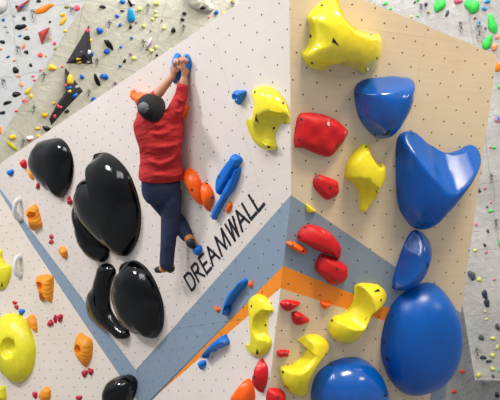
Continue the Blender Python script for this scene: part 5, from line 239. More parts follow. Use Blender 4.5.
{"plane":"A1","c":[-0.1796,0.1965],"o":[[0.04,0.06],[0.054,0.062],[0.067,0.064],[0.079,0.067],[0.091,0.071],[0.102,0.075],[0.113,0.08],[0.124,0.085],[0.135,0.09],[0.146,0.094],[0.158,0.096],[0.169,0.096],[0.177,0.09],[0.177,0.081],[0.178,0.073],[0.182,0.065],[0.188,0.057],[0.193,0.049],[0.197,0.041],[0.199,0.033],[0.198,0.024],[0.193,0.017],[0.183,0.011],[0.172,0.007],[0.161,0.003],[0.148,0.0],[0.136,-0.002],[0.124,-0.005],[0.111,-0.008],[0.099,-0.01],[0.086,-0.013],[0.073,-0.015],[0.06,-0.017],[0.046,-0.019],[0.032,-0.02],[0.018,-0.021],[0.005,-0.022],[-0.008,-0.025],[-0.02,-0.03],[-0.031,-0.036],[-0.041,-0.043],[-0.054,-0.048],[-0.071,-0.049],[-0.096,-0.046],[-0.117,-0.045],[-0.128,-0.05],[-0.139,-0.055],[-0.15,-0.061],[-0.161,-0.067],[-0.173,-0.072],[-0.174,-0.082],[-0.177,-0.097],[-0.189,-0.105],[-0.203,-0.105],[-0.213,-0.1],[-0.215,-0.09],[-0.205,-0.08],[-0.192,-0.072],[-0.182,-0.065],[-0.173,-0.059],[-0.166,-0.052],[-0.159,-0.044],[-0.152,-0.037],[-0.143,-0.03],[-0.134,-0.023],[-0.125,-0.017],[-0.115,-0.011],[-0.105,-0.005],[-0.095,0.002],[-0.084,0.007],[-0.073,0.012],[-0.061,0.017],[-0.049,0.022],[-0.038,0.027],[-0.027,0.032],[-0.016,0.038],[-0.006,0.044],[0.004,0.049],[0.015,0.054],[0.027,0.057]],"s":[[0.111,0.0411],[-0.1417,-0.0571]],"h":0.09,"p":3,"q":1.5,"f":[],"m":"azure","g":0.4,"ck":1,"lu":0,"sd":10,"rb":0,"lb":-1,"l":"blue wedge hold lying across the orange stripe","lo":[],"bo":[],"gr":None,"sm":0},
{"plane":"A1","c":[-0.4728,0.0451],"o":[[-0.062,0.007],[-0.06,0.01],[-0.058,0.013],[-0.055,0.016],[-0.052,0.019],[-0.048,0.021],[-0.044,0.023],[-0.04,0.026],[-0.036,0.028],[-0.032,0.03],[-0.028,0.032],[-0.024,0.034],[-0.019,0.035],[-0.014,0.036],[-0.009,0.037],[-0.004,0.037],[0.001,0.036],[0.006,0.036],[0.011,0.036],[0.016,0.036],[0.02,0.037],[0.025,0.037],[0.03,0.037],[0.034,0.037],[0.039,0.036],[0.043,0.035],[0.048,0.034],[0.052,0.033],[0.056,0.031],[0.058,0.029],[0.06,0.026],[0.061,0.023],[0.061,0.019],[0.061,0.016],[0.06,0.013],[0.059,0.01],[0.058,0.006],[0.057,0.003],[0.055,0.0],[0.053,-0.003],[0.051,-0.006],[0.049,-0.009],[0.046,-0.012],[0.044,-0.014],[0.041,-0.017],[0.037,-0.019],[0.034,-0.021],[0.03,-0.024],[0.027,-0.026],[0.024,-0.028],[0.02,-0.03],[0.015,-0.031],[0.009,-0.031],[0.002,-0.032],[-0.002,-0.034],[-0.006,-0.036],[-0.01,-0.037],[-0.013,-0.039],[-0.014,-0.041],[-0.017,-0.046],[-0.021,-0.05],[-0.025,-0.051],[-0.027,-0.048],[-0.027,-0.043],[-0.027,-0.039],[-0.027,-0.035],[-0.028,-0.032],[-0.029,-0.029],[-0.031,-0.026],[-0.033,-0.023],[-0.037,-0.021],[-0.041,-0.019],[-0.047,-0.017],[-0.052,-0.015],[-0.056,-0.013],[-0.058,-0.01],[-0.059,-0.007],[-0.06,-0.004],[-0.061,-0.0],[-0.062,0.003]],"s":[[0.0,0.0]],"h":0.05,"p":2.6,"q":1.5,"f":[],"m":"azure","g":0.35,"ck":0,"lu":0,"sd":6,"rb":0,"lb":-1,"l":"small blue hold just below the blue wedge hold","lo":[],"bo":[],"gr":None,"sm":0},
{"plane":"A1","c":[0.4987,0.3301],"o":[[-0.103,0.209],[-0.093,0.224],[-0.075,0.236],[-0.051,0.245],[-0.026,0.252],[-0.001,0.258],[0.026,0.261],[0.052,0.26],[0.078,0.254],[0.101,0.246],[0.122,0.237],[0.141,0.225],[0.157,0.212],[0.169,0.198],[0.18,0.183],[0.189,0.168],[0.197,0.153],[0.205,0.138],[0.211,0.122],[0.214,0.106],[0.206,0.093],[0.178,0.092],[0.151,0.089],[0.137,0.075],[0.129,0.058],[0.123,0.041],[0.116,0.025],[0.11,0.009],[0.104,-0.007],[0.098,-0.024],[0.092,-0.04],[0.087,-0.057],[0.087,-0.073],[0.097,-0.088],[0.112,-0.101],[0.12,-0.116],[0.119,-0.132],[0.114,-0.148],[0.105,-0.163],[0.093,-0.178],[0.079,-0.192],[0.063,-0.205],[0.044,-0.217],[0.023,-0.228],[-0.001,-0.236],[-0.026,-0.243],[-0.053,-0.248],[-0.08,-0.25],[-0.108,-0.249],[-0.134,-0.246],[-0.159,-0.239],[-0.181,-0.23],[-0.2,-0.219],[-0.217,-0.206],[-0.233,-0.192],[-0.248,-0.177],[-0.257,-0.16],[-0.256,-0.143],[-0.232,-0.135],[-0.189,-0.14],[-0.148,-0.136],[-0.121,-0.12],[-0.1,-0.1],[-0.086,-0.081],[-0.078,-0.062],[-0.073,-0.044],[-0.071,-0.027],[-0.07,-0.01],[-0.068,0.007],[-0.068,0.024],[-0.068,0.041],[-0.069,0.057],[-0.071,0.074],[-0.073,0.091],[-0.076,0.108],[-0.081,0.125],[-0.087,0.142],[-0.093,0.159],[-0.099,0.176],[-0.103,0.192]],"s":[[0.0452,0.1612],[-0.0094,0.0085],[-0.0509,-0.1461]],"h":0.08,"p":5,"q":2,"f":[["dome",[-0.0,0.0],[-0.1378,-0.2538],[-0.167,0.0907],0.5],["scoop",[0.1228,0.0026],[0.1309,-0.0092],[-0.0331,-0.1196],0.085,0.6]],"m":"yellow","g":0.25,"ck":0,"lu":0,"sd":21,"rb":0,"lb":-1,"l":"tall yellow hold with a hollow on its right side, left of the arete","lo":[[[-0.0128,-0.1765,0.0652],[-0.0122,-0.2032,0.0561],[-0.0268,-0.2255,0.0451],[-0.0612,-0.2252,0.0491]]],"bo":[[0.0763,0.0021,0.0032,0.0,0.0,1.0],[0.0074,0.1725,0.0619,-0.0709,0.2042,0.9764]],"gr":None,"sm":0},
{"plane":"A1","c":[0.4236,-0.0772],"o":[[0.03,0.143],[0.038,0.14],[0.044,0.134],[0.05,0.128],[0.056,0.121],[0.061,0.115],[0.066,0.108],[0.07,0.1],[0.075,0.093],[0.079,0.086],[0.082,0.078],[0.083,0.07],[0.084,0.062],[0.083,0.054],[0.082,0.046],[0.08,0.038],[0.079,0.03],[0.077,0.022],[0.074,0.014],[0.072,0.006],[0.069,-0.002],[0.066,-0.01],[0.062,-0.017],[0.059,-0.025],[0.055,-0.033],[0.05,-0.04],[0.046,-0.048],[0.041,-0.055],[0.036,-0.062],[0.031,-0.07],[0.026,-0.077],[0.021,-0.084],[0.016,-0.091],[0.008,-0.097],[-0.002,-0.101],[-0.011,-0.105],[-0.016,-0.11],[-0.018,-0.117],[-0.02,-0.128],[-0.026,-0.136],[-0.036,-0.14],[-0.047,-0.139],[-0.057,-0.133],[-0.064,-0.127],[-0.07,-0.119],[-0.076,-0.112],[-0.081,-0.105],[-0.088,-0.098],[-0.093,-0.091],[-0.098,-0.084],[-0.1,-0.075],[-0.099,-0.066],[-0.096,-0.057],[-0.093,-0.049],[-0.091,-0.04],[-0.088,-0.032],[-0.086,-0.025],[-0.082,-0.017],[-0.079,-0.01],[-0.076,-0.002],[-0.075,0.006],[-0.073,0.014],[-0.071,0.021],[-0.063,0.028],[-0.051,0.033],[-0.037,0.037],[-0.024,0.042],[-0.018,0.047],[-0.013,0.052],[-0.007,0.058],[-0.001,0.064],[0.005,0.071],[0.011,0.078],[0.017,0.086],[0.024,0.094],[0.026,0.103],[0.025,0.112],[0.023,0.122],[0.022,0.132],[0.025,0.139]],"s":[[0.0,0.0]],"h":0.1,"p":2.3,"q":1.5,"f":[],"m":"red","g":0.35,"ck":1,"lu":0,"sd":9,"rb":0,"lb":-1,"l":"tall pointed red hold with chalk, at the arete below the tall yellow hold","lo":[],"bo":[[0.0149,0.008,0.0984,0.3042,-0.0555,0.951]],"gr":None,"sm":0},
{"plane":"A1","c":[0.1247,-0.2418],"o":[[-0.18,-0.029],[-0.177,-0.02],[-0.171,-0.011],[-0.164,-0.002],[-0.156,0.007],[-0.147,0.014],[-0.135,0.021],[-0.122,0.027],[-0.109,0.033],[-0.097,0.04],[-0.086,0.047],[-0.077,0.055],[-0.067,0.063],[-0.058,0.07],[-0.048,0.077],[-0.037,0.084],[-0.025,0.09],[-0.013,0.096],[-0.001,0.102],[0.012,0.107],[0.023,0.113],[0.034,0.12],[0.045,0.127],[0.055,0.134],[0.066,0.14],[0.078,0.144],[0.092,0.146],[0.104,0.143],[0.114,0.137],[0.12,0.129],[0.126,0.121],[0.13,0.113],[0.135,0.104],[0.139,0.096],[0.142,0.087],[0.145,0.078],[0.147,0.069],[0.149,0.06],[0.149,0.051],[0.149,0.042],[0.148,0.033],[0.147,0.023],[0.145,0.014],[0.143,0.005],[0.14,-0.004],[0.137,-0.013],[0.133,-0.022],[0.128,-0.031],[0.122,-0.039],[0.115,-0.048],[0.107,-0.055],[0.098,-0.063],[0.088,-0.07],[0.078,-0.077],[0.068,-0.084],[0.058,-0.091],[0.047,-0.097],[0.036,-0.103],[0.024,-0.108],[0.013,-0.114],[0.001,-0.119],[-0.011,-0.124],[-0.025,-0.129],[-0.039,-0.133],[-0.055,-0.135],[-0.071,-0.137],[-0.086,-0.136],[-0.102,-0.135],[-0.116,-0.131],[-0.127,-0.125],[-0.136,-0.117],[-0.143,-0.108],[-0.149,-0.099],[-0.156,-0.091],[-0.162,-0.083],[-0.169,-0.075],[-0.174,-0.066],[-0.178,-0.057],[-0.18,-0.048],[-0.181,-0.039]],"s":[[0.0,0.0]],"h":0.12,"p":2.2,"q":1.5,"f":[],"m":"orange","g":0.25,"ck":0,"lu":0,"sd":9,"rb":0,"lb":-1,"l":"orange hold at the bottom left of the tall pointed red hold","lo":[],"bo":[],"gr":None,"sm":0},
{"plane":"A","c":[-4.1835,-0.7143],"o":[[-0.129,0.124],[-0.119,0.133],[-0.102,0.138],[-0.084,0.141],[-0.066,0.143],[-0.049,0.144],[-0.033,0.146],[-0.017,0.147],[-0.001,0.147],[0.015,0.148],[0.031,0.148],[0.046,0.148],[0.061,0.147],[0.075,0.145],[0.087,0.142],[0.097,0.135],[0.102,0.126],[0.107,0.117],[0.111,0.108],[0.114,0.098],[0.115,0.088],[0.116,0.078],[0.116,0.068],[0.115,0.058],[0.115,0.047],[0.114,0.037],[0.113,0.027],[0.112,0.017],[0.111,0.007],[0.11,-0.003],[0.109,-0.013],[0.107,-0.023],[0.106,-0.033],[0.105,-0.043],[0.105,-0.053],[0.104,-0.063],[0.103,-0.074],[0.103,-0.084],[0.101,-0.094],[0.099,-0.103],[0.094,-0.113],[0.088,-0.121],[0.079,-0.129],[0.067,-0.134],[0.054,-0.136],[0.041,-0.139],[0.028,-0.142],[0.014,-0.143],[-0.001,-0.14],[-0.017,-0.133],[-0.032,-0.125],[-0.047,-0.121],[-0.062,-0.124],[-0.079,-0.132],[-0.102,-0.143],[-0.127,-0.148],[-0.148,-0.144],[-0.152,-0.132],[-0.141,-0.118],[-0.122,-0.106],[-0.102,-0.095],[-0.086,-0.086],[-0.077,-0.076],[-0.072,-0.067],[-0.072,-0.057],[-0.077,-0.046],[-0.084,-0.036],[-0.093,-0.024],[-0.1,-0.013],[-0.104,-0.002],[-0.104,0.008],[-0.098,0.018],[-0.091,0.029],[-0.084,0.039],[-0.081,0.049],[-0.084,0.059],[-0.093,0.07],[-0.107,0.082],[-0.121,0.096],[-0.13,0.111]],"s":[[0.0,0.0]],"h":0.1,"p":2.8,"q":1.5,"f":[["scoop",[0.022,0.0177],[0.0648,-0.0142],[-0.0346,-0.0498],0.09,0.5]],"m":"ochre","g":0.5,"ck":0,"lu":0,"sd":9,"rb":1,"lb":-1,"l":"ribbed ochre hold with finger pocket, topmost of three large ones beside the grey band","lo":[],"bo":[],"gr":None,"sm":0},
{"plane":"A2","c":[0.1213,0.6553],"o":[[-0.157,0.139],[-0.152,0.152],[-0.138,0.161],[-0.119,0.165],[-0.099,0.166],[-0.079,0.165],[-0.062,0.165],[-0.045,0.165],[-0.028,0.165],[-0.011,0.165],[0.005,0.163],[0.022,0.161],[0.038,0.159],[0.054,0.157],[0.07,0.153],[0.086,0.149],[0.101,0.144],[0.115,0.137],[0.126,0.128],[0.133,0.117],[0.136,0.104],[0.136,0.092],[0.135,0.079],[0.132,0.067],[0.13,0.055],[0.127,0.043],[0.124,0.03],[0.122,0.018],[0.12,0.006],[0.118,-0.007],[0.116,-0.019],[0.114,-0.031],[0.112,-0.043],[0.11,-0.056],[0.107,-0.068],[0.105,-0.08],[0.102,-0.092],[0.099,-0.104],[0.096,-0.117],[0.093,-0.129],[0.089,-0.14],[0.084,-0.152],[0.08,-0.164],[0.075,-0.175],[0.067,-0.181],[0.067,-0.172],[0.084,-0.154],[0.074,-0.134],[0.066,-0.123],[0.063,-0.11],[0.005,-0.098],[-0.039,-0.106],[-0.047,-0.117],[-0.057,-0.126],[-0.066,-0.144],[-0.062,-0.159],[-0.073,-0.165],[-0.084,-0.159],[-0.085,-0.146],[-0.079,-0.13],[-0.074,-0.115],[-0.074,-0.102],[-0.078,-0.09],[-0.087,-0.079],[-0.097,-0.067],[-0.106,-0.056],[-0.112,-0.044],[-0.115,-0.031],[-0.118,-0.019],[-0.122,-0.006],[-0.126,0.006],[-0.13,0.019],[-0.133,0.032],[-0.135,0.044],[-0.136,0.057],[-0.136,0.069],[-0.137,0.082],[-0.141,0.095],[-0.147,0.108],[-0.154,0.123]],"s":[[0.0,0.0]],"h":0.1,"p":2.8,"q":1.5,"f":[["scoop",[-0.0334,0.023],[0.0621,-0.0044],[-0.0043,-0.0516],0.1,0.5]],"m":"ochre","g":0.5,"ck":0,"lu":0,"sd":10,"rb":1,"lb":-1,"l":"ochre hold with a finger pocket and split lower end, left of the grey band","lo":[],"bo":[],"gr":None,"sm":0},
{"plane":"A","c":[-3.7592,-1.2316],"o":[[-0.071,0.061],[-0.067,0.067],[-0.061,0.071],[-0.053,0.074],[-0.044,0.075],[-0.034,0.076],[-0.025,0.076],[-0.017,0.076],[-0.008,0.075],[-0.0,0.073],[0.007,0.072],[0.013,0.07],[0.018,0.067],[0.022,0.065],[0.026,0.062],[0.031,0.059],[0.036,0.056],[0.041,0.052],[0.045,0.048],[0.049,0.044],[0.053,0.04],[0.056,0.035],[0.06,0.031],[0.063,0.026],[0.066,0.021],[0.068,0.016],[0.07,0.011],[0.071,0.006],[0.072,0.001],[0.071,-0.004],[0.07,-0.009],[0.069,-0.014],[0.067,-0.019],[0.064,-0.023],[0.061,-0.028],[0.058,-0.032],[0.055,-0.037],[0.051,-0.041],[0.047,-0.046],[0.043,-0.05],[0.04,-0.054],[0.036,-0.059],[0.031,-0.062],[0.025,-0.066],[0.018,-0.068],[0.013,-0.07],[0.009,-0.074],[0.007,-0.079],[0.004,-0.084],[-0.0,-0.086],[-0.004,-0.084],[-0.006,-0.079],[-0.007,-0.073],[-0.007,-0.067],[-0.008,-0.062],[-0.01,-0.057],[-0.013,-0.053],[-0.017,-0.049],[-0.021,-0.045],[-0.026,-0.041],[-0.031,-0.037],[-0.037,-0.034],[-0.044,-0.03],[-0.052,-0.026],[-0.057,-0.022],[-0.061,-0.018],[-0.062,-0.013],[-0.063,-0.008],[-0.064,-0.003],[-0.065,0.002],[-0.067,0.007],[-0.068,0.012],[-0.068,0.017],[-0.067,0.022],[-0.066,0.027],[-0.065,0.032],[-0.065,0.037],[-0.066,0.042],[-0.068,0.048],[-0.07,0.055]],"s":[[0.0,0.0]],"h":0.06,"p":2.5,"q":1.5,"f":[],"m":"ochre","g":0.5,"ck":0,"lu":0,"sd":6,"rb":1,"lb":-1,"l":"small plain ochre hold right of the grey band near the black domes","lo":[],"bo":[],"gr":None,"sm":0},
{"plane":"A2","c":[0.7182,-0.0765],"o":[[-0.137,0.043],[-0.136,0.055],[-0.134,0.066],[-0.131,0.078],[-0.127,0.09],[-0.123,0.101],[-0.118,0.113],[-0.112,0.124],[-0.106,0.135],[-0.098,0.145],[-0.091,0.156],[-0.083,0.167],[-0.074,0.177],[-0.064,0.186],[-0.05,0.19],[-0.035,0.187],[-0.021,0.179],[-0.009,0.171],[0.003,0.164],[0.017,0.158],[0.031,0.153],[0.045,0.147],[0.059,0.142],[0.073,0.136],[0.086,0.13],[0.099,0.124],[0.111,0.116],[0.122,0.108],[0.13,0.098],[0.136,0.088],[0.139,0.076],[0.141,0.065],[0.142,0.053],[0.142,0.041],[0.141,0.03],[0.14,0.018],[0.138,0.006],[0.136,-0.005],[0.134,-0.017],[0.131,-0.028],[0.128,-0.039],[0.124,-0.051],[0.121,-0.062],[0.117,-0.073],[0.112,-0.084],[0.107,-0.095],[0.101,-0.106],[0.095,-0.116],[0.088,-0.127],[0.081,-0.137],[0.073,-0.147],[0.065,-0.156],[0.056,-0.165],[0.046,-0.173],[0.037,-0.183],[0.026,-0.193],[0.013,-0.2],[0.001,-0.198],[-0.01,-0.19],[-0.018,-0.18],[-0.026,-0.169],[-0.035,-0.16],[-0.045,-0.151],[-0.055,-0.142],[-0.065,-0.133],[-0.075,-0.123],[-0.084,-0.114],[-0.092,-0.104],[-0.1,-0.094],[-0.107,-0.083],[-0.114,-0.073],[-0.121,-0.062],[-0.127,-0.051],[-0.131,-0.04],[-0.135,-0.028],[-0.138,-0.016],[-0.14,-0.005],[-0.14,0.007],[-0.14,0.019],[-0.138,0.031]],"s":[[0.0,0.0]],"h":0.1,"p":2.6,"q":1.5,"f":[["scoop",[-0.0197,0.006],[0.0533,-0.0012],[-0.0047,-0.0532],0.1,0.5]],"m":"ochre","g":0.5,"ck":0,"lu":0,"sd":9,"rb":1,"lb":-1,"l":"ochre hold with a finger pocket and slanted ribs, lowest of the three large ones","lo":[],"bo":[],"gr":None,"sm":0},
{"plane":"A2","c":[-0.1654,0.255],"o":[[-0.1,0.06],[-0.095,0.066],[-0.089,0.071],[-0.082,0.077],[-0.075,0.082],[-0.067,0.086],[-0.06,0.09],[-0.052,0.094],[-0.044,0.098],[-0.036,0.102],[-0.027,0.105],[-0.019,0.108],[-0.01,0.109],[-0.001,0.108],[0.007,0.105],[0.014,0.1],[0.02,0.095],[0.026,0.09],[0.031,0.084],[0.035,0.078],[0.039,0.072],[0.043,0.066],[0.047,0.059],[0.051,0.053],[0.054,0.047],[0.057,0.04],[0.06,0.033],[0.062,0.027],[0.064,0.02],[0.066,0.013],[0.068,0.006],[0.069,-0.0],[0.071,-0.007],[0.072,-0.014],[0.072,-0.021],[0.073,-0.028],[0.074,-0.034],[0.074,-0.041],[0.074,-0.048],[0.074,-0.055],[0.075,-0.062],[0.075,-0.069],[0.075,-0.075],[0.074,-0.082],[0.074,-0.089],[0.072,-0.096],[0.07,-0.102],[0.067,-0.108],[0.06,-0.113],[0.052,-0.113],[0.044,-0.11],[0.037,-0.105],[0.031,-0.1],[0.024,-0.095],[0.017,-0.091],[0.01,-0.087],[0.002,-0.082],[-0.005,-0.078],[-0.013,-0.074],[-0.021,-0.07],[-0.028,-0.065],[-0.035,-0.06],[-0.041,-0.055],[-0.046,-0.049],[-0.051,-0.044],[-0.056,-0.038],[-0.061,-0.032],[-0.066,-0.026],[-0.071,-0.021],[-0.076,-0.015],[-0.08,-0.008],[-0.083,-0.002],[-0.087,0.004],[-0.09,0.011],[-0.093,0.017],[-0.096,0.024],[-0.098,0.031],[-0.101,0.038],[-0.102,0.045],[-0.102,0.053]],"s":[[0.0,0.0]],"h":0.06,"p":2.5,"q":1.5,"f":[],"m":"ochre","g":0.5,"ck":0,"lu":0,"sd":7,"rb":1,"lb":-1,"l":"small ochre hold touching the right of the big yellow dome","lo":[],"bo":[],"gr":None,"sm":0},
{"plane":"A2","c":[-0.0006,-0.5867],"o":[[-0.11,-0.035],[-0.111,-0.029],[-0.11,-0.022],[-0.108,-0.016],[-0.106,-0.01],[-0.103,-0.004],[-0.1,0.002],[-0.096,0.008],[-0.093,0.013],[-0.088,0.019],[-0.083,0.024],[-0.078,0.029],[-0.073,0.034],[-0.068,0.04],[-0.062,0.045],[-0.057,0.05],[-0.051,0.054],[-0.044,0.059],[-0.037,0.063],[-0.03,0.067],[-0.024,0.071],[-0.016,0.075],[-0.009,0.079],[-0.002,0.083],[0.006,0.086],[0.014,0.089],[0.022,0.092],[0.03,0.093],[0.039,0.093],[0.047,0.091],[0.055,0.088],[0.061,0.085],[0.067,0.08],[0.073,0.075],[0.077,0.07],[0.081,0.065],[0.085,0.059],[0.088,0.053],[0.09,0.047],[0.092,0.041],[0.093,0.035],[0.094,0.029],[0.094,0.022],[0.094,0.016],[0.093,0.01],[0.092,0.004],[0.091,-0.002],[0.089,-0.009],[0.087,-0.015],[0.085,-0.021],[0.083,-0.027],[0.08,-0.033],[0.077,-0.039],[0.074,-0.044],[0.07,-0.05],[0.065,-0.055],[0.06,-0.06],[0.054,-0.064],[0.048,-0.069],[0.041,-0.073],[0.034,-0.076],[0.027,-0.079],[0.019,-0.082],[0.011,-0.085],[0.003,-0.087],[-0.007,-0.089],[-0.016,-0.089],[-0.025,-0.088],[-0.033,-0.085],[-0.041,-0.082],[-0.049,-0.079],[-0.057,-0.076],[-0.065,-0.073],[-0.072,-0.069],[-0.079,-0.065],[-0.086,-0.061],[-0.092,-0.057],[-0.098,-0.052],[-0.104,-0.047],[-0.108,-0.041]],"s":[[0.0,0.0]],"h":0.07,"p":2.5,"q":1.5,"f":[],"m":"ochre","g":0.5,"ck":0,"lu":0,"sd":6,"rb":1,"lb":-1,"l":"small ochre hold at the bottom below the big yellow dome","lo":[],"bo":[],"gr":None,"sm":0},
{"plane":"A","c":[-3.981,-0.23],"o":[[-0.052,0.074],[-0.047,0.078],[-0.038,0.078],[-0.027,0.075],[-0.018,0.071],[-0.012,0.066],[-0.008,0.062],[-0.006,0.059],[-0.004,0.058],[-0.003,0.056],[-0.001,0.055],[0.003,0.053],[0.006,0.05],[0.009,0.047],[0.012,0.043],[0.014,0.039],[0.017,0.035],[0.018,0.031],[0.02,0.027],[0.022,0.023],[0.023,0.018],[0.025,0.014],[0.026,0.01],[0.027,0.006],[0.028,0.001],[0.029,-0.003],[0.03,-0.007],[0.03,-0.011],[0.03,-0.016],[0.03,-0.02],[0.03,-0.024],[0.03,-0.028],[0.029,-0.033],[0.028,-0.037],[0.028,-0.041],[0.027,-0.045],[0.026,-0.049],[0.025,-0.053],[0.023,-0.057],[0.022,-0.061],[0.02,-0.065],[0.017,-0.069],[0.015,-0.072],[0.011,-0.076],[0.007,-0.077],[0.004,-0.075],[0.004,-0.072],[0.005,-0.067],[0.008,-0.062],[0.01,-0.057],[0.01,-0.054],[0.01,-0.051],[0.008,-0.047],[0.006,-0.043],[0.003,-0.039],[0.001,-0.035],[-0.001,-0.031],[-0.004,-0.027],[-0.006,-0.023],[-0.008,-0.02],[-0.011,-0.017],[-0.016,-0.014],[-0.021,-0.01],[-0.025,-0.006],[-0.028,-0.002],[-0.029,0.002],[-0.03,0.006],[-0.029,0.01],[-0.029,0.014],[-0.027,0.018],[-0.026,0.022],[-0.025,0.026],[-0.025,0.03],[-0.025,0.034],[-0.027,0.038],[-0.029,0.042],[-0.033,0.047],[-0.038,0.053],[-0.045,0.06],[-0.051,0.067]],"s":[[0.0,0.0]],"h":0.0445,"p":2.5,"q":1.5,"f":[],"m":"ochre","g":0.5,"ck":0,"lu":0,"sd":6,"rb":0,"lb":-1,"l":"tiny ochre hold peeping out left of the lone black dome","lo":[],"bo":[],"gr":None,"sm":0},
{"plane":"A2","c":[-0.5456,-0.0194],"o":[[-0.365,0.293],[-0.348,0.321],[-0.32,0.343],[-0.283,0.359],[-0.244,0.371],[-0.206,0.385],[-0.17,0.399],[-0.131,0.409],[-0.089,0.414],[-0.047,0.415],[-0.005,0.414],[0.035,0.411],[0.074,0.406],[0.112,0.398],[0.147,0.386],[0.177,0.369],[0.203,0.349],[0.227,0.327],[0.249,0.304],[0.269,0.28],[0.289,0.255],[0.306,0.23],[0.322,0.205],[0.337,0.179],[0.35,0.153],[0.362,0.127],[0.372,0.1],[0.382,0.073],[0.39,0.046],[0.396,0.019],[0.4,-0.008],[0.401,-0.035],[0.399,-0.063],[0.395,-0.09],[0.389,-0.117],[0.382,-0.143],[0.373,-0.17],[0.363,-0.196],[0.352,-0.222],[0.339,-0.248],[0.324,-0.273],[0.307,-0.297],[0.287,-0.32],[0.264,-0.341],[0.238,-0.361],[0.21,-0.379],[0.181,-0.397],[0.149,-0.413],[0.114,-0.428],[0.076,-0.436],[0.037,-0.436],[-0.002,-0.428],[-0.039,-0.416],[-0.075,-0.402],[-0.111,-0.388],[-0.144,-0.372],[-0.174,-0.352],[-0.2,-0.33],[-0.225,-0.307],[-0.249,-0.284],[-0.272,-0.261],[-0.293,-0.236],[-0.312,-0.211],[-0.329,-0.185],[-0.345,-0.158],[-0.361,-0.132],[-0.376,-0.105],[-0.389,-0.078],[-0.401,-0.05],[-0.41,-0.022],[-0.417,0.006],[-0.422,0.035],[-0.423,0.064],[-0.421,0.093],[-0.418,0.121],[-0.412,0.15],[-0.403,0.178],[-0.392,0.206],[-0.382,0.234],[-0.373,0.263]],"s":[[0.0,0.0]],"h":0.22,"p":2.2,"q":1.8,"f":[["scoop",[0.1214,-0.0003],[0.1156,-0.0026],[-0.0093,-0.1181],0.12,0.6]],"m":"lemon","g":0.3,"ck":0,"lu":0,"sd":15,"rb":0,"lb":-1,"l":"big yellow dome hold with a round pocket, at the far left of the wall","lo":[],"bo":[],"gr":None,"sm":0},
{"plane":"A2","c":[-0.7735,0.9433],"o":[[-0.191,0.121],[-0.185,0.137],[-0.178,0.153],[-0.168,0.169],[-0.156,0.183],[-0.142,0.196],[-0.127,0.209],[-0.11,0.221],[-0.093,0.232],[-0.075,0.243],[-0.055,0.253],[-0.033,0.26],[-0.009,0.264],[0.015,0.265],[0.037,0.263],[0.056,0.257],[0.067,0.243],[0.072,0.228],[0.073,0.213],[0.072,0.197],[0.071,0.18],[0.074,0.163],[0.08,0.146],[0.089,0.129],[0.098,0.112],[0.108,0.095],[0.121,0.078],[0.138,0.064],[0.162,0.057],[0.188,0.054],[0.212,0.05],[0.229,0.038],[0.235,0.022],[0.238,0.005],[0.238,-0.011],[0.237,-0.027],[0.235,-0.043],[0.231,-0.059],[0.226,-0.075],[0.22,-0.091],[0.212,-0.106],[0.204,-0.12],[0.194,-0.135],[0.184,-0.149],[0.173,-0.163],[0.161,-0.177],[0.149,-0.19],[0.135,-0.203],[0.121,-0.215],[0.106,-0.226],[0.091,-0.237],[0.072,-0.246],[0.052,-0.251],[0.029,-0.253],[0.005,-0.253],[-0.02,-0.251],[-0.045,-0.248],[-0.07,-0.242],[-0.093,-0.233],[-0.114,-0.222],[-0.131,-0.208],[-0.147,-0.194],[-0.161,-0.178],[-0.173,-0.163],[-0.183,-0.147],[-0.191,-0.13],[-0.198,-0.113],[-0.202,-0.096],[-0.206,-0.079],[-0.207,-0.062],[-0.208,-0.046],[-0.209,-0.029],[-0.209,-0.012],[-0.209,0.005],[-0.208,0.022],[-0.206,0.038],[-0.204,0.055],[-0.201,0.071],[-0.198,0.088],[-0.195,0.105]],"s":[[0.0,0.0]],"h":0.12,"p":2.2,"q":1.6,"f":[],"m":"lemon","g":0.3,"ck":0,"lu":0,"sd":12,"rb":0,"lb":-1,"l":"yellow hooked hold at the left picture edge above the big yellow dome","lo":[[[0.1186,-0.1512,0.0715],[0.1148,-0.1832,0.054],[0.092,-0.2203,0.0364],[0.0844,-0.2061,0.0542]]],"bo":[],"gr":None,"sm":0},
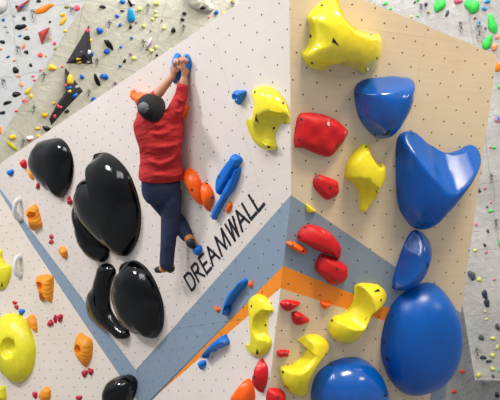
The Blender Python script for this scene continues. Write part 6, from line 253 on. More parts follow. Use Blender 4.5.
{"plane":"A2","c":[-0.88,-0.5976],"o":[[-0.109,0.059],[-0.108,0.068],[-0.103,0.076],[-0.095,0.083],[-0.085,0.087],[-0.073,0.09],[-0.061,0.092],[-0.05,0.094],[-0.038,0.096],[-0.027,0.098],[-0.015,0.099],[-0.004,0.101],[0.007,0.103],[0.018,0.105],[0.029,0.107],[0.04,0.108],[0.051,0.108],[0.062,0.108],[0.073,0.107],[0.084,0.105],[0.095,0.102],[0.103,0.097],[0.11,0.09],[0.114,0.083],[0.116,0.074],[0.117,0.066],[0.117,0.058],[0.118,0.049],[0.118,0.041],[0.119,0.032],[0.12,0.024],[0.122,0.015],[0.123,0.007],[0.123,-0.001],[0.124,-0.01],[0.124,-0.018],[0.123,-0.026],[0.121,-0.034],[0.119,-0.042],[0.115,-0.05],[0.109,-0.056],[0.103,-0.063],[0.095,-0.068],[0.087,-0.073],[0.078,-0.078],[0.069,-0.082],[0.06,-0.085],[0.05,-0.089],[0.04,-0.093],[0.03,-0.097],[0.02,-0.099],[0.009,-0.101],[-0.002,-0.102],[-0.014,-0.104],[-0.025,-0.105],[-0.036,-0.107],[-0.048,-0.109],[-0.061,-0.111],[-0.074,-0.113],[-0.089,-0.114],[-0.102,-0.112],[-0.113,-0.106],[-0.119,-0.097],[-0.119,-0.087],[-0.119,-0.076],[-0.118,-0.067],[-0.12,-0.058],[-0.122,-0.05],[-0.124,-0.042],[-0.124,-0.033],[-0.124,-0.025],[-0.124,-0.016],[-0.123,-0.008],[-0.122,0.001],[-0.119,0.009],[-0.115,0.017],[-0.11,0.025],[-0.107,0.033],[-0.105,0.041],[-0.107,0.05]],"s":[[0.0,0.0]],"h":0.1,"p":3,"q":1.6,"f":[],"m":"lemon","g":0.3,"ck":0,"lu":0,"sd":7,"rb":0,"lb":-1,"l":"yellow hold in the bottom left corner under the big yellow dome","lo":[],"bo":[],"gr":None,"sm":0},
{"plane":"A2","c":[-0.3707,0.4013],"o":[[0.057,-0.004],[0.044,-0.011],[0.023,-0.014],[0.019,-0.029],[0.009,-0.038],[-0.006,-0.042],[-0.024,-0.041],[-0.04,-0.035],[-0.038,-0.02],[-0.038,-0.007],[-0.05,0.005],[-0.055,0.017],[-0.046,0.029],[-0.03,0.035],[-0.011,0.034],[0.006,0.033],[0.024,0.031],[0.041,0.028],[0.055,0.021],[0.06,0.009]],"s":[[0.0,0.0]],"h":0.037263208797529035,"p":2.4,"q":1.5,"f":[],"m":"azure","g":0.4,"ck":0,"lu":0,"sd":9,"rb":0,"lb":-1,"l":"small square blue hold above the top of the big yellow dome","lo":[],"bo":[],"gr":None,"sm":1},
{"plane":"A2","c":[-0.8159,0.3202],"o":[[0.032,-0.002],[0.034,-0.013],[0.035,-0.024],[0.029,-0.033],[0.017,-0.036],[0.004,-0.038],[-0.008,-0.034],[-0.018,-0.026],[-0.033,-0.021],[-0.037,-0.01],[-0.034,0.001],[-0.027,0.01],[-0.022,0.02],[-0.022,0.031],[-0.015,0.041],[-0.001,0.042],[0.006,0.036],[0.014,0.029],[0.018,0.018],[0.027,0.008]],"s":[[0.0,0.0]],"h":0.0394060887482314,"p":2.4,"q":1.5,"f":[],"m":"azure","g":0.4,"ck":0,"lu":0,"sd":9,"rb":0,"lb":-1,"l":"tiny blue hold at the picture edge left of the big yellow dome","lo":[],"bo":[],"gr":None,"sm":1},
{"plane":"A","c":[-4.4928,-0.0728],"o":[[0.074,-0.021],[0.058,-0.031],[0.037,-0.037],[0.014,-0.041],[-0.01,-0.044],[-0.035,-0.038],[-0.053,-0.025],[-0.075,-0.013],[-0.089,0.001],[-0.092,0.016],[-0.086,0.029],[-0.073,0.042],[-0.042,0.036],[-0.013,0.028],[0.012,0.035],[0.038,0.032],[0.063,0.024],[0.087,0.015],[0.098,0.002],[0.088,-0.011]],"s":[[0.0,0.0]],"h":0.042973518062633026,"p":2.4,"q":1.5,"f":[],"m":"azure","g":0.4,"ck":0,"lu":0,"sd":9,"rb":0,"lb":-1,"l":"small blue hold at the far left below the concrete wall","lo":[],"bo":[],"gr":None,"sm":1},
{"plane":"A","c":[-4.0759,-0.0757],"o":[[0.047,-0.016],[0.04,-0.032],[0.031,-0.046],[0.017,-0.055],[-0.004,-0.053],[-0.023,-0.06],[-0.008,-0.04],[-0.017,-0.025],[-0.04,-0.01],[-0.071,-0.0],[-0.062,0.016],[-0.053,0.03],[-0.052,0.05],[-0.026,0.054],[-0.002,0.052],[0.021,0.053],[0.034,0.041],[0.052,0.03],[0.059,0.014],[0.055,-0.002]],"s":[[0.0,0.0]],"h":0.055858160499482695,"p":2.4,"q":1.5,"f":[],"m":"red","g":0.4,"ck":0,"lu":0,"sd":9,"rb":0,"lb":-1,"l":"red hold left of the lone black dome at its top","lo":[],"bo":[],"gr":None,"sm":1},
{"plane":"A","c":[-3.8988,-0.3956],"o":[[0.028,-0.009],[0.02,-0.018],[0.01,-0.026],[0.001,-0.029],[-0.021,-0.025],[-0.031,-0.027],[-0.05,-0.033],[-0.039,-0.02],[-0.035,-0.01],[-0.021,-0.005],[-0.015,-0.001],[-0.006,0.007],[0.003,0.019],[0.01,0.028],[0.01,0.041],[0.021,0.042],[0.026,0.033],[0.029,0.023],[0.03,0.012],[0.031,0.001]],"s":[[0.0,0.0]],"h":0.0336,"p":2.4,"q":1.5,"f":[],"m":"crimson","g":0.4,"ck":0,"lu":0,"sd":9,"rb":0,"lb":-1,"l":"tiny crimson hold under the ochre hold by the lone black dome","lo":[],"bo":[],"gr":None,"sm":1},
{"plane":"A","c":[-3.2767,-0.7203],"o":[[0.039,-0.013],[0.032,-0.025],[0.022,-0.036],[0.011,-0.044],[-0.0,-0.042],[-0.017,-0.04],[-0.045,-0.044],[-0.045,-0.027],[-0.039,-0.013],[-0.036,-0.001],[-0.02,0.007],[-0.012,0.018],[-0.004,0.03],[0.005,0.043],[0.001,0.057],[0.014,0.045],[0.023,0.041],[0.023,0.028],[0.016,0.014],[0.034,0.001]],"s":[[0.0,0.0]],"h":0.0459,"p":2.4,"q":1.5,"f":[],"m":"crimson","g":0.4,"ck":0,"lu":0,"sd":9,"rb":0,"lb":-1,"l":"crimson hold between the lone black dome and the largest black dome","lo":[],"bo":[],"gr":None,"sm":1},
{"plane":"A","c":[-3.9502,-1.0061],"o":[[0.044,-0.01],[0.035,-0.016],[0.023,-0.02],[0.01,-0.023],[-0.004,-0.021],[-0.018,-0.02],[-0.034,-0.023],[-0.047,-0.018],[-0.043,-0.008],[-0.042,0.0],[-0.03,0.002],[-0.02,0.008],[-0.013,0.018],[-0.01,0.029],[-0.001,0.029],[0.013,0.026],[0.023,0.022],[0.03,0.015],[0.036,0.007],[0.043,-0.001]],"s":[[0.0,0.0]],"h":0.027494366100414946,"p":2.4,"q":1.5,"f":[],"m":"crimson","g":0.4,"ck":0,"lu":0,"sd":9,"rb":0,"lb":-1,"l":"upper of two touching crimson chips left of the small ochre hold","lo":[],"bo":[],"gr":None,"sm":1},
{"plane":"A","c":[-4.0013,-1.0611],"o":[[0.066,-0.013],[0.054,-0.018],[0.037,-0.021],[0.02,-0.021],[0.003,-0.014],[-0.016,-0.016],[-0.034,-0.017],[-0.052,-0.015],[-0.063,-0.006],[-0.069,0.003],[-0.059,0.008],[-0.039,0.007],[-0.027,0.017],[-0.021,0.026],[-0.003,0.026],[0.014,0.023],[0.03,0.019],[0.042,0.012],[0.053,0.004],[0.063,-0.004]],"s":[[0.0,0.0]],"h":0.02394326988576423,"p":2.4,"q":1.5,"f":[],"m":"crimson","g":0.4,"ck":0,"lu":0,"sd":9,"rb":0,"lb":-1,"l":"lower of two touching crimson chips left of the small ochre hold","lo":[],"bo":[],"gr":None,"sm":1},
{"plane":"A2","c":[-0.5031,0.5191],"o":[[0.052,-0.003],[0.044,-0.01],[0.034,-0.015],[0.022,-0.019],[0.011,-0.022],[-0.002,-0.023],[-0.015,-0.023],[-0.027,-0.02],[-0.031,-0.011],[-0.036,-0.003],[-0.043,0.005],[-0.045,0.014],[-0.037,0.022],[-0.026,0.026],[-0.013,0.022],[-0.002,0.018],[0.01,0.012],[0.025,0.015],[0.036,0.01],[0.045,0.004]],"s":[[0.0,0.0]],"h":0.024207156618430897,"p":2.4,"q":1.5,"f":[],"m":"red","g":0.4,"ck":0,"lu":0,"sd":9,"rb":0,"lb":-1,"l":"upper of two red chips above the big yellow dome","lo":[],"bo":[],"gr":None,"sm":1},
{"plane":"A2","c":[-0.4677,0.4615],"o":[[0.029,-0.003],[0.036,-0.012],[0.033,-0.021],[0.024,-0.027],[0.013,-0.031],[0.002,-0.032],[-0.004,-0.023],[-0.013,-0.015],[-0.027,-0.011],[-0.035,-0.004],[-0.042,0.004],[-0.047,0.013],[-0.039,0.021],[-0.026,0.024],[-0.013,0.026],[0.0,0.026],[0.013,0.024],[0.025,0.021],[0.036,0.015],[0.037,0.007]],"s":[[0.0,0.0]],"h":0.029456274972541524,"p":2.4,"q":1.5,"f":[],"m":"crimson","g":0.4,"ck":0,"lu":0,"sd":9,"rb":0,"lb":-1,"l":"lower of two red chips above the big yellow dome","lo":[],"bo":[],"gr":None,"sm":1},
{"plane":"A2","c":[0.1565,0.2385],"o":[[0.053,-0.002],[0.049,-0.014],[0.04,-0.025],[0.027,-0.031],[0.009,-0.026],[-0.008,-0.029],[-0.024,-0.036],[-0.041,-0.034],[-0.053,-0.025],[-0.057,-0.012],[-0.047,-0.002],[-0.032,0.004],[-0.024,0.017],[-0.02,0.03],[-0.012,0.04],[0.003,0.045],[0.018,0.04],[0.029,0.031],[0.04,0.021],[0.049,0.01]],"s":[[0.0,0.0]],"h":0.040501925682634485,"p":2.4,"q":1.5,"f":[],"m":"crimson","g":0.4,"ck":0,"lu":0,"sd":9,"rb":0,"lb":-1,"l":"left chip of a row of three crimson chips beside the grey band","lo":[],"bo":[],"gr":None,"sm":1},
{"plane":"A2","c":[0.2511,0.2848],"o":[[0.015,-0.002],[0.02,-0.015],[0.021,-0.027],[0.017,-0.038],[0.005,-0.043],[-0.003,-0.054],[-0.005,-0.041],[-0.012,-0.031],[-0.028,-0.023],[-0.026,-0.01],[-0.025,0.002],[-0.023,0.014],[-0.023,0.026],[-0.009,0.033],[-0.002,0.043],[0.002,0.053],[0.011,0.045],[0.019,0.035],[0.023,0.023],[0.02,0.01]],"s":[[0.0,0.0]],"h":0.037499236552627754,"p":2.4,"q":1.5,"f":[],"m":"crimson","g":0.4,"ck":0,"lu":0,"sd":9,"rb":0,"lb":-1,"l":"middle chip of a row of three crimson chips beside the grey band","lo":[],"bo":[],"gr":None,"sm":1},
{"plane":"A2","c":[0.3411,0.2922],"o":[[0.035,-0.002],[0.028,-0.014],[0.018,-0.025],[0.007,-0.035],[0.0,-0.042],[-0.005,-0.055],[-0.02,-0.051],[-0.024,-0.037],[-0.02,-0.022],[-0.023,-0.009],[-0.033,0.004],[-0.039,0.017],[-0.038,0.032],[-0.024,0.04],[-0.008,0.045],[0.008,0.042],[0.022,0.04],[0.036,0.036],[0.042,0.024],[0.039,0.011]],"s":[[0.0,0.0]],"h":0.04920769393129806,"p":2.4,"q":1.5,"f":[],"m":"crimson","g":0.4,"ck":0,"lu":0,"sd":9,"rb":0,"lb":-1,"l":"right chip of a row of three crimson chips beside the grey band","lo":[],"bo":[],"gr":None,"sm":1},
{"plane":"A2","c":[0.7029,-0.3452],"o":[[0.047,-0.001],[0.038,-0.011],[0.021,-0.017],[0.012,-0.029],[0.005,-0.039],[-0.004,-0.046],[-0.023,-0.048],[-0.03,-0.035],[-0.032,-0.022],[-0.038,-0.01],[-0.042,0.003],[-0.046,0.016],[-0.04,0.029],[-0.025,0.036],[-0.009,0.036],[0.007,0.032],[0.024,0.036],[0.039,0.034],[0.047,0.024],[0.049,0.011]],"s":[[0.0,0.0]],"h":0.04128513229840605,"p":2.4,"q":1.5,"f":[],"m":"crimson","g":0.4,"ck":0,"lu":0,"sd":9,"rb":0,"lb":-1,"l":"left of two chalky crimson chips under the lowest ribbed ochre hold","lo":[],"bo":[],"gr":None,"sm":1},
{"plane":"A2","c":[0.8065,-0.3224],"o":[[0.04,-0.003],[0.035,-0.013],[0.026,-0.022],[0.013,-0.029],[0.004,-0.035],[-0.001,-0.047],[-0.014,-0.043],[-0.01,-0.028],[-0.013,-0.016],[-0.017,-0.003],[-0.024,0.006],[-0.034,0.016],[-0.039,0.029],[-0.03,0.04],[-0.018,0.036],[-0.013,0.03],[0.004,0.024],[0.023,0.028],[0.031,0.02],[0.038,0.009]],"s":[[0.0,0.0]],"h":0.04377802774296624,"p":2.4,"q":1.5,"f":[],"m":"crimson","g":0.4,"ck":0,"lu":0,"sd":9,"rb":0,"lb":-1,"l":"right of two chalky crimson chips under the lowest ribbed ochre hold","lo":[],"bo":[],"gr":None,"sm":1},
{"plane":"A2","c":[-0.1903,-0.5946],"o":[[0.032,-0.002],[0.031,-0.014],[0.026,-0.025],[0.014,-0.032],[0.006,-0.039],[0.001,-0.052],[-0.003,-0.038],[-0.01,-0.028],[-0.014,-0.018],[-0.02,-0.006],[-0.026,0.005],[-0.041,0.014],[-0.047,0.028],[-0.034,0.036],[-0.017,0.037],[-0.003,0.034],[0.011,0.035],[0.024,0.031],[0.034,0.023],[0.035,0.011]],"s":[[0.0,0.0]],"h":0.0444458855103711,"p":2.4,"q":1.5,"f":[],"m":"crimson","g":0.4,"ck":0,"lu":0,"sd":9,"rb":0,"lb":-1,"l":"crimson chip touching the small ochre hold at the bottom","lo":[],"bo":[],"gr":None,"sm":1},
{"plane":"A2","c":[0.5789,-0.6192],"o":[[0.051,-0.0],[0.044,-0.01],[0.032,-0.018],[0.021,-0.027],[0.009,-0.034],[-0.006,-0.035],[-0.021,-0.03],[-0.034,-0.024],[-0.045,-0.017],[-0.052,-0.007],[-0.056,0.004],[-0.054,0.016],[-0.038,0.02],[-0.023,0.023],[-0.007,0.026],[0.009,0.027],[0.024,0.028],[0.04,0.027],[0.052,0.022],[0.054,0.011]],"s":[[0.0,0.0]],"h":0.031321570399802545,"p":2.4,"q":1.5,"f":[],"m":"crimson","g":0.4,"ck":0,"lu":0,"sd":9,"rb":0,"lb":-1,"l":"crimson chip at the bottom edge left of the scuffed black dome","lo":[],"bo":[],"gr":None,"sm":1}]
FAR_HOLDS = [
["C",[-0.7668,0.1167],[0.0329,-0.0056],[-0.0039,-0.0294],"black","black hold on pale left concrete, at the top beside the red volume"],
["C",[-0.6953,-0.0157],[0.1485,0.035],[0.0181,-0.0507],"tangerine","bright orange hold on pale left concrete, large and elongated, right of the red volume"],
["C",[-1.0449,-0.1035],[0.0333,-0.0055],[-0.004,-0.0296],"black","black hold on pale left concrete, below the top red volume"],
["C",[-1.395,-0.0654],[0.0304,-0.005],[-0.003,-0.0224],"blue","blue hold on pale left concrete, small, at the far left near the concrete bulge"],
["C",[-1.1198,-0.217],[0.092,0.0023],[0.0046,-0.0453],"black","black hold on pale left concrete, wide block shape, above the red kite volume's left"],
["C",[-1.0204,-0.2635],[0.02,-0.0032],[-0.0024,-0.0178],"salmon","salmon hold on pale left concrete, tiny, touching the wide black block"],
["C",[-1.2067,-0.0357],[0.0285,-0.0047],[-0.003,-0.0223],"grey","grey hold on pale left concrete, faint grey, above the wide black block"],
["C",[-1.3713,-0.1715],[0.0304,-0.005],[-0.0026,-0.0194],"grey","grey hold on pale left concrete, faint grey, at the far left"],
["C",[-1.3482,-0.2561],[0.0253,-0.0041],[-0.003,-0.0224],"grey","grey hold on pale left concrete, faint grey, left under the wide black block"],
["C",[-1.1461,-0.3494],[0.0283,0.0021],[0.0026,-0.0166],"blue","blue hold on pale left concrete, tiny and flat, under the wide black block"],
["C",[-1.0332,-0.3978],[0.0499,-0.008],[-0.005,-0.0371],"black","black hold on pale left concrete, left of the red kite volume"],
["C",[-1.4565,-0.3916],[0.0457,-0.0229],[-0.0154,-0.0263],"black","black hold on pale left concrete, at the left edge, level with the red kite volume"],
["C",[-1.1042,-0.5079],[0.029,-0.0093],[-0.0146,-0.0426],"salmon","salmon hold on pale left concrete, upright, left below the red kite volume"],
["C",[-1.4962,-0.4925],[0.0255,-0.004],[-0.0026,-0.0195],"salmon","salmon hold on pale left concrete, at the left edge under a black hold"],
["C",[-1.0731,-0.6069],[0.0384,-0.0059],[-0.004,-0.0297],"black","black hold on pale left concrete, below the upright salmon hold"],
["C",[-1.3903,-0.6312],[0.0315,0.0051],[0.0047,-0.018],"blue","blue hold on pale left concrete, flat, at the far left above the black oval"],
["C",[-0.8477,-0.684],[0.0437,0.0072],[0.0088,-0.034],"coral","coral hold on pale left concrete, rounded, under the red kite volume"],
["C",[-0.754,-0.7135],[0.0214,-0.0033],[-0.002,-0.0148],"salmon","salmon hold on pale left concrete, tiny, right of the rounded coral hold"],
["C",[-0.5887,-0.5511],[0.0278,-0.0044],[-0.0039,-0.0294],"pink","pink hold on pale left concrete, right of the red kite volume"],
["C",[-0.5867,-0.625],[0.0272,0.0045],[0.0057,-0.022],"olive","olive hold on pale left concrete, near the concrete arete, below a pink hold"],
["C",[-0.4052,-0.2408],[0.0688,0.0592],[0.0255,-0.0244],"mustard","mustard yellow hold on pale left concrete, long and slanted, along the concrete arete"],
["C",[-0.4034,-0.1516],[0.0495,0.0119],[0.0092,-0.0259],"mustard","mustard yellow hold on pale left concrete, short, just above the long mustard hold"],
["C",[-0.3203,-0.0462],[0.0373,0.0123],[0.0128,-0.028],"olive","olive hold on pale left concrete, near the top of the concrete arete"],
["C",[-0.1558,-0.0949],[0.0512,-0.0087],[-0.0053,-0.0407],"pink","pink hold on pale left concrete, largest pink one, near the top of the concrete arete"],
["C",[-0.3955,-0.3948],[0.0329,0.0111],[0.0097,-0.021],"mustard","mustard yellow hold on pale left concrete, below the long mustard hold on the arete"],
["C",[-0.6223,-0.223],[0.0212,-0.0035],[-0.0023,-0.0176],"black","black hold on pale left concrete, tiny, above the red kite volume"],
["C",[-0.6615,-0.457],[0.0164,-0.0026],[-0.0019,-0.0147],"mustard","mustard yellow hold on pale left concrete, tiny, right of the red kite volume"],
["C",[-1.2871,-0.8499],[0.0522,-0.0078],[-0.0066,-0.0494],"black","black hold on pale left concrete, large oval, left of the pale concrete panel"],
["C",[-1.2926,-0.6996],[0.0303,-0.0046],[-0.0026,-0.0194],"salmon","salmon hold on pale left concrete, above the large black oval"],
["C",[-1.253,-0.9419],[0.0272,-0.0134],[-0.0122,-0.0211],"salmon","salmon hold on pale left concrete, just below the large black oval"],
["C",[-1.223,-1.076],[0.0289,0.0074],[0.0143,-0.0394],"salmon","salmon hold on pale left concrete, double lobed, under the large black oval"],
["C",[-1.0238,-0.8117],[0.0283,-0.0043],[-0.0036,-0.0268],"black","black hold on pale left concrete, right of the large black oval"],
["C",[-0.8714,-0.9132],[0.0285,0.0073],[0.0052,-0.0145],"pink","pink hold on pale left concrete, uppermost of three by the arete"],
["C",[-1.0092,-0.9823],[0.0277,0.0048],[0.0038,-0.0148],"pink","pink hold on pale left concrete, middle one of three by the arete"],
["C",[-0.994,-1.0467],[0.0298,0.0027],[0.0026,-0.0165],"pink","pink hold on pale left concrete, lowest of three by the arete"],
["C",[-1.3272,-1.2124],[0.0783,0.0112],[0.0083,-0.0375],"black","black hold on pale left concrete, long oval, below the double salmon hold"],
["C",[-1.4968,-1.3175],[0.0679,0.0055],[0.0043,-0.0304],"black","black hold on pale left concrete, long oval, second from the bottom on the left"],
["C",[-1.6009,-1.4571],[0.0545,0.0054],[0.0044,-0.0274],"black","black hold on pale left concrete, long oval, lowest on the left"],
["C",[-1.1261,-1.195],[0.0475,0.0412],[0.0263,-0.0243],"mustard","mustard yellow hold on pale left concrete, leaf-shaped, low on the concrete arete"],
["C",[-1.0823,-1.2757],[0.0281,-0.011],[-0.0156,-0.0346],"mustard","mustard yellow hold on pale left concrete, beside the leaf-shaped one, across the arete"],
["C",[-1.2133,-1.323],[0.0286,-0.004],[-0.0026,-0.0195],"coral","coral hold on pale left concrete, left of two tiny ones low on the arete"],
["C",[-1.1628,-1.3422],[0.0201,-0.0028],[-0.002,-0.015],"coral","coral hold on pale left concrete, right of two tiny ones low on the arete"],
["C",[-1.3605,-1.4603],[0.0265,0.0048],[0.0051,-0.0194],"coral","coral hold on pale left concrete, below the long black ovals"],
["C",[-1.6863,-1.7265],[0.0429,-0.0055],[-0.0093,-0.0683],"tangerine","bright orange hold on pale left concrete, half hidden at the left picture edge"],
["D",[-0.271,-1.1102],[0.0593,0.0105],[0.0107,-0.0497],"mustard","mustard yellow hold on beige concrete, ring-shaped, left of the tip of the bent volume"],
["D",[-0.1227,-1.0677],[0.0195,0.0035],[0.0041,-0.0187],"pink","pink hold on beige concrete, tiny, at the tip of the bent volume"],
["D",[-0.1168,-1.6675],[0.029,0.0045],[0.0049,-0.0228],"mustard","mustard yellow hold on beige concrete, left of the lower arm of the bent volume"],
["D",[-0.2214,-1.8861],[0.0484,0.0225],[0.0182,-0.0385],"mustard","mustard yellow hold on beige concrete, rounded, left of the bent volume's lower tip"],
["D",[-0.2823,-2.122],[0.0413,0.0056],[0.0048,-0.0234],"mustard","mustard yellow hold on beige concrete, flat, above the red and white hold"],
["D",[-0.2363,-2.2542],[0.034,-0.0118],[-0.0067,-0.0324],"mustard","mustard yellow hold on beige concrete, right of the red and white hold"],
["D",[-0.6288,-2.3209],[0.0544,0.0248],[0.0173,-0.0392],"mustard","mustard yellow hold on beige concrete, left of the red and white hold"],
["D",[-0.6186,-2.4641],[0.0971,-0.0803],[-0.015,-0.0239],"lime","lime hold on beige concrete, banana-shaped, at the lower left corner of the concrete"],
["D",[-0.37,-2.308],[0.0504,0.0065],[0.0095,-0.0474],"redwhite","red and white hold on beige concrete, dipped in chalk, above the plywood's left end"],
["D",[-0.1354,-2.1141],[0.0627,-0.0438],[-0.0193,-0.0348],"black","black hold on beige concrete, slanted, under the bent volume's lower tip"],
["D",[0.1109,-1.7742],[0.0391,0.0058],[0.0067,-0.0299],"black","black hold on beige concrete, ring-shaped, right of the bent volume's lower arm"],
["D",[0.2158,-1.1788],[0.0372,0.0064],[0.0086,-0.0367],"blue","blue hold on beige concrete, round, right of the bent volume"],
["D",[0.463,-1.1918],[0.0579,-0.0842],[-0.0329,-0.0213],"black","black hold on beige concrete, long and upright, right of the round blue hold"],
["D",[0.5655,-1.1121],[0.0658,-0.0062],[-0.0007,-0.0522],"blue","blue hold on beige concrete, largest in the area right of the bent volume"],
["D",[0.7678,-1.1896],[0.0276,0.0046],[0.0055,-0.0213],"purple","purple hold on beige concrete, tiny, near the plywood's top edge"],
["D",[0.4885,-1.5124],[0.0461,-0.0093],[-0.0039,-0.0378],"blue","blue hold on beige concrete, close above the plywood's top edge"],
["D",[0.7711,-0.8981],[0.0241,0.0043],[0.005,-0.0192],"blue","blue hold on beige concrete, low, left of the pale column edge"],
["D",[0.2708,-0.0447],[0.048,0.0104],[0.0062,-0.0249],"black","black hold on beige concrete, flat, high above the triangle"],
["D",[0.5222,-0.1344],[0.0338,0.0071],[0.007,-0.0269],"blue","blue hold on beige concrete, upper right of the triangle, first of a slanting row"],
["D",[0.6038,-0.26],[0.0264,0.0054],[0.0072,-0.0273],"blue","blue hold on beige concrete, second of the slanting row right of the triangle"],
["D",[0.7082,-0.5948],[0.0238,0.0045],[0.0062,-0.0234],"blue","blue hold on beige concrete, lone one well right of the triangle"],
["D",[0.5528,0.0943],[0.0505,0.0111],[0.0078,-0.0294],"blue","blue hold on beige concrete, at the very top edge left of the tall blue leaf"],
["D",[0.3128,-0.4114],[0.0597,-0.0036],[-0.001,-0.0462],"blue","blue hold on beige concrete, angular, right of the triangle's tip"],
["D",[0.5102,-0.5937],[0.0856,-0.0771],[-0.0262,-0.0283],"black","black hold on beige concrete, long curved, right of the triangle"],
["D",[0.5058,-0.7052],[0.0454,0.0085],[0.0118,-0.0469],"blue","blue hold on beige concrete, round, below the long curved black hold"],
["D",[0.824,-0.8048],[0.0242,0.0044],[0.0085,-0.0319],"black","black hold on beige concrete, dark dot close to the plywood"],
["D",[0.7388,-0.0886],[0.0522,0.0188],[0.053,-0.1233],"skyblue","light blue hold on beige concrete, tall leaf-shaped, on the column edge"],
["D",[0.6726,0.0956],[0.0171,0.0155],[0.0414,-0.0412],"black","black hold on beige concrete, slanted, above the tall blue leaf"],
["D",[0.7221,0.1065],[0.031,0.0068],[0.0072,-0.0266],"pinkwhite","pink and white hold on beige concrete, beside the slanted black hold at the top"],
["D",[0.5856,-0.0423],[0.0308,0.0066],[0.0047,-0.0178],"black","black hold on beige concrete, flat, left of the tall blue leaf"],
["D",[0.7775,-0.2564],[0.0284,0.0058],[0.0078,-0.029],"black","black hold on beige concrete, just below the tall blue leaf"],
["D",[0.8391,-0.4222],[0.0263,-0.0038],[-0.0017,-0.0172],"blue","blue hold on beige concrete, flat, below the tall blue leaf"],
["D",[0.8447,0.0449],[0.0345,0.0074],[0.0091,-0.0329],"palelime","pale lime hold on beige concrete, right of the tall blue leaf"],
["D",[1.088,0.1929],[0.0415,0.0091],[0.0108,-0.0374],"palelime","pale lime hold on beige concrete, large, at the top in the middle"],
["D",[1.1103,0.0573],[0.0241,0.0051],[0.0066,-0.0227],"palelime","pale lime hold on beige concrete, upper of a pair in the middle"],
["D",[1.1375,-0.0013],[0.029,0.0061],[0.0071,-0.0243],"palelime","pale lime hold on beige concrete, lower of a pair in the middle"],
["D",[1.0936,-0.0621],[0.0274,0.0057],[0.0066,-0.0229],"palelime","pale lime hold on beige concrete, left below the pair in the middle"],
["D",[0.986,-0.1976],[0.0352,0.0072],[0.0086,-0.0307],"palelime","pale lime hold on beige concrete, above the purple and white hold"],
["D",[1.3169,-0.1545],[0.0239,0.0213],[0.0269,-0.0259],"palelime","pale lime hold on beige concrete, left of the black hold in the middle"],
["D",[1.2188,-0.5591],[0.0446,0.0084],[0.0091,-0.0319],"palelime","pale lime hold on beige concrete, above the plywood edge below the purple hold"],
["D",[1.2688,-0.4909],[0.0248,0.0047],[0.0101,-0.035],"palelime","pale lime hold on beige concrete, right under the purple and white hold"],
["D",[0.964,-0.7324],[0.0374,0.0069],[0.0091,-0.0335],"palelime","pale lime hold on beige concrete, lowest, beside the column edge"],
["D",[1.5328,-0.4879],[0.0306,0.027],[0.0203,-0.0197],"palelime","pale lime hold on beige concrete, closest to the gripped blue hold"],
["D",[1.1446,-0.4448],[0.0186,0.0768],[0.0364,-0.0101],"purplewhite","purple and white hold on beige concrete, long, half pale, in the middle"],
["D",[0.846,-0.1652],[0.0205,0.0043],[0.0038,-0.0137],"purple","purple hold on beige concrete, tiny, right of the tall blue leaf"],
["D",[1.1132,-0.2499],[0.0146,0.0029],[0.0044,-0.0155],"purple","purple hold on beige concrete, speck above the purple and white hold"],
["D",[1.2556,-0.0526],[0.0147,0.0031],[0.0045,-0.0153],"purple","purple hold on beige concrete, speck in the middle of the concrete"],
["D",[0.8953,-0.68],[0.0194,0.0036],[0.0064,-0.0238],"purple","purple hold on beige concrete, on the column edge near the plywood"],
["D",[1.486,-0.1681],[0.0417,0.0084],[0.0114,-0.0376],"black","black hold on beige concrete, largest dark one above the climber's hands"],
["D",[1.1438,-0.5515],[0.0181,0.0034],[0.0045,-0.0159],"black","black hold on beige concrete, speck beneath the purple and white hold"],
["D",[1.3258,-0.6149],[0.02,0.0037],[0.0056,-0.0193],"black","black hold on beige concrete, speck close to the plywood edge"],
["D",[1.5891,0.1302],[0.0333,0.0071],[0.0091,-0.0292],"black","black hold on beige concrete, upper of a pair left of the concrete bulge"],
["D",[1.5846,0.0307],[0.0334,0.007],[0.0082,-0.0263],"black","black hold on beige concrete, lower of a pair left of the concrete bulge"],
["D",[1.8324,0.3004],[0.0423,0.0092],[0.0115,-0.0353],"black","black hold on beige concrete, sitting on the concrete bulge"],
["D",[1.893,0.3923],[0.0356,0.0078],[0.0086,-0.026],"blue","blue hold on beige concrete, at the top above the concrete bulge"],
["D",[2.0079,0.3979],[0.0257,0.0056],[0.0072,-0.0215],"mustard","mustard yellow hold on beige concrete, at the top right of the concrete bulge"],
["D",[2.1256,0.2626],[0.0399,0.0085],[0.0111,-0.0327],"blue","blue hold on beige concrete, right of the concrete bulge's lip"],
["D",[2.274,0.2825],[0.0439,0.0093],[0.0108,-0.0313],"mustard","mustard yellow hold on beige concrete, rounded, just above the plywood edge"],
["D",[2.3405,0.5074],[0.0263,0.0058],[0.0093,-0.0262],"mustard","mustard yellow hold on beige concrete, at the top edge of the picture above the plywood"],
["D",[1.984,-0.0404],[0.019,0.0039],[0.0052,-0.0158],"salmon","salmon hold on beige concrete, speck above the plywood edge"],
["D",[1.9118,-0.1125],[0.0224,0.0045],[0.0056,-0.0175],"rose","pink hold on beige concrete, speck near the plywood edge, left of the salmon one"],
["D",[2.0229,0.1658],[0.0207,0.0044],[0.0057,-0.0172],"rose","pink hold on beige concrete, speck below the concrete bulge"],
["E",[0.1311,-0.0803],[0.0333,0.008],[0.0069,-0.0231],"green","green hold on grey concrete, flat, at the plywood's top edge left end"],
["E",[0.2047,-0.1612],[0.0193,-0.0039],[-0.0021,-0.015],"green","green hold on grey concrete, tiny, just above the plywood's top edge"],
["E",[0.4627,-0.3263],[0.0244,-0.0048],[-0.0023,-0.0163],"palelime","pale lime hold on grey concrete, half hidden by the plywood's top edge"],
["E",[0.5555,-0.3391],[0.0176,-0.0035],[-0.0022,-0.0163],"green","green hold on grey concrete, speck beside the plywood's top edge"],
["E",[0.5875,-0.1261],[0.0202,-0.0041],[-0.0024,-0.0175],"green","green hold on grey concrete, at the top edge of the picture"],
["E",[0.6875,-0.2019],[0.0201,-0.0041],[-0.0046,-0.0337],"navy","dark blue hold on grey concrete, upright, left of the left green lobe"],
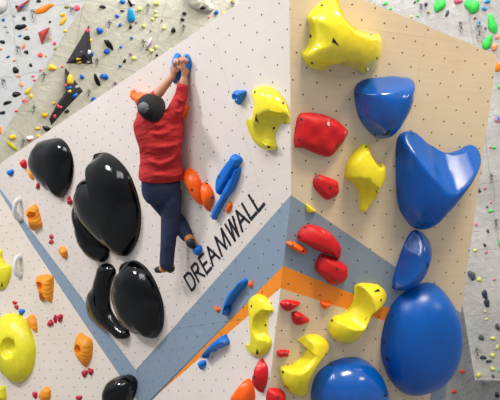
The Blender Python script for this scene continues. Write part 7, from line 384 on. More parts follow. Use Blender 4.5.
["E",[0.541,-0.1415],[0.0162,-0.0033],[-0.0024,-0.0176],"navy","dark blue hold on grey concrete, small, near the top left of the grey concrete"],
["E",[0.7027,-0.3129],[0.0214,-0.0043],[-0.0031,-0.0229],"olive","olive hold on grey concrete, left of the left green lobe, lower"],
["E",[0.8661,-0.2465],[0.0616,-0.0303],[-0.0438,-0.1044],"green","green hold on grey concrete, large teardrop, leftmost of the big green ones"],
["E",[0.9531,-0.3796],[0.0212,-0.0127],[-0.0216,-0.041],"slate","dark grey hold on grey concrete, between the two largest green holds"],
["E",[1.1159,-0.2453],[0.0589,-0.0232],[-0.0111,-0.0354],"raspberry","raspberry pink hold on grey concrete, flat, at the top between two green holds"],
["E",[1.2896,-0.3461],[0.0887,0.0145],[0.0228,-0.1069],"green","green hold on grey concrete, largest and roundest"],
["E",[1.4949,-0.3256],[0.0357,-0.0073],[-0.0037,-0.0303],"skyblue","light blue hold on grey concrete, at the top, right of the roundest green hold"],
["E",[1.4422,-0.4123],[0.032,-0.0065],[-0.0038,-0.0304],"skyblue","light blue hold on grey concrete, right of the roundest green hold, second down"],
["E",[1.3448,-0.5913],[0.0232,-0.0045],[-0.004,-0.032],"skyblue","light blue hold on grey concrete, left of the kidney-shaped green hold"],
["E",[1.3079,-0.5159],[0.0155,-0.0031],[-0.002,-0.016],"plum","plum hold on grey concrete, left above the small blue hold"],
["E",[1.4248,-0.6805],[0.0129,-0.0025],[-0.0021,-0.0173],"plum","plum hold on grey concrete, beside the kidney-shaped green hold"],
["E",[1.5166,-0.6385],[0.0577,0.0014],[0.0107,-0.135],"green","green hold on grey concrete, kidney-shaped, on the right"],
["E",[1.4271,-0.8749],[0.0532,-0.0202],[-0.031,-0.1022],"green","green hold on grey concrete, half hidden behind the plywood's corner"],
["E",[1.5616,-0.8266],[0.0319,-0.0061],[-0.0027,-0.0226],"salmon","salmon hold on grey concrete, flat, at the right beside the green ones"],
["E",[1.507,-0.9527],[0.0329,-0.028],[-0.0274,-0.0364],"salmon","salmon hold on grey concrete, hooked, right of the plywood's corner"],
["E",[1.5161,-1.223],[0.0424,-0.0075],[-0.0082,-0.0673],"tangerine","bright orange hold on grey concrete, tall, at the right picture edge"],
["E",[1.5117,-1.498],[0.0219,-0.0037],[-0.0041,-0.0339],"green","green hold on grey concrete, at the right picture edge below the tall orange one"],
["E",[1.4292,-1.9379],[0.0313,-0.0259],[-0.0239,-0.0327],"bluepink","blue and pink hold on grey concrete, two-toned, at the right picture edge"],
["E",[1.2909,-2.3056],[0.0171,-0.0025],[-0.0026,-0.0209],"rose","pink hold on grey concrete, left neighbour of a green hold"],
["E",[1.3406,-2.3156],[0.0237,-0.0034],[-0.0031,-0.025],"green","green hold on grey concrete, right neighbour of a tiny pink hold"],
["E",[1.112,-2.6369],[0.0214,-0.0029],[-0.0026,-0.0212],"rose","pink hold on grey concrete, beside the saddle-lipped blue hold"],
["E",[1.0665,-2.8928],[0.0242,-0.0031],[-0.0039,-0.0313],"slate","dark grey hold on grey concrete, beside the plywood edge, left of a pink one"],
["E",[1.1481,-2.8715],[0.0187,-0.0024],[-0.0026,-0.0213],"rose","pink hold on grey concrete, right of a dark one beside the plywood edge"],
["E",[1.1831,-3.2049],[0.0334,0.0054],[0.0027,-0.0213],"green","green hold on grey concrete, flat, in the middle of the grey strip"],
["E",[1.2035,-3.083],[0.016,-0.0019],[-0.0021,-0.0171],"rose","pink hold on grey concrete, speck above the flat green hold"],
["E",[0.9649,-3.3748],[0.019,-0.0021],[-0.0029,-0.0231],"rose","pink hold on grey concrete, next to the plywood edge, half way down"],
["E",[1.1449,-3.1396],[0.0148,-0.0018],[-0.0021,-0.0171],"slate","dark grey hold on grey concrete, speck left of the flat green hold"],
["E",[1.1102,-3.4873],[0.0216,-0.0024],[-0.0032,-0.0259],"slate","dark grey hold on grey concrete, below the flat green hold"],
["E",[1.2478,-3.6771],[0.0161,-0.0017],[-0.0052,-0.0432],"green","green hold on grey concrete, upright, cut by the right picture edge"],
["E",[1.0443,-3.6881],[0.0203,-0.0021],[-0.0031,-0.0247],"navy","dark blue hold on grey concrete, half way down the grey strip"],
["E",[1.0507,-3.7917],[0.019,-0.0019],[-0.0027,-0.0218],"rose","pink hold on grey concrete, under the small navy hold"],
["E",[0.9039,-3.7504],[0.0274,-0.0028],[-0.0031,-0.0248],"palelime","pale lime hold on grey concrete, beside the plywood edge above the big dark hold"],
["E",[0.8109,-4.1125],[0.0483,0.0091],[0.0089,-0.0729],"slate","dark grey hold on grey concrete, biggest dark one, beside the plywood edge"],
["E",[0.9055,-4.1806],[0.0302,-0.0027],[-0.0044,-0.0354],"palelime","pale lime hold on grey concrete, right of the biggest dark hold"],
["E",[1.1134,-4.199],[0.0177,-0.0016],[-0.0025,-0.0205],"rose","pink hold on grey concrete, at the right, level with the biggest dark hold"],
["E",[0.955,-4.4085],[0.0415,0.0044],[0.0024,-0.062],"navy","dark blue hold on grey concrete, upper of two dark ones in a column"],
["E",[0.9668,-4.5381],[0.0412,-0.0032],[-0.0073,-0.0594],"navy","dark blue hold on grey concrete, lower of two dark ones in a column"],
["E",[0.9265,-4.661],[0.0179,-0.0013],[-0.0022,-0.0179],"palelime","pale lime hold on grey concrete, speck under the two dark ones"],
["E",[0.9287,-4.7785],[0.0207,-0.0015],[-0.0024,-0.0194],"palelime","pale lime hold on grey concrete, second speck under the two dark ones"],
["E",[1.0714,-4.9058],[0.0274,0.0059],[0.0076,-0.0615],"slate","dark grey hold on grey concrete, tall, at the right edge low down"],
["E",[0.8254,-5.0469],[0.0415,-0.0108],[-0.0107,-0.0367],"slate","dark grey hold on grey concrete, left of a lime hold low down"],
["E",[0.9877,-5.0692],[0.0313,0.0099],[0.0066,-0.0317],"palelime","pale lime hold on grey concrete, right of a dark hold low down"],
["E",[1.0257,-5.2137],[0.0221,-0.0164],[-0.0212,-0.0316],"palelime","pale lime hold on grey concrete, near the right edge low down"],
["E",[0.9504,-5.3279],[0.0374,-0.0021],[-0.0043,-0.0348],"palelime","pale lime hold on grey concrete, above the flat dark pair"],
["E",[0.8157,-5.3511],[0.0423,0.0057],[0.0011,-0.0302],"navy","dark blue hold on grey concrete, left one of the flat dark pair"],
["E",[0.8868,-5.4129],[0.0435,0.0018],[-0.001,-0.0228],"navy","dark blue hold on grey concrete, right one of the flat dark pair"],
["E",[0.9256,-5.531],[0.0298,0.0161],[0.0134,-0.0338],"palelime","pale lime hold on grey concrete, under the flat dark pair"],
["E",[1.0108,-5.5657],[0.0166,-0.0008],[-0.0028,-0.0228],"green","green hold on grey concrete, speck at the right edge near the ledge"],
["E",[0.9174,-5.6439],[0.0209,-0.001],[-0.0028,-0.0229],"slate","dark grey hold on grey concrete, just above the ledge"],
["E",[0.7148,-5.6161],[0.0347,0.0116],[0.0082,-0.0395],"palelime","pale lime hold on grey concrete, in the lower left corner above the ledge"],
["F",[0.3044,-1.1993],[0.0318,-0.0207],[-0.018,-0.0277],"coral","coral hold in the shaded recess beside the largest blue dome"],
["F",[0.1523,-1.5187],[0.0379,-0.002],[-0.002,-0.0379],"coral","coral hold in the shaded recess near the bottom"],
["F",[-0.0235,-1.5294],[0.0247,-0.0013],[-0.0021,-0.0412],"coral","coral hold in the shaded recess touching the plywood edge"],
["F",[0.858,-1.615],[0.0412,-0.0021],[-0.0021,-0.0412],"navy","dark blue hold under the ledge at the bottom right"]]
VOLUME_HOLDS = [
[[-3.27,10.2729,7.019],[0.6145,0.2608,-0.7446],0.0324,0.0356,"blue","blue hold sitting on the small red volume at the top left"],
[[-3.3695,10.3382,7.0497],[-0.4325,-0.6773,0.5951],0.0245,0.0277,"black","black hold at the left corner of the small red volume"],
[[-2.3091,10.3825,6.6258],[-0.1097,-0.9227,-0.3695],0.0268,0.0268,"pink","pink hold near the tip of the black triangle"],
[[-2.2811,10.472,6.503],[0.4099,-0.6337,-0.656],0.0158,0.0316,"mustard","mustard yellow hold on the right edge of the black triangle"],
[[-2.337,10.5978,6.373],[0.8598,-0.3226,-0.3959],0.035,0.035,"white","white hold on the lower right of the black triangle"],
[[-2.2952,10.6297,6.3419],[0.4099,-0.6337,-0.656],0.0239,0.035,"blue","blue hold at the right corner of the black triangle"],
[[-2.498,10.58,6.2633],[0.2594,-0.2685,-0.9277],0.0349,0.0238,"mustard","mustard yellow hold upper of two yellow ones on the black triangle"],
[[-2.5008,10.6564,6.2404],[0.2594,-0.2685,-0.9277],0.0399,0.0239,"mustard","mustard yellow hold lower of two yellow ones on the black triangle"],
[[-2.3778,10.7097,6.2593],[0.2594,-0.2685,-0.9277],0.0352,0.024,"grey","grey hold at the bottom edge of the black triangle"],
[[-2.6672,10.7725,6.0092],[0.7346,-0.5875,-0.3394],0.0673,0.0753,"mustard","mustard yellow hold largest on the bent black volume"],
[[-2.6863,10.8127,5.8983],[0.7346,-0.5875,-0.3394],0.0401,0.0288,"blue","blue hold below the largest yellow one on the bent black volume"],
[[-2.5912,10.9063,5.9422],[0.7346,-0.5875,-0.3394],0.0436,0.0274,"grey","grey hold at the elbow of the bent black volume"],
[[-2.7286,10.7482,5.9182],[0.7346,-0.5875,-0.3394],0.0192,0.0208,"pink","pink hold at the left edge of the bent black volume"],
[[-2.6917,10.8349,5.8482],[0.7346,-0.5875,-0.3394],0.0369,0.0208,"mustard","mustard yellow hold small, in the middle of the bent black volume"],
[[-2.6445,10.9591,5.8233],[0.6187,-0.1848,-0.7636],0.0565,0.0404,"blue","blue hold largest blue one on the bent black volume"],
[[-2.8901,10.935,5.6508],[0.1035,-0.6592,-0.7448],0.0242,0.0274,"pink","pink hold left of two on the lower arm of the bent black volume"],
[[-2.8589,10.9584,5.6443],[0.6472,-0.171,-0.7429],0.021,0.0242,"pink","pink hold right of two on the lower arm of the bent black volume"],
[[-2.9765,11.0516,5.5356],[0.1035,-0.6592,-0.7448],0.0244,0.0292,"pink","pink hold near the lower tip of the bent black volume"]]
QUICKDRAWS = [
["C",[-0.8736,-0.1098],0.18,"crossing the pale concrete left of the red kite volume"],
["C",[-1.1894,-0.5705],0.116,"at the left, below the wide black block"],
["C",[-0.236,-0.133],0.103,"near the top of the concrete arete"],
["C",[-1.505,-1.0253],0.116,"at the left edge by the large black oval"],
["D",[0.4264,-0.2869],0.103,"right of the tip of the black triangle"],
["D",[0.3831,-0.9064],0.116,"right below the black triangle"],
["D",[-0.3698,-1.2764],0.129,"left of the bent black volume"],
["D",[0.3746,-1.428],0.116,"right of the bent black volume"],
["D",[-0.4114,-1.8168],0.116,"left of the lower arm of the bent volume"],
["D",[-0.4661,-2.3938],0.129,"above the left end of the plywood edge"],
["D",[0.9586,0.0748],0.142,"in the middle below the top edge"],
["D",[1.0398,-0.4894],0.142,"left of the purple and white hold"],
["D",[1.6319,-0.1075],0.116,"above the climber, below two black holds"],
["D",[2.3535,0.4283],0.103,"just above the plywood edge at the top"],
["E",[1.1145,-0.6044],0.142,"left of the long wire loop on grey concrete"],
["E",[1.3405,-0.7272],0.219,"largest, with an open wire loop beside the kidney-shaped green hold"],
["E",[1.2538,-2.7395],0.116,"beside the saddle-lipped blue hold"],
["E",[1.2389,-3.3903],0.116,"on the grey strip half way down"],
["E",[0.744,-5.277],0.155,"low on the grey strip near the largest blue dome"],
["E",[0.624,-0.235],0.09,"near the top between small green specks"],
["F",[0.6276,-1.4219],0.09,"under the ledge at the bottom right"]]

FR = {k: frame(*v) for k, v in PLANES.items()}

# ------------------------------------------------------------------ materials
class N:
    """tiny node-graph helper"""
    def __init__(s, name):
        s.m = bpy.data.materials.new(name); s.m.use_nodes = True; s.t = s.m.node_tree
        s.b = s.t.nodes['Principled BSDF']
    def new(s, kind, **k):
        n = s.t.nodes.new(kind)
        for a, b in k.items(): setattr(n, a, b)
        return n
    def put(s, sock, val):
        if hasattr(val, 'links') or isinstance(val, bpy.types.NodeSocket): s.t.links.new(val, sock)
        else: sock.default_value = val
    def math(s, op, a, b=0.0, c=0.0):
        n = s.new('ShaderNodeMath', operation=op)
        s.put(n.inputs[0], a); s.put(n.inputs[1], b); s.put(n.inputs[2], c); return n.outputs[0]
    def vec(s, op, a, b=(0, 0, 0)):
        n = s.new('ShaderNodeVectorMath', operation=op)
        s.put(n.inputs[0], a); s.put(n.inputs[1], b)
        return n.outputs['Value'] if op in ('LENGTH', 'DOT_PRODUCT') else n.outputs[0]
    def mix(s, fac, a, b, mode='MIX'):
        n = s.new('ShaderNodeMix', data_type='RGBA', blend_type=mode)
        s.put(n.inputs[0], fac); s.put(n.inputs[6], a); s.put(n.inputs[7], b); return n.outputs[2]
    def noise(s, vec, scale, detail=3.0, rough=0.55):
        n = s.new('ShaderNodeTexNoise'); s.put(n.inputs['Vector'], vec)
        n.inputs['Scale'].default_value = scale; n.inputs['Detail'].default_value = detail
        n.inputs['Roughness'].default_value = rough; return n.outputs['Fac']
    def ramp(s, fac, lo, hi):
        n = s.new('ShaderNodeMapRange'); s.put(n.inputs[0], fac)
        n.inputs[1].default_value = lo; n.inputs[2].default_value = hi; return n.outputs[0]
    def obj(s): return s.new('ShaderNodeTexCoord').outputs['Object']
    def bump(s, h, dist=0.005, strength=0.5):
        n = s.new('ShaderNodeBump'); n.inputs['Distance'].default_value = dist; n.inputs['Strength'].default_value = strength
        s.put(n.inputs['Height'], h); s.t.links.new(n.outputs[0], s.b.inputs['Normal'])
    def done(s, col, rough=0.5, **k):
        s.put(s.b.inputs['Base Color'], col); s.put(s.b.inputs['Roughness'], rough)
        for a, b in k.items(): s.put(s.b.inputs[a.replace('_', ' ')], b)
        return s.m
def rgba(c): return (*lin(c), 1)

def bolt_grid(g, co):
    """dark T-nut holes on a 20 cm staggered grid"""
    def d(off):
        a = g.vec('MULTIPLY', g.vec('ADD', co, off), (5, 5, 0))
        a = g.vec('SUBTRACT', g.vec('FRACTION', g.vec('ADD', a, (.5, .5, .5))), (.5, .5, .5))
        return g.vec('LENGTH', a)
    dd = g.math('MINIMUM', d((0, 0, 0)), d((.1, .1, 0)))
    return g.math('LESS_THAN', dd, 0.036)
def seams(g, co):
    sep = g.new('ShaderNodeSeparateXYZ'); g.put(sep.inputs[0], co)
    def at(name): return g.new('ShaderNodeAttribute', attribute_type='OBJECT', attribute_name=name).outputs['Fac']
    a = g.math('PINGPONG', g.math('SUBTRACT', sep.outputs[0], at('seam_across')), 0.61)
    b = g.math('PINGPONG', g.math('SUBTRACT', sep.outputs[1], at('seam_up')), 1.22)
    return g.math('LESS_THAN', g.math('MINIMUM', a, b), 0.003)
def plywood(name, c1, c2, c3):
    g = N(name); co = g.obj()
    grain = g.noise(g.vec('MULTIPLY', co, (1.6, 22, 1)), 1.6, 5)
    blot = g.noise(co, 1.1, 3)
    c = g.mix(g.ramp(grain, .3, .75), rgba(c1), rgba(c2))
    c = g.mix(g.ramp(blot, .35, .75), c, rgba(c3))
    c = g.mix(g.math('MULTIPLY', seams(g, co), .17), c, rgba((120, 100, 80)))
    c = g.mix(bolt_grid(g, co), c, rgba((74, 58, 48)))
    return g.done(c, 0.55)
def paint(name, col):
    g = N(name); co = g.obj()
    c = g.mix(g.ramp(g.noise(co, 5, 4), .62, .8), rgba(col), rgba(tuple(min(255, x+22) for x in col)))
    c = g.mix(g.math('MULTIPLY', seams(g, co), .3), c, rgba((70, 75, 82)))
    c = g.mix(bolt_grid(g, co), c, rgba((40, 38, 38)))
    return g.done(c, 0.5)
def concrete(name, a, b, rough_bump=1.0):
    g = N(name); co = g.obj()
    n1 = g.noise(co, 0.9, 6, .62); n2 = g.noise(co, 9, 5, .65); n3 = g.noise(co, 26, 2)
    c = g.mix(g.ramp(n1, .35, .68), rgba(a), rgba(b))
    c = g.mix(g.math('MULTIPLY', g.ramp(n2, .55, .8), .45), c, rgba(tuple(min(255, x+26) for x in a)))
    c = g.mix(g.math('MULTIPLY', g.ramp(n3, .66, .74), .35), c, rgba(tuple(int(x*.6) for x in b)))
    sep = g.new('ShaderNodeSeparateXYZ'); g.put(sep.inputs[0], co)
    w = g.math('MULTIPLY', g.math('SUBTRACT', g.noise(co, 1.6, 2), .5), .16)
    s1 = g.math('PINGPONG', g.math('ADD', sep.outputs[0], w), 0.62)
    s2 = g.math('PINGPONG', g.math('ADD', sep.outputs[1], w), 0.47)
    line = g.math('LESS_THAN', g.math('MINIMUM', s1, s2), 0.009)
    c = g.mix(g.math('MULTIPLY', line, .28), c, rgba((105, 105, 100)))
    g.bump(g.math('ADD', n1, g.math('MULTIPLY', n2, .4)), .05*rough_bump, .6)
    return g.done(c, 0.85)
def plastic(name, col, rough=0.35, chalk=0, ribs=0, coat=0.0):
    g = N(name); co = g.obj()
    n = g.noise(co, 18, 3)
    c = g.mix(g.ramp(n, .3, .8), rgba(col), rgba(tuple(int(x*.93) for x in col)))
    if chalk:
        k = g.math('MULTIPLY', g.ramp(g.noise(co, 9, 6, .7), .60, .82), .5)
        c = g.mix(k, c, rgba((228, 220, 218)))
        rough = g.math('ADD', rough, g.math('MULTIPLY', k, .5))
    if ribs:
        w = g.new('ShaderNodeTexWave'); w.bands_direction = 'DIAGONAL'; w.inputs['Scale'].default_value = 11
        w.inputs['Distortion'].default_value = 3; g.put(w.inputs['Vector'], co)
        g.bump(w.outputs['Fac'], .005, .7)
    elif not coat:
        g.bump(g.noise(co, 120, 2), .0015, .3)
    g.b.inputs['Specular IOR Level'].default_value = .35
    return g.done(c, rough, Coat_Weight=coat, Coat_Roughness=.03)
COL = dict(yellow=(236, 218, 44), lemon=(228, 218, 46), blue=(0, 84, 176), red=(198, 22, 30), crimson=(190, 36, 62), orange=(255, 100, 18), azure=(16, 116, 210),
           ochre=(242, 150, 34), black=(6, 7, 8), tangerine=(250, 130, 24), salmon=(244, 142, 100), grey=(150, 148, 140), coral=(238, 78, 60),
           pink=(240, 70, 100), olive=(150, 138, 60), mustard=(214, 180, 44), lime=(206, 196, 40), redwhite=(214, 50, 56), purple=(128, 80, 120),
           skyblue=(24, 140, 196), palelime=(206, 208, 112), pinkwhite=(214, 170, 184), purplewhite=(176, 120, 160), rose=(206, 108, 146),
           green=(58, 204, 84), navy=(40, 50, 72), slate=(72, 80, 92), raspberry=(196, 84, 120), plum=(120, 50, 82), bluepink=(84, 120, 190),
           white=(222, 220, 216), volred=(176, 42, 46), volblack=(48, 48, 52))
MATS = {}
def hold_mat(m, g=0.4, ck=0, rb=0):
    key = (m, g, ck, rb)
    if key not in MATS:
        r = g
        MATS[key] = plastic(m+'_hold_plastic', COL[m], r, ck, rb, coat=(.6 if (m != 'black' and g < .24) else 0))
        if m == 'black': MATS[key].node_tree.nodes['Principled BSDF'].inputs['Coat Weight'].default_value = 0.0
    return MATS[key]
PLY = plywood('birch_plywood', (218, 200, 172), (208, 186, 154), (220, 204, 178)); COOL_LIT_PLY = plywood('cool_lit_birch_plywood', (230, 216, 205), (224, 207, 195), (232, 220, 210)); PALE_LIT_PLY = plywood('pale_lit_birch_plywood', (223, 208, 192), (215, 198, 180), (224, 211, 197)); SLATE = paint('grey_blue_paint', (130, 145, 161)); ORANGE = paint('orange_paint', (240, 138, 26))  # left faces: same birch, with cool daylight put into the two paler colours
INK = N('black_lettering_paint').done(rgba((22, 26, 34)), .5)
MARK = N('black_print').done(rgba((12, 12, 14)), .5)
STEEL = N('bolt_steel').done(rgba((70, 66, 62)), .4, Metallic=.7)
PALE_STEEL = N('pale_bolt').done(rgba((196, 196, 198)), .35, Metallic=.6)
WALLMAT = dict(white=COOL_LIT_PLY, pale=PALE_LIT_PLY, ply=PLY, slate=SLATE, orangepaint=ORANGE)

# ------------------------------------------------------------------ setting
CONC = dict(C=concrete('pale_concrete', (190, 190, 189), (172, 173, 172)), D=concrete('beige_concrete', (206, 205, 192), (186, 185, 172)),
            E=concrete('grey_concrete', (190, 190, 190), (160, 161, 164), 1.6), F=concrete('dark_concrete', (168, 168, 166), (132, 132, 130), 2.0))
for k, nm, th in (('C', 'wall_left', .2), ('D', 'wall_back', .2), ('E', 'wall_right', .9), ('F', 'wall_recess', .2)):
    v, f = prism(WALLS[k], 0, -th)
    tag(mesh_obj(nm, v, f, CONC[k], None, FR[k], smooth=False), kind='structure')
for nm, k, pts, hh in (('trim_1', 'D', BUMP, .08), ('trim_2', 'C', BUMP2, .09)):
    o = catmull(pts, 40); c = (sum(p[0] for p in o)/40, sum(p[1] for p in o)/40)
    v, f = hold_geo(o, [c], hh, 3, 1.6, [], 8, .15, 2)
    tag(mesh_obj(nm, v, f, CONC[k], None, FR[k]), kind='structure')
v, f = prism([(-12, -6), (12, -6), (12, 15), (-12, 15)], 0, -.3)
FLOORM = N('grey_crash_mat'); co = FLOORM.obj()
FLOORM = FLOORM.done(FLOORM.mix(FLOORM.noise(co, 3), rgba((120, 122, 126)), rgba((104, 106, 112))), .7)
tag(mesh_obj('floor', v, f, FLOORM, None, Matrix.Translation((0, 0, 0)), smooth=False), kind='structure')

# ------------------------------------------------------------------ the plywood climbing wall
root_m = Matrix.Translation((PANELS[0][2][0][0]*0+0.3, 6.6, 0.0))
wall = empty('climbing_wall', root_m)
tag(wall, 'faceted freestanding climbing wall of drilled plywood with painted bands and black lettering', 'climbing wall')
inv = root_m.inverted()
SEAM = dict(A=(-.28, -1.95), A1=(.3, .4), B=(.18, -2.3), A2=(.55, 0.05))
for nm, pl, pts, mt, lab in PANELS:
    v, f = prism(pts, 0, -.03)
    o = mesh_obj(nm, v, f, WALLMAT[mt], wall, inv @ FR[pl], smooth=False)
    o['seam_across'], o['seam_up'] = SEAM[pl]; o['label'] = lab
# closing panel on the right end
a, b, c, d = [Vector(p) for p in SIDE]
n = (b-a).cross(d-a).normalized()*.03
mesh_obj('side_panel', [a, b, c, d, a-n, b-n, c-n, d-n], [(0, 1, 2, 3), (7, 6, 5, 4), (0, 4, 5, 1), (1, 5, 6, 2), (2, 6, 7, 3), (3, 7, 4, 0)], PLY, wall, inv, smooth=False)
# painted lettering, one mesh per letter
for ch, strokes in LETTERS:
    V = []; Fc = []
    for s in strokes:
        for p, q in zip(s, s[1:]):
            dx, dy = q[0]-p[0], q[1]-p[1]; L = math.hypot(dx, dy); dx /= L; dy /= L; w = .0125; e = .008
            b0 = len(V)
            for z in (.0035, .0):
                V += [(p[0]-dx*e-dy*w, p[1]-dy*e+dx*w, z), (q[0]+dx*e-dy*w, q[1]+dy*e+dx*w, z), (q[0]+dx*e+dy*w, q[1]+dy*e-dx*w, z), (p[0]-dx*e+dy*w, p[1]-dy*e-dx*w, z)]
            Fc += [(b0, b0+1, b0+2, b0+3), (b0+7, b0+6, b0+5, b0+4)]+[(b0+i, b0+4+i, b0+4+(i+1) % 4, b0+(i+1) % 4) for i in range(4)]
    mesh_obj('letter', V, Fc, INK, wall, inv @ FR['A'], smooth=False)['label'] = 'black painted letter '+ch

# ------------------------------------------------------------------ holds on the plywood
def disc(r, z0, z1, n=8):
    v = [(r*math.cos(2*math.pi*i/n), r*math.sin(2*math.pi*i/n), z) for z in (z1, z0) for i in range(n)]
    return v, [tuple(range(n)), tuple(range(2*n-1, n-1, -1))]+[(i, i+n, (i+1) % n+n, (i+1) % n) for i in range(n)]
bolt_mesh = {}
for k, m in (('dark', STEEL), ('pale', PALE_STEEL)):
    v, f = disc(.011 if k == 'dark' else .016, -.02, .003)
    me = bpy.data.meshes.new('bolt'); me.from_pydata(v, [], f); me.materials.append(m); bolt_mesh[k] = me
for H in HOLDS:
    n = 32 if H['sm'] else 84
    v, f = hold_geo(resample(H['o'], n), H['s'], H['h'], H['p'], H['q'], H['f'], 6 if H['sm'] else 20, H['lu'], H['sd'])
    M = FR[H['plane']] @ Matrix.Translation((H['c'][0], H['c'][1], 0))
    mt = hold_mat(H['m'], H['g'], H['ck'], H['rb'])
    parts = bool(H['lo'] or H['bo'])
    if parts:
        r = empty('climbing_hold', M)
        mesh_obj('hold_body', v, f, mt, r, None, True, 60)
        for lg in H['lo']:
            k = len(lg); c = [sum(p[i] for p in lg)/k for i in range(3)]
            mesh_obj('logo_mark', lg, [tuple(range(k))], MARK, r, None, False)
        for j, q in enumerate(H['bo']):
            b = link(bpy.data.objects.new('bolt', bolt_mesh['pale' if j == H['lb'] else 'dark']), r)
            m = Vector(q[3:]).to_track_quat('Z', 'Y').to_matrix().to_4x4(); m.translation = Vector(q[:3]); b.matrix_local = m
    else:
        r = mesh_obj('climbing_hold', v, f, mt, None, M, True, 60)
    tag(r, H['l'], 'climbing hold', 'holds on the plywood wall')

# two white handle holds: arched bars standing off the wall
def tube_mesh(pts, n=10, cap=True):
    """tapered tube through (x, y, z, r) points, smoothed"""
    P = []
    m = len(pts)
    for i in range(m-1):
        p0, p1, p2, p3 = pts[max(i-1, 0)], pts[i], pts[i+1], pts[min(i+2, m-1)]
        for s in range(5):
            t = s/5
            P.append([0.5*(2*p1[k]+(p2[k]-p0[k])*t+(2*p0[k]-5*p1[k]+4*p2[k]-p3[k])*t*t+(3*p1[k]-p0[k]-3*p2[k]+p3[k])*t**3) for k in range(4)])
    P.append(list(pts[-1]))
    # rounded ends
    d0 = (Vector(P[0][:3])-Vector(P[1][:3])).normalized(); d1 = (Vector(P[-1][:3])-Vector(P[-2][:3])).normalized()
    def ends(q, d):
        return [[*(Vector(q[:3])+d*q[3]*math.sin(a)), max(q[3]*math.cos(a), 1e-4)] for a in (.5, 1.0, 1.35, 1.56)]
    P = ends(P[0], d0)[::-1]+P+ends(P[-1], d1)
    V = []; Fc = []; ref = None
    for i, q in enumerate(P):
        a = Vector(P[max(i-1, 0)][:3]); b = Vector(P[min(i+1, len(P)-1)][:3]); t = (b-a).normalized()
        if ref is None: ref = t.orthogonal().normalized()
        ref = (ref-t*ref.dot(t)).normalized(); bi = t.cross(ref)
        for k in range(n):
            an = 2*math.pi*k/n
            V.append(Vector(q[:3])+(ref*math.cos(an)+bi*math.sin(an))*q[3])
    for i in range(len(P)-1):
        for k in range(n):
            Fc.append((i*n+k, i*n+(k+1) % n, (i+1)*n+(k+1) % n, (i+1)*n+k))
    Fc += [tuple(range(n-1, -1, -1)), tuple(range((len(P)-1)*n, len(P)*n))]
    return V, Fc
def join(*ms):
    V = []; Fc = []
    for v, f in ms:
        b = len(V); V += [tuple(x) for x in v]; Fc += [tuple(i+b for i in q) for q in f]
    return V, Fc
for pl, a, b, lab in HANDLES:
    a = Vector((*a, 0)); b = Vector((*b, 0)); d = b-a
    pts = [(*(a+d*t+Vector((0, 0, hh))), r) for t, hh, r in ((0, .0, .036), (.02, .04, .034), (.2, .075, .03), (.5, .088, .028), (.8, .075, .03), (.98, .04, .034), (1, 0, .036))]
    v, f = tube_mesh(pts)
    tag(mesh_obj('handle_hold', v, f, hold_mat('white', .4), None, FR[pl]), lab, 'climbing hold', 'holds on the plywood wall')

# ------------------------------------------------------------------ volumes and small holds on the far concrete walls
def pyramid(pts, ap, hh):
    k = len(pts)
    return [(*p, 0) for p in pts]+[(*ap, hh)], [(i, (i+1) % k, k) for i in range(k)]+[tuple(range(k-1, -1, -1))]
for pl, pts, ap, hh, col, lab in VOLS:
    v, f = pyramid(pts, ap, hh)
    tag(mesh_obj('climbing_volume', v, f, hold_mat(col, .5, 1), None, FR[pl], smooth=False), lab, 'climbing volume')
def pebble(rx, ry, seed, ht):
    rnd = random.Random(seed); o = []
    a1, a2, a3 = rnd.random()*6, rnd.random()*6, rnd.random()*6
    for i in range(20):
        a = 2*math.pi*i/20; k = 1+.12*math.sin(2*a+a1)+.1*math.sin(3*a+a2)+.05*math.sin(5*a+a3)
        o.append((rx*k*math.cos(a), ry*k*math.sin(a)))
    return hold_geo(o, [(rx*.1*math.sin(a1), 0)], ht, 2.5, 1.5, [], 5, .1, seed)
def two_tone(name, a, b):
    g = N(name); co = g.obj(); sep = g.new('ShaderNodeSeparateXYZ'); g.put(sep.inputs[0], co)
    return g.done(g.mix(g.ramp(sep.outputs[1], -.015, .015), rgba(a), rgba(b)), .45)
MATS[('redwhite', .4, 0, 0)] = two_tone('red_and_white_hold', (206, 34, 44), (224, 214, 210))
MATS[('purplewhite', .4, 0, 0)] = two_tone('purple_and_white_hold', (150, 70, 132), (222, 212, 218))
MATS[('pinkwhite', .4, 0, 0)] = two_tone('pink_and_white_hold', (196, 96, 150), (222, 214, 216))
MATS[('bluepink', .4, 0, 0)] = two_tone('blue_and_pink_hold', (222, 130, 150), (58, 96, 176))
for i, (pl, c, a, b, col, lab) in enumerate(FAR_HOLDS):
    ra, rb_ = math.hypot(*a), math.hypot(*b)
    v, f = pebble(ra, rb_, i+3, .55*min(ra, rb_)+.01)
    ang = math.atan2(a[1], a[0])
    lift = .07 if 'sitting on the concrete bulge' in lab else 0
    M = FR[pl] @ Matrix.Translation((c[0], c[1], lift)) @ Matrix.Rotation(ang, 4, 'Z')
    tag(mesh_obj('climbing_hold', v, f, hold_mat(col, .4), None, M), lab, 'climbing hold', 'small holds on the far concrete')
for i, (P, nn, ra, rb_, col, lab) in enumerate(VOLUME_HOLDS):
    v, f = pebble(ra, rb_, i+400, .5*min(ra, rb_)+.01)
    z = Vector(nn); x = Vector((1, 0, 0)); x = (x-z*x.dot(z)).normalized()
    M = frame(P, x, z.cross(x), z)
    tag(mesh_obj('climbing_hold', v, f, hold_mat(col, .4), None, M), lab, 'climbing hold', 'small holds on the volumes')
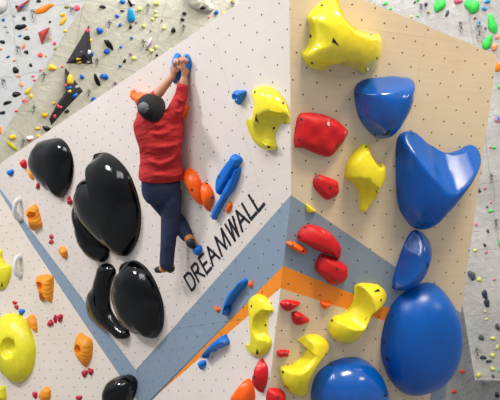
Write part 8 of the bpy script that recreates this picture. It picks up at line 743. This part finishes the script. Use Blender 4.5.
# quickdraws: two small carabiners joined by a sling
SLING = N('grey_sling_webbing').done(rgba((92, 94, 92)), .8)
ALU = N('carabiner_metal').done(rgba((120, 122, 122)), .4, Metallic=.4)
def loop(cx, cy, w, hh, r, z):
    pts = [(cx+w*math.cos(t), cy+hh*math.sin(t), z, r) for t in [2*math.pi*i/12 for i in range(12)]]
    return tube_mesh(pts+[pts[0]], 5)
for i, (pl, c, L, lab) in enumerate(QUICKDRAWS):
    big = 'wire loop beside' in lab
    down = FR[pl].to_3x3().inverted() @ Vector((0, 0, -1)); an = math.atan2(down.x, -down.y)
    r = empty('quickdraw', FR[pl] @ Matrix.Translation((c[0], c[1], 0)) @ Matrix.Rotation(an, 4, 'Z'))
    tag(r, 'quickdraw '+lab, 'quickdraw', 'quickdraws on the far concrete')
    w = .05 if big else .015
    mesh_obj('carabiner', *loop(0, L*.32, w*.8, L*.18, .004, .05), ALU, r)
    mesh_obj('carabiner', *loop(0, -L*.3, w, L*.2, .004, .05), ALU, r)
    mesh_obj('sling', *tube_mesh([(0, L*.16, .05, .009), (0, 0, .052, .010), (0, -L*.12, .05, .009)], 6), SLING, r)
    mesh_obj('hanger', *disc(.018, 0, .052), ALU, r, Matrix.Translation((0, L*.5, 0)))

# ------------------------------------------------------------------ the climber
Cl = CLIMBER
SKIN = N('skin'); SKIN = SKIN.done(rgba((176, 122, 98)), .5)
def cloth(name, col, scale=60, bump=.004, fold=0.0, chalk=0):
    g = N(name); co = g.obj()
    n = g.noise(co, 5, 4)
    c = g.mix(g.ramp(n, .3, .75), rgba(col), rgba(tuple(int(x*.86) for x in col)))
    if chalk:
        c = g.mix(g.math('MULTIPLY', g.ramp(g.noise(co, 7, 5, .7), .66, .85), .4), c, rgba((214, 196, 196)))
    h_ = g.noise(co, scale, 2)
    if fold:
        fo = g.noise(g.vec('MULTIPLY', co, (1.2, 1.2, 3.0)), 2.6, 3, .5)
        h_ = g.math('ADD', g.math('MULTIPLY', h_, .04), fo)
    g.bump(h_, fold if fold else bump, .9)
    return g.done(c, .85)
RED = cloth('red_cotton', (186, 30, 34), fold=.09, chalk=1); DENIM = cloth('dark_denim', (33, 45, 76), fold=.035)
WOOL = cloth('charcoal_wool', (17, 19, 23), 90, .01); POM = cloth('grey_wool', (104, 108, 114), 70, .02)
TAN = N('tan_leather').done(rgba((190, 118, 54)), .55); RUBBER = N('black_rubber').done(rgba((26, 26, 28)), .55)
LAT = Vector(Cl['lat'])
def loft(rings, n=24):
    V = []; Fc = []; m = len(rings)
    R4 = []
    for i in range(m-1):
        p0, p1, p2, p3 = rings[max(i-1, 0)], rings[i], rings[i+1], rings[min(i+2, m-1)]
        for s in range(4):
            t = s/4
            R4.append([0.5*(2*p1[k]+(p2[k]-p0[k])*t+(2*p0[k]-5*p1[k]+4*p2[k]-p3[k])*t*t+(3*p1[k]-p0[k]-3*p2[k]+p3[k])*t**3) for k in range(5)])
    R4.append(rings[-1])
    for i, q in enumerate(R4):
        a = Vector(R4[max(i-1, 0)][:3]); b = Vector(R4[min(i+1, len(R4)-1)][:3]); t = (b-a).normalized()
        x = (LAT-t*LAT.dot(t)).normalized(); y = t.cross(x)
        for k in range(n):
            an = 2*math.pi*k/n
            ca, sa = math.cos(an), math.sin(an)
            e = 2/2.5
            V.append(Vector(q[:3])+x*q[3]*math.copysign(abs(ca)**e, ca)+y*q[4]*math.copysign(abs(sa)**e, sa))
    for i in range(len(R4)-1):
        for k in range(n):
            Fc.append((i*n+k, i*n+(k+1) % n, (i+1)*n+(k+1) % n, (i+1)*n+k))
    Fc += [tuple(range(n-1, -1, -1)), tuple(range((len(R4)-1)*n, len(R4)*n))]
    return V, Fc
def ellipsoid(c, ax, ay, az, n=20, m=14):
    c = Vector(c); V = []; Fc = []
    for j in range(m+1):
        ph = math.pi*j/m
        for k in range(n):
            th = 2*math.pi*k/n
            V.append(c+ax*math.sin(ph)*math.cos(th)+ay*math.sin(ph)*math.sin(th)+az*math.cos(ph))
    for j in range(m):
        for k in range(n):
            Fc.append((j*n+k, j*n+(k+1) % n, (j+1)*n+(k+1) % n, (j+1)*n+k))
    return V, Fc
feet = Vector(Cl['feet'][0][1][:3])
person_m = Matrix.Translation(feet)
pinv = person_m.inverted()
person = empty('person', person_m)
tag(person, 'climber seen from behind in red top, dark jeans and bobble hat, hanging by hands', 'person')
def fused(name, pieces, mat, voxel, smooth_it, parent=person):
    o = mesh_obj(name, *join(*pieces), mat, parent, pinv if parent is person else None)
    r = o.modifiers.new('remesh', 'REMESH'); r.mode = 'VOXEL'; r.voxel_size = voxel; r.use_smooth_shade = True
    s = o.modifiers.new('smooth', 'SMOOTH'); s.factor = .5; s.iterations = smooth_it
    return o
hd = Cl['head']; hc = Vector(hd['c']); cr = Vector(hd['crown']); fc = Vector(hd['face']); sd = Vector(hd['side'])
body = [tube_mesh(t) for t in Cl['arms']+Cl['palms']+Cl['legs']+Cl['feet']]+[tube_mesh(t, 8) for t in Cl['fingers']]
body += [loft(Cl['torso']), tube_mesh(Cl['neck']), ellipsoid(hc, sd*.076, fc*.095, cr*.112), ellipsoid(hc+fc*.035-cr*.06, sd*.058, fc*.062, cr*.07),
         tube_mesh([(*(hc+fc*.09+cr*.0), .012), (*(hc+fc*.112-cr*.035), .016)]), ellipsoid(hc+sd*.078-cr*.02, sd*.012, fc*.02, cr*.032), ellipsoid(hc-sd*.078-cr*.02, sd*.012, fc*.02, cr*.032),
         tube_mesh([(*(hc+fc*.096-cr*.072-sd*.02), .007), (*(hc+fc*.1-cr*.072), .008), (*(hc+fc*.096-cr*.072+sd*.02), .007)])]
fused('body', body, SKIN, .007, 3)
EYE = N('eye').done(rgba((230, 228, 224)), .2)
for s in (-1, 1): mesh_obj('eye', *ellipsoid(hc+fc*.088-cr*.008+sd*.031*s, sd*.012, fc*.009, cr*.009, 10, 8), EYE, person, pinv)
fused('hoodie', [loft(Cl['hoodie'])]+[tube_mesh(t, 14) for t in Cl['sleeves']]+[tube_mesh(t, 14) for t in Cl['cuffs']]+[tube_mesh(Cl['collar'])]+[tube_mesh(t, 8) for t in Cl['folds']], RED, .01, 3)['label'] = 'red long-sleeved hooded top'
fused('jeans', [loft(Cl['jeans'])]+[tube_mesh(t, 14) for t in Cl['jeanlegs']], DENIM, .01, 3)['label'] = 'dark blue jeans'
hat = fused('beanie', [ellipsoid(hc+cr*.02-fc*.012, sd*.107, fc*.118, cr*.125), ellipsoid(hc-cr*.03-fc*.012, sd*.112, fc*.122, cr*.06)], WOOL, .009, 2)
hat['label'] = 'charcoal knitted beanie with a grey bobble'
rnd = random.Random(4); pc = Vector(Cl['pompom']); V, Fc = ellipsoid(pc, Vector((.045, 0, 0)), Vector((0, .045, 0)), Vector((0, 0, .045)), 18, 14)
V = [pc+(Vector(v)-pc)*(1+.16*math.sin(v[0]*210)*math.sin(v[1]*190)*math.sin(v[2]*230)) for v in V]
mesh_obj('pompom', V, Fc, POM, hat, Matrix.Translation((0, 0, 0)))
for s in Cl['shoes']:
    sh = fused('climbing_shoe', [tube_mesh(s['body'], 14)], TAN, .007, 1)
    mesh_obj('toe_rand', *tube_mesh(s['toe'], 14), RUBBER, sh)
    mesh_obj('heel_rand', *tube_mesh(s['heel'], 14), RUBBER, sh)
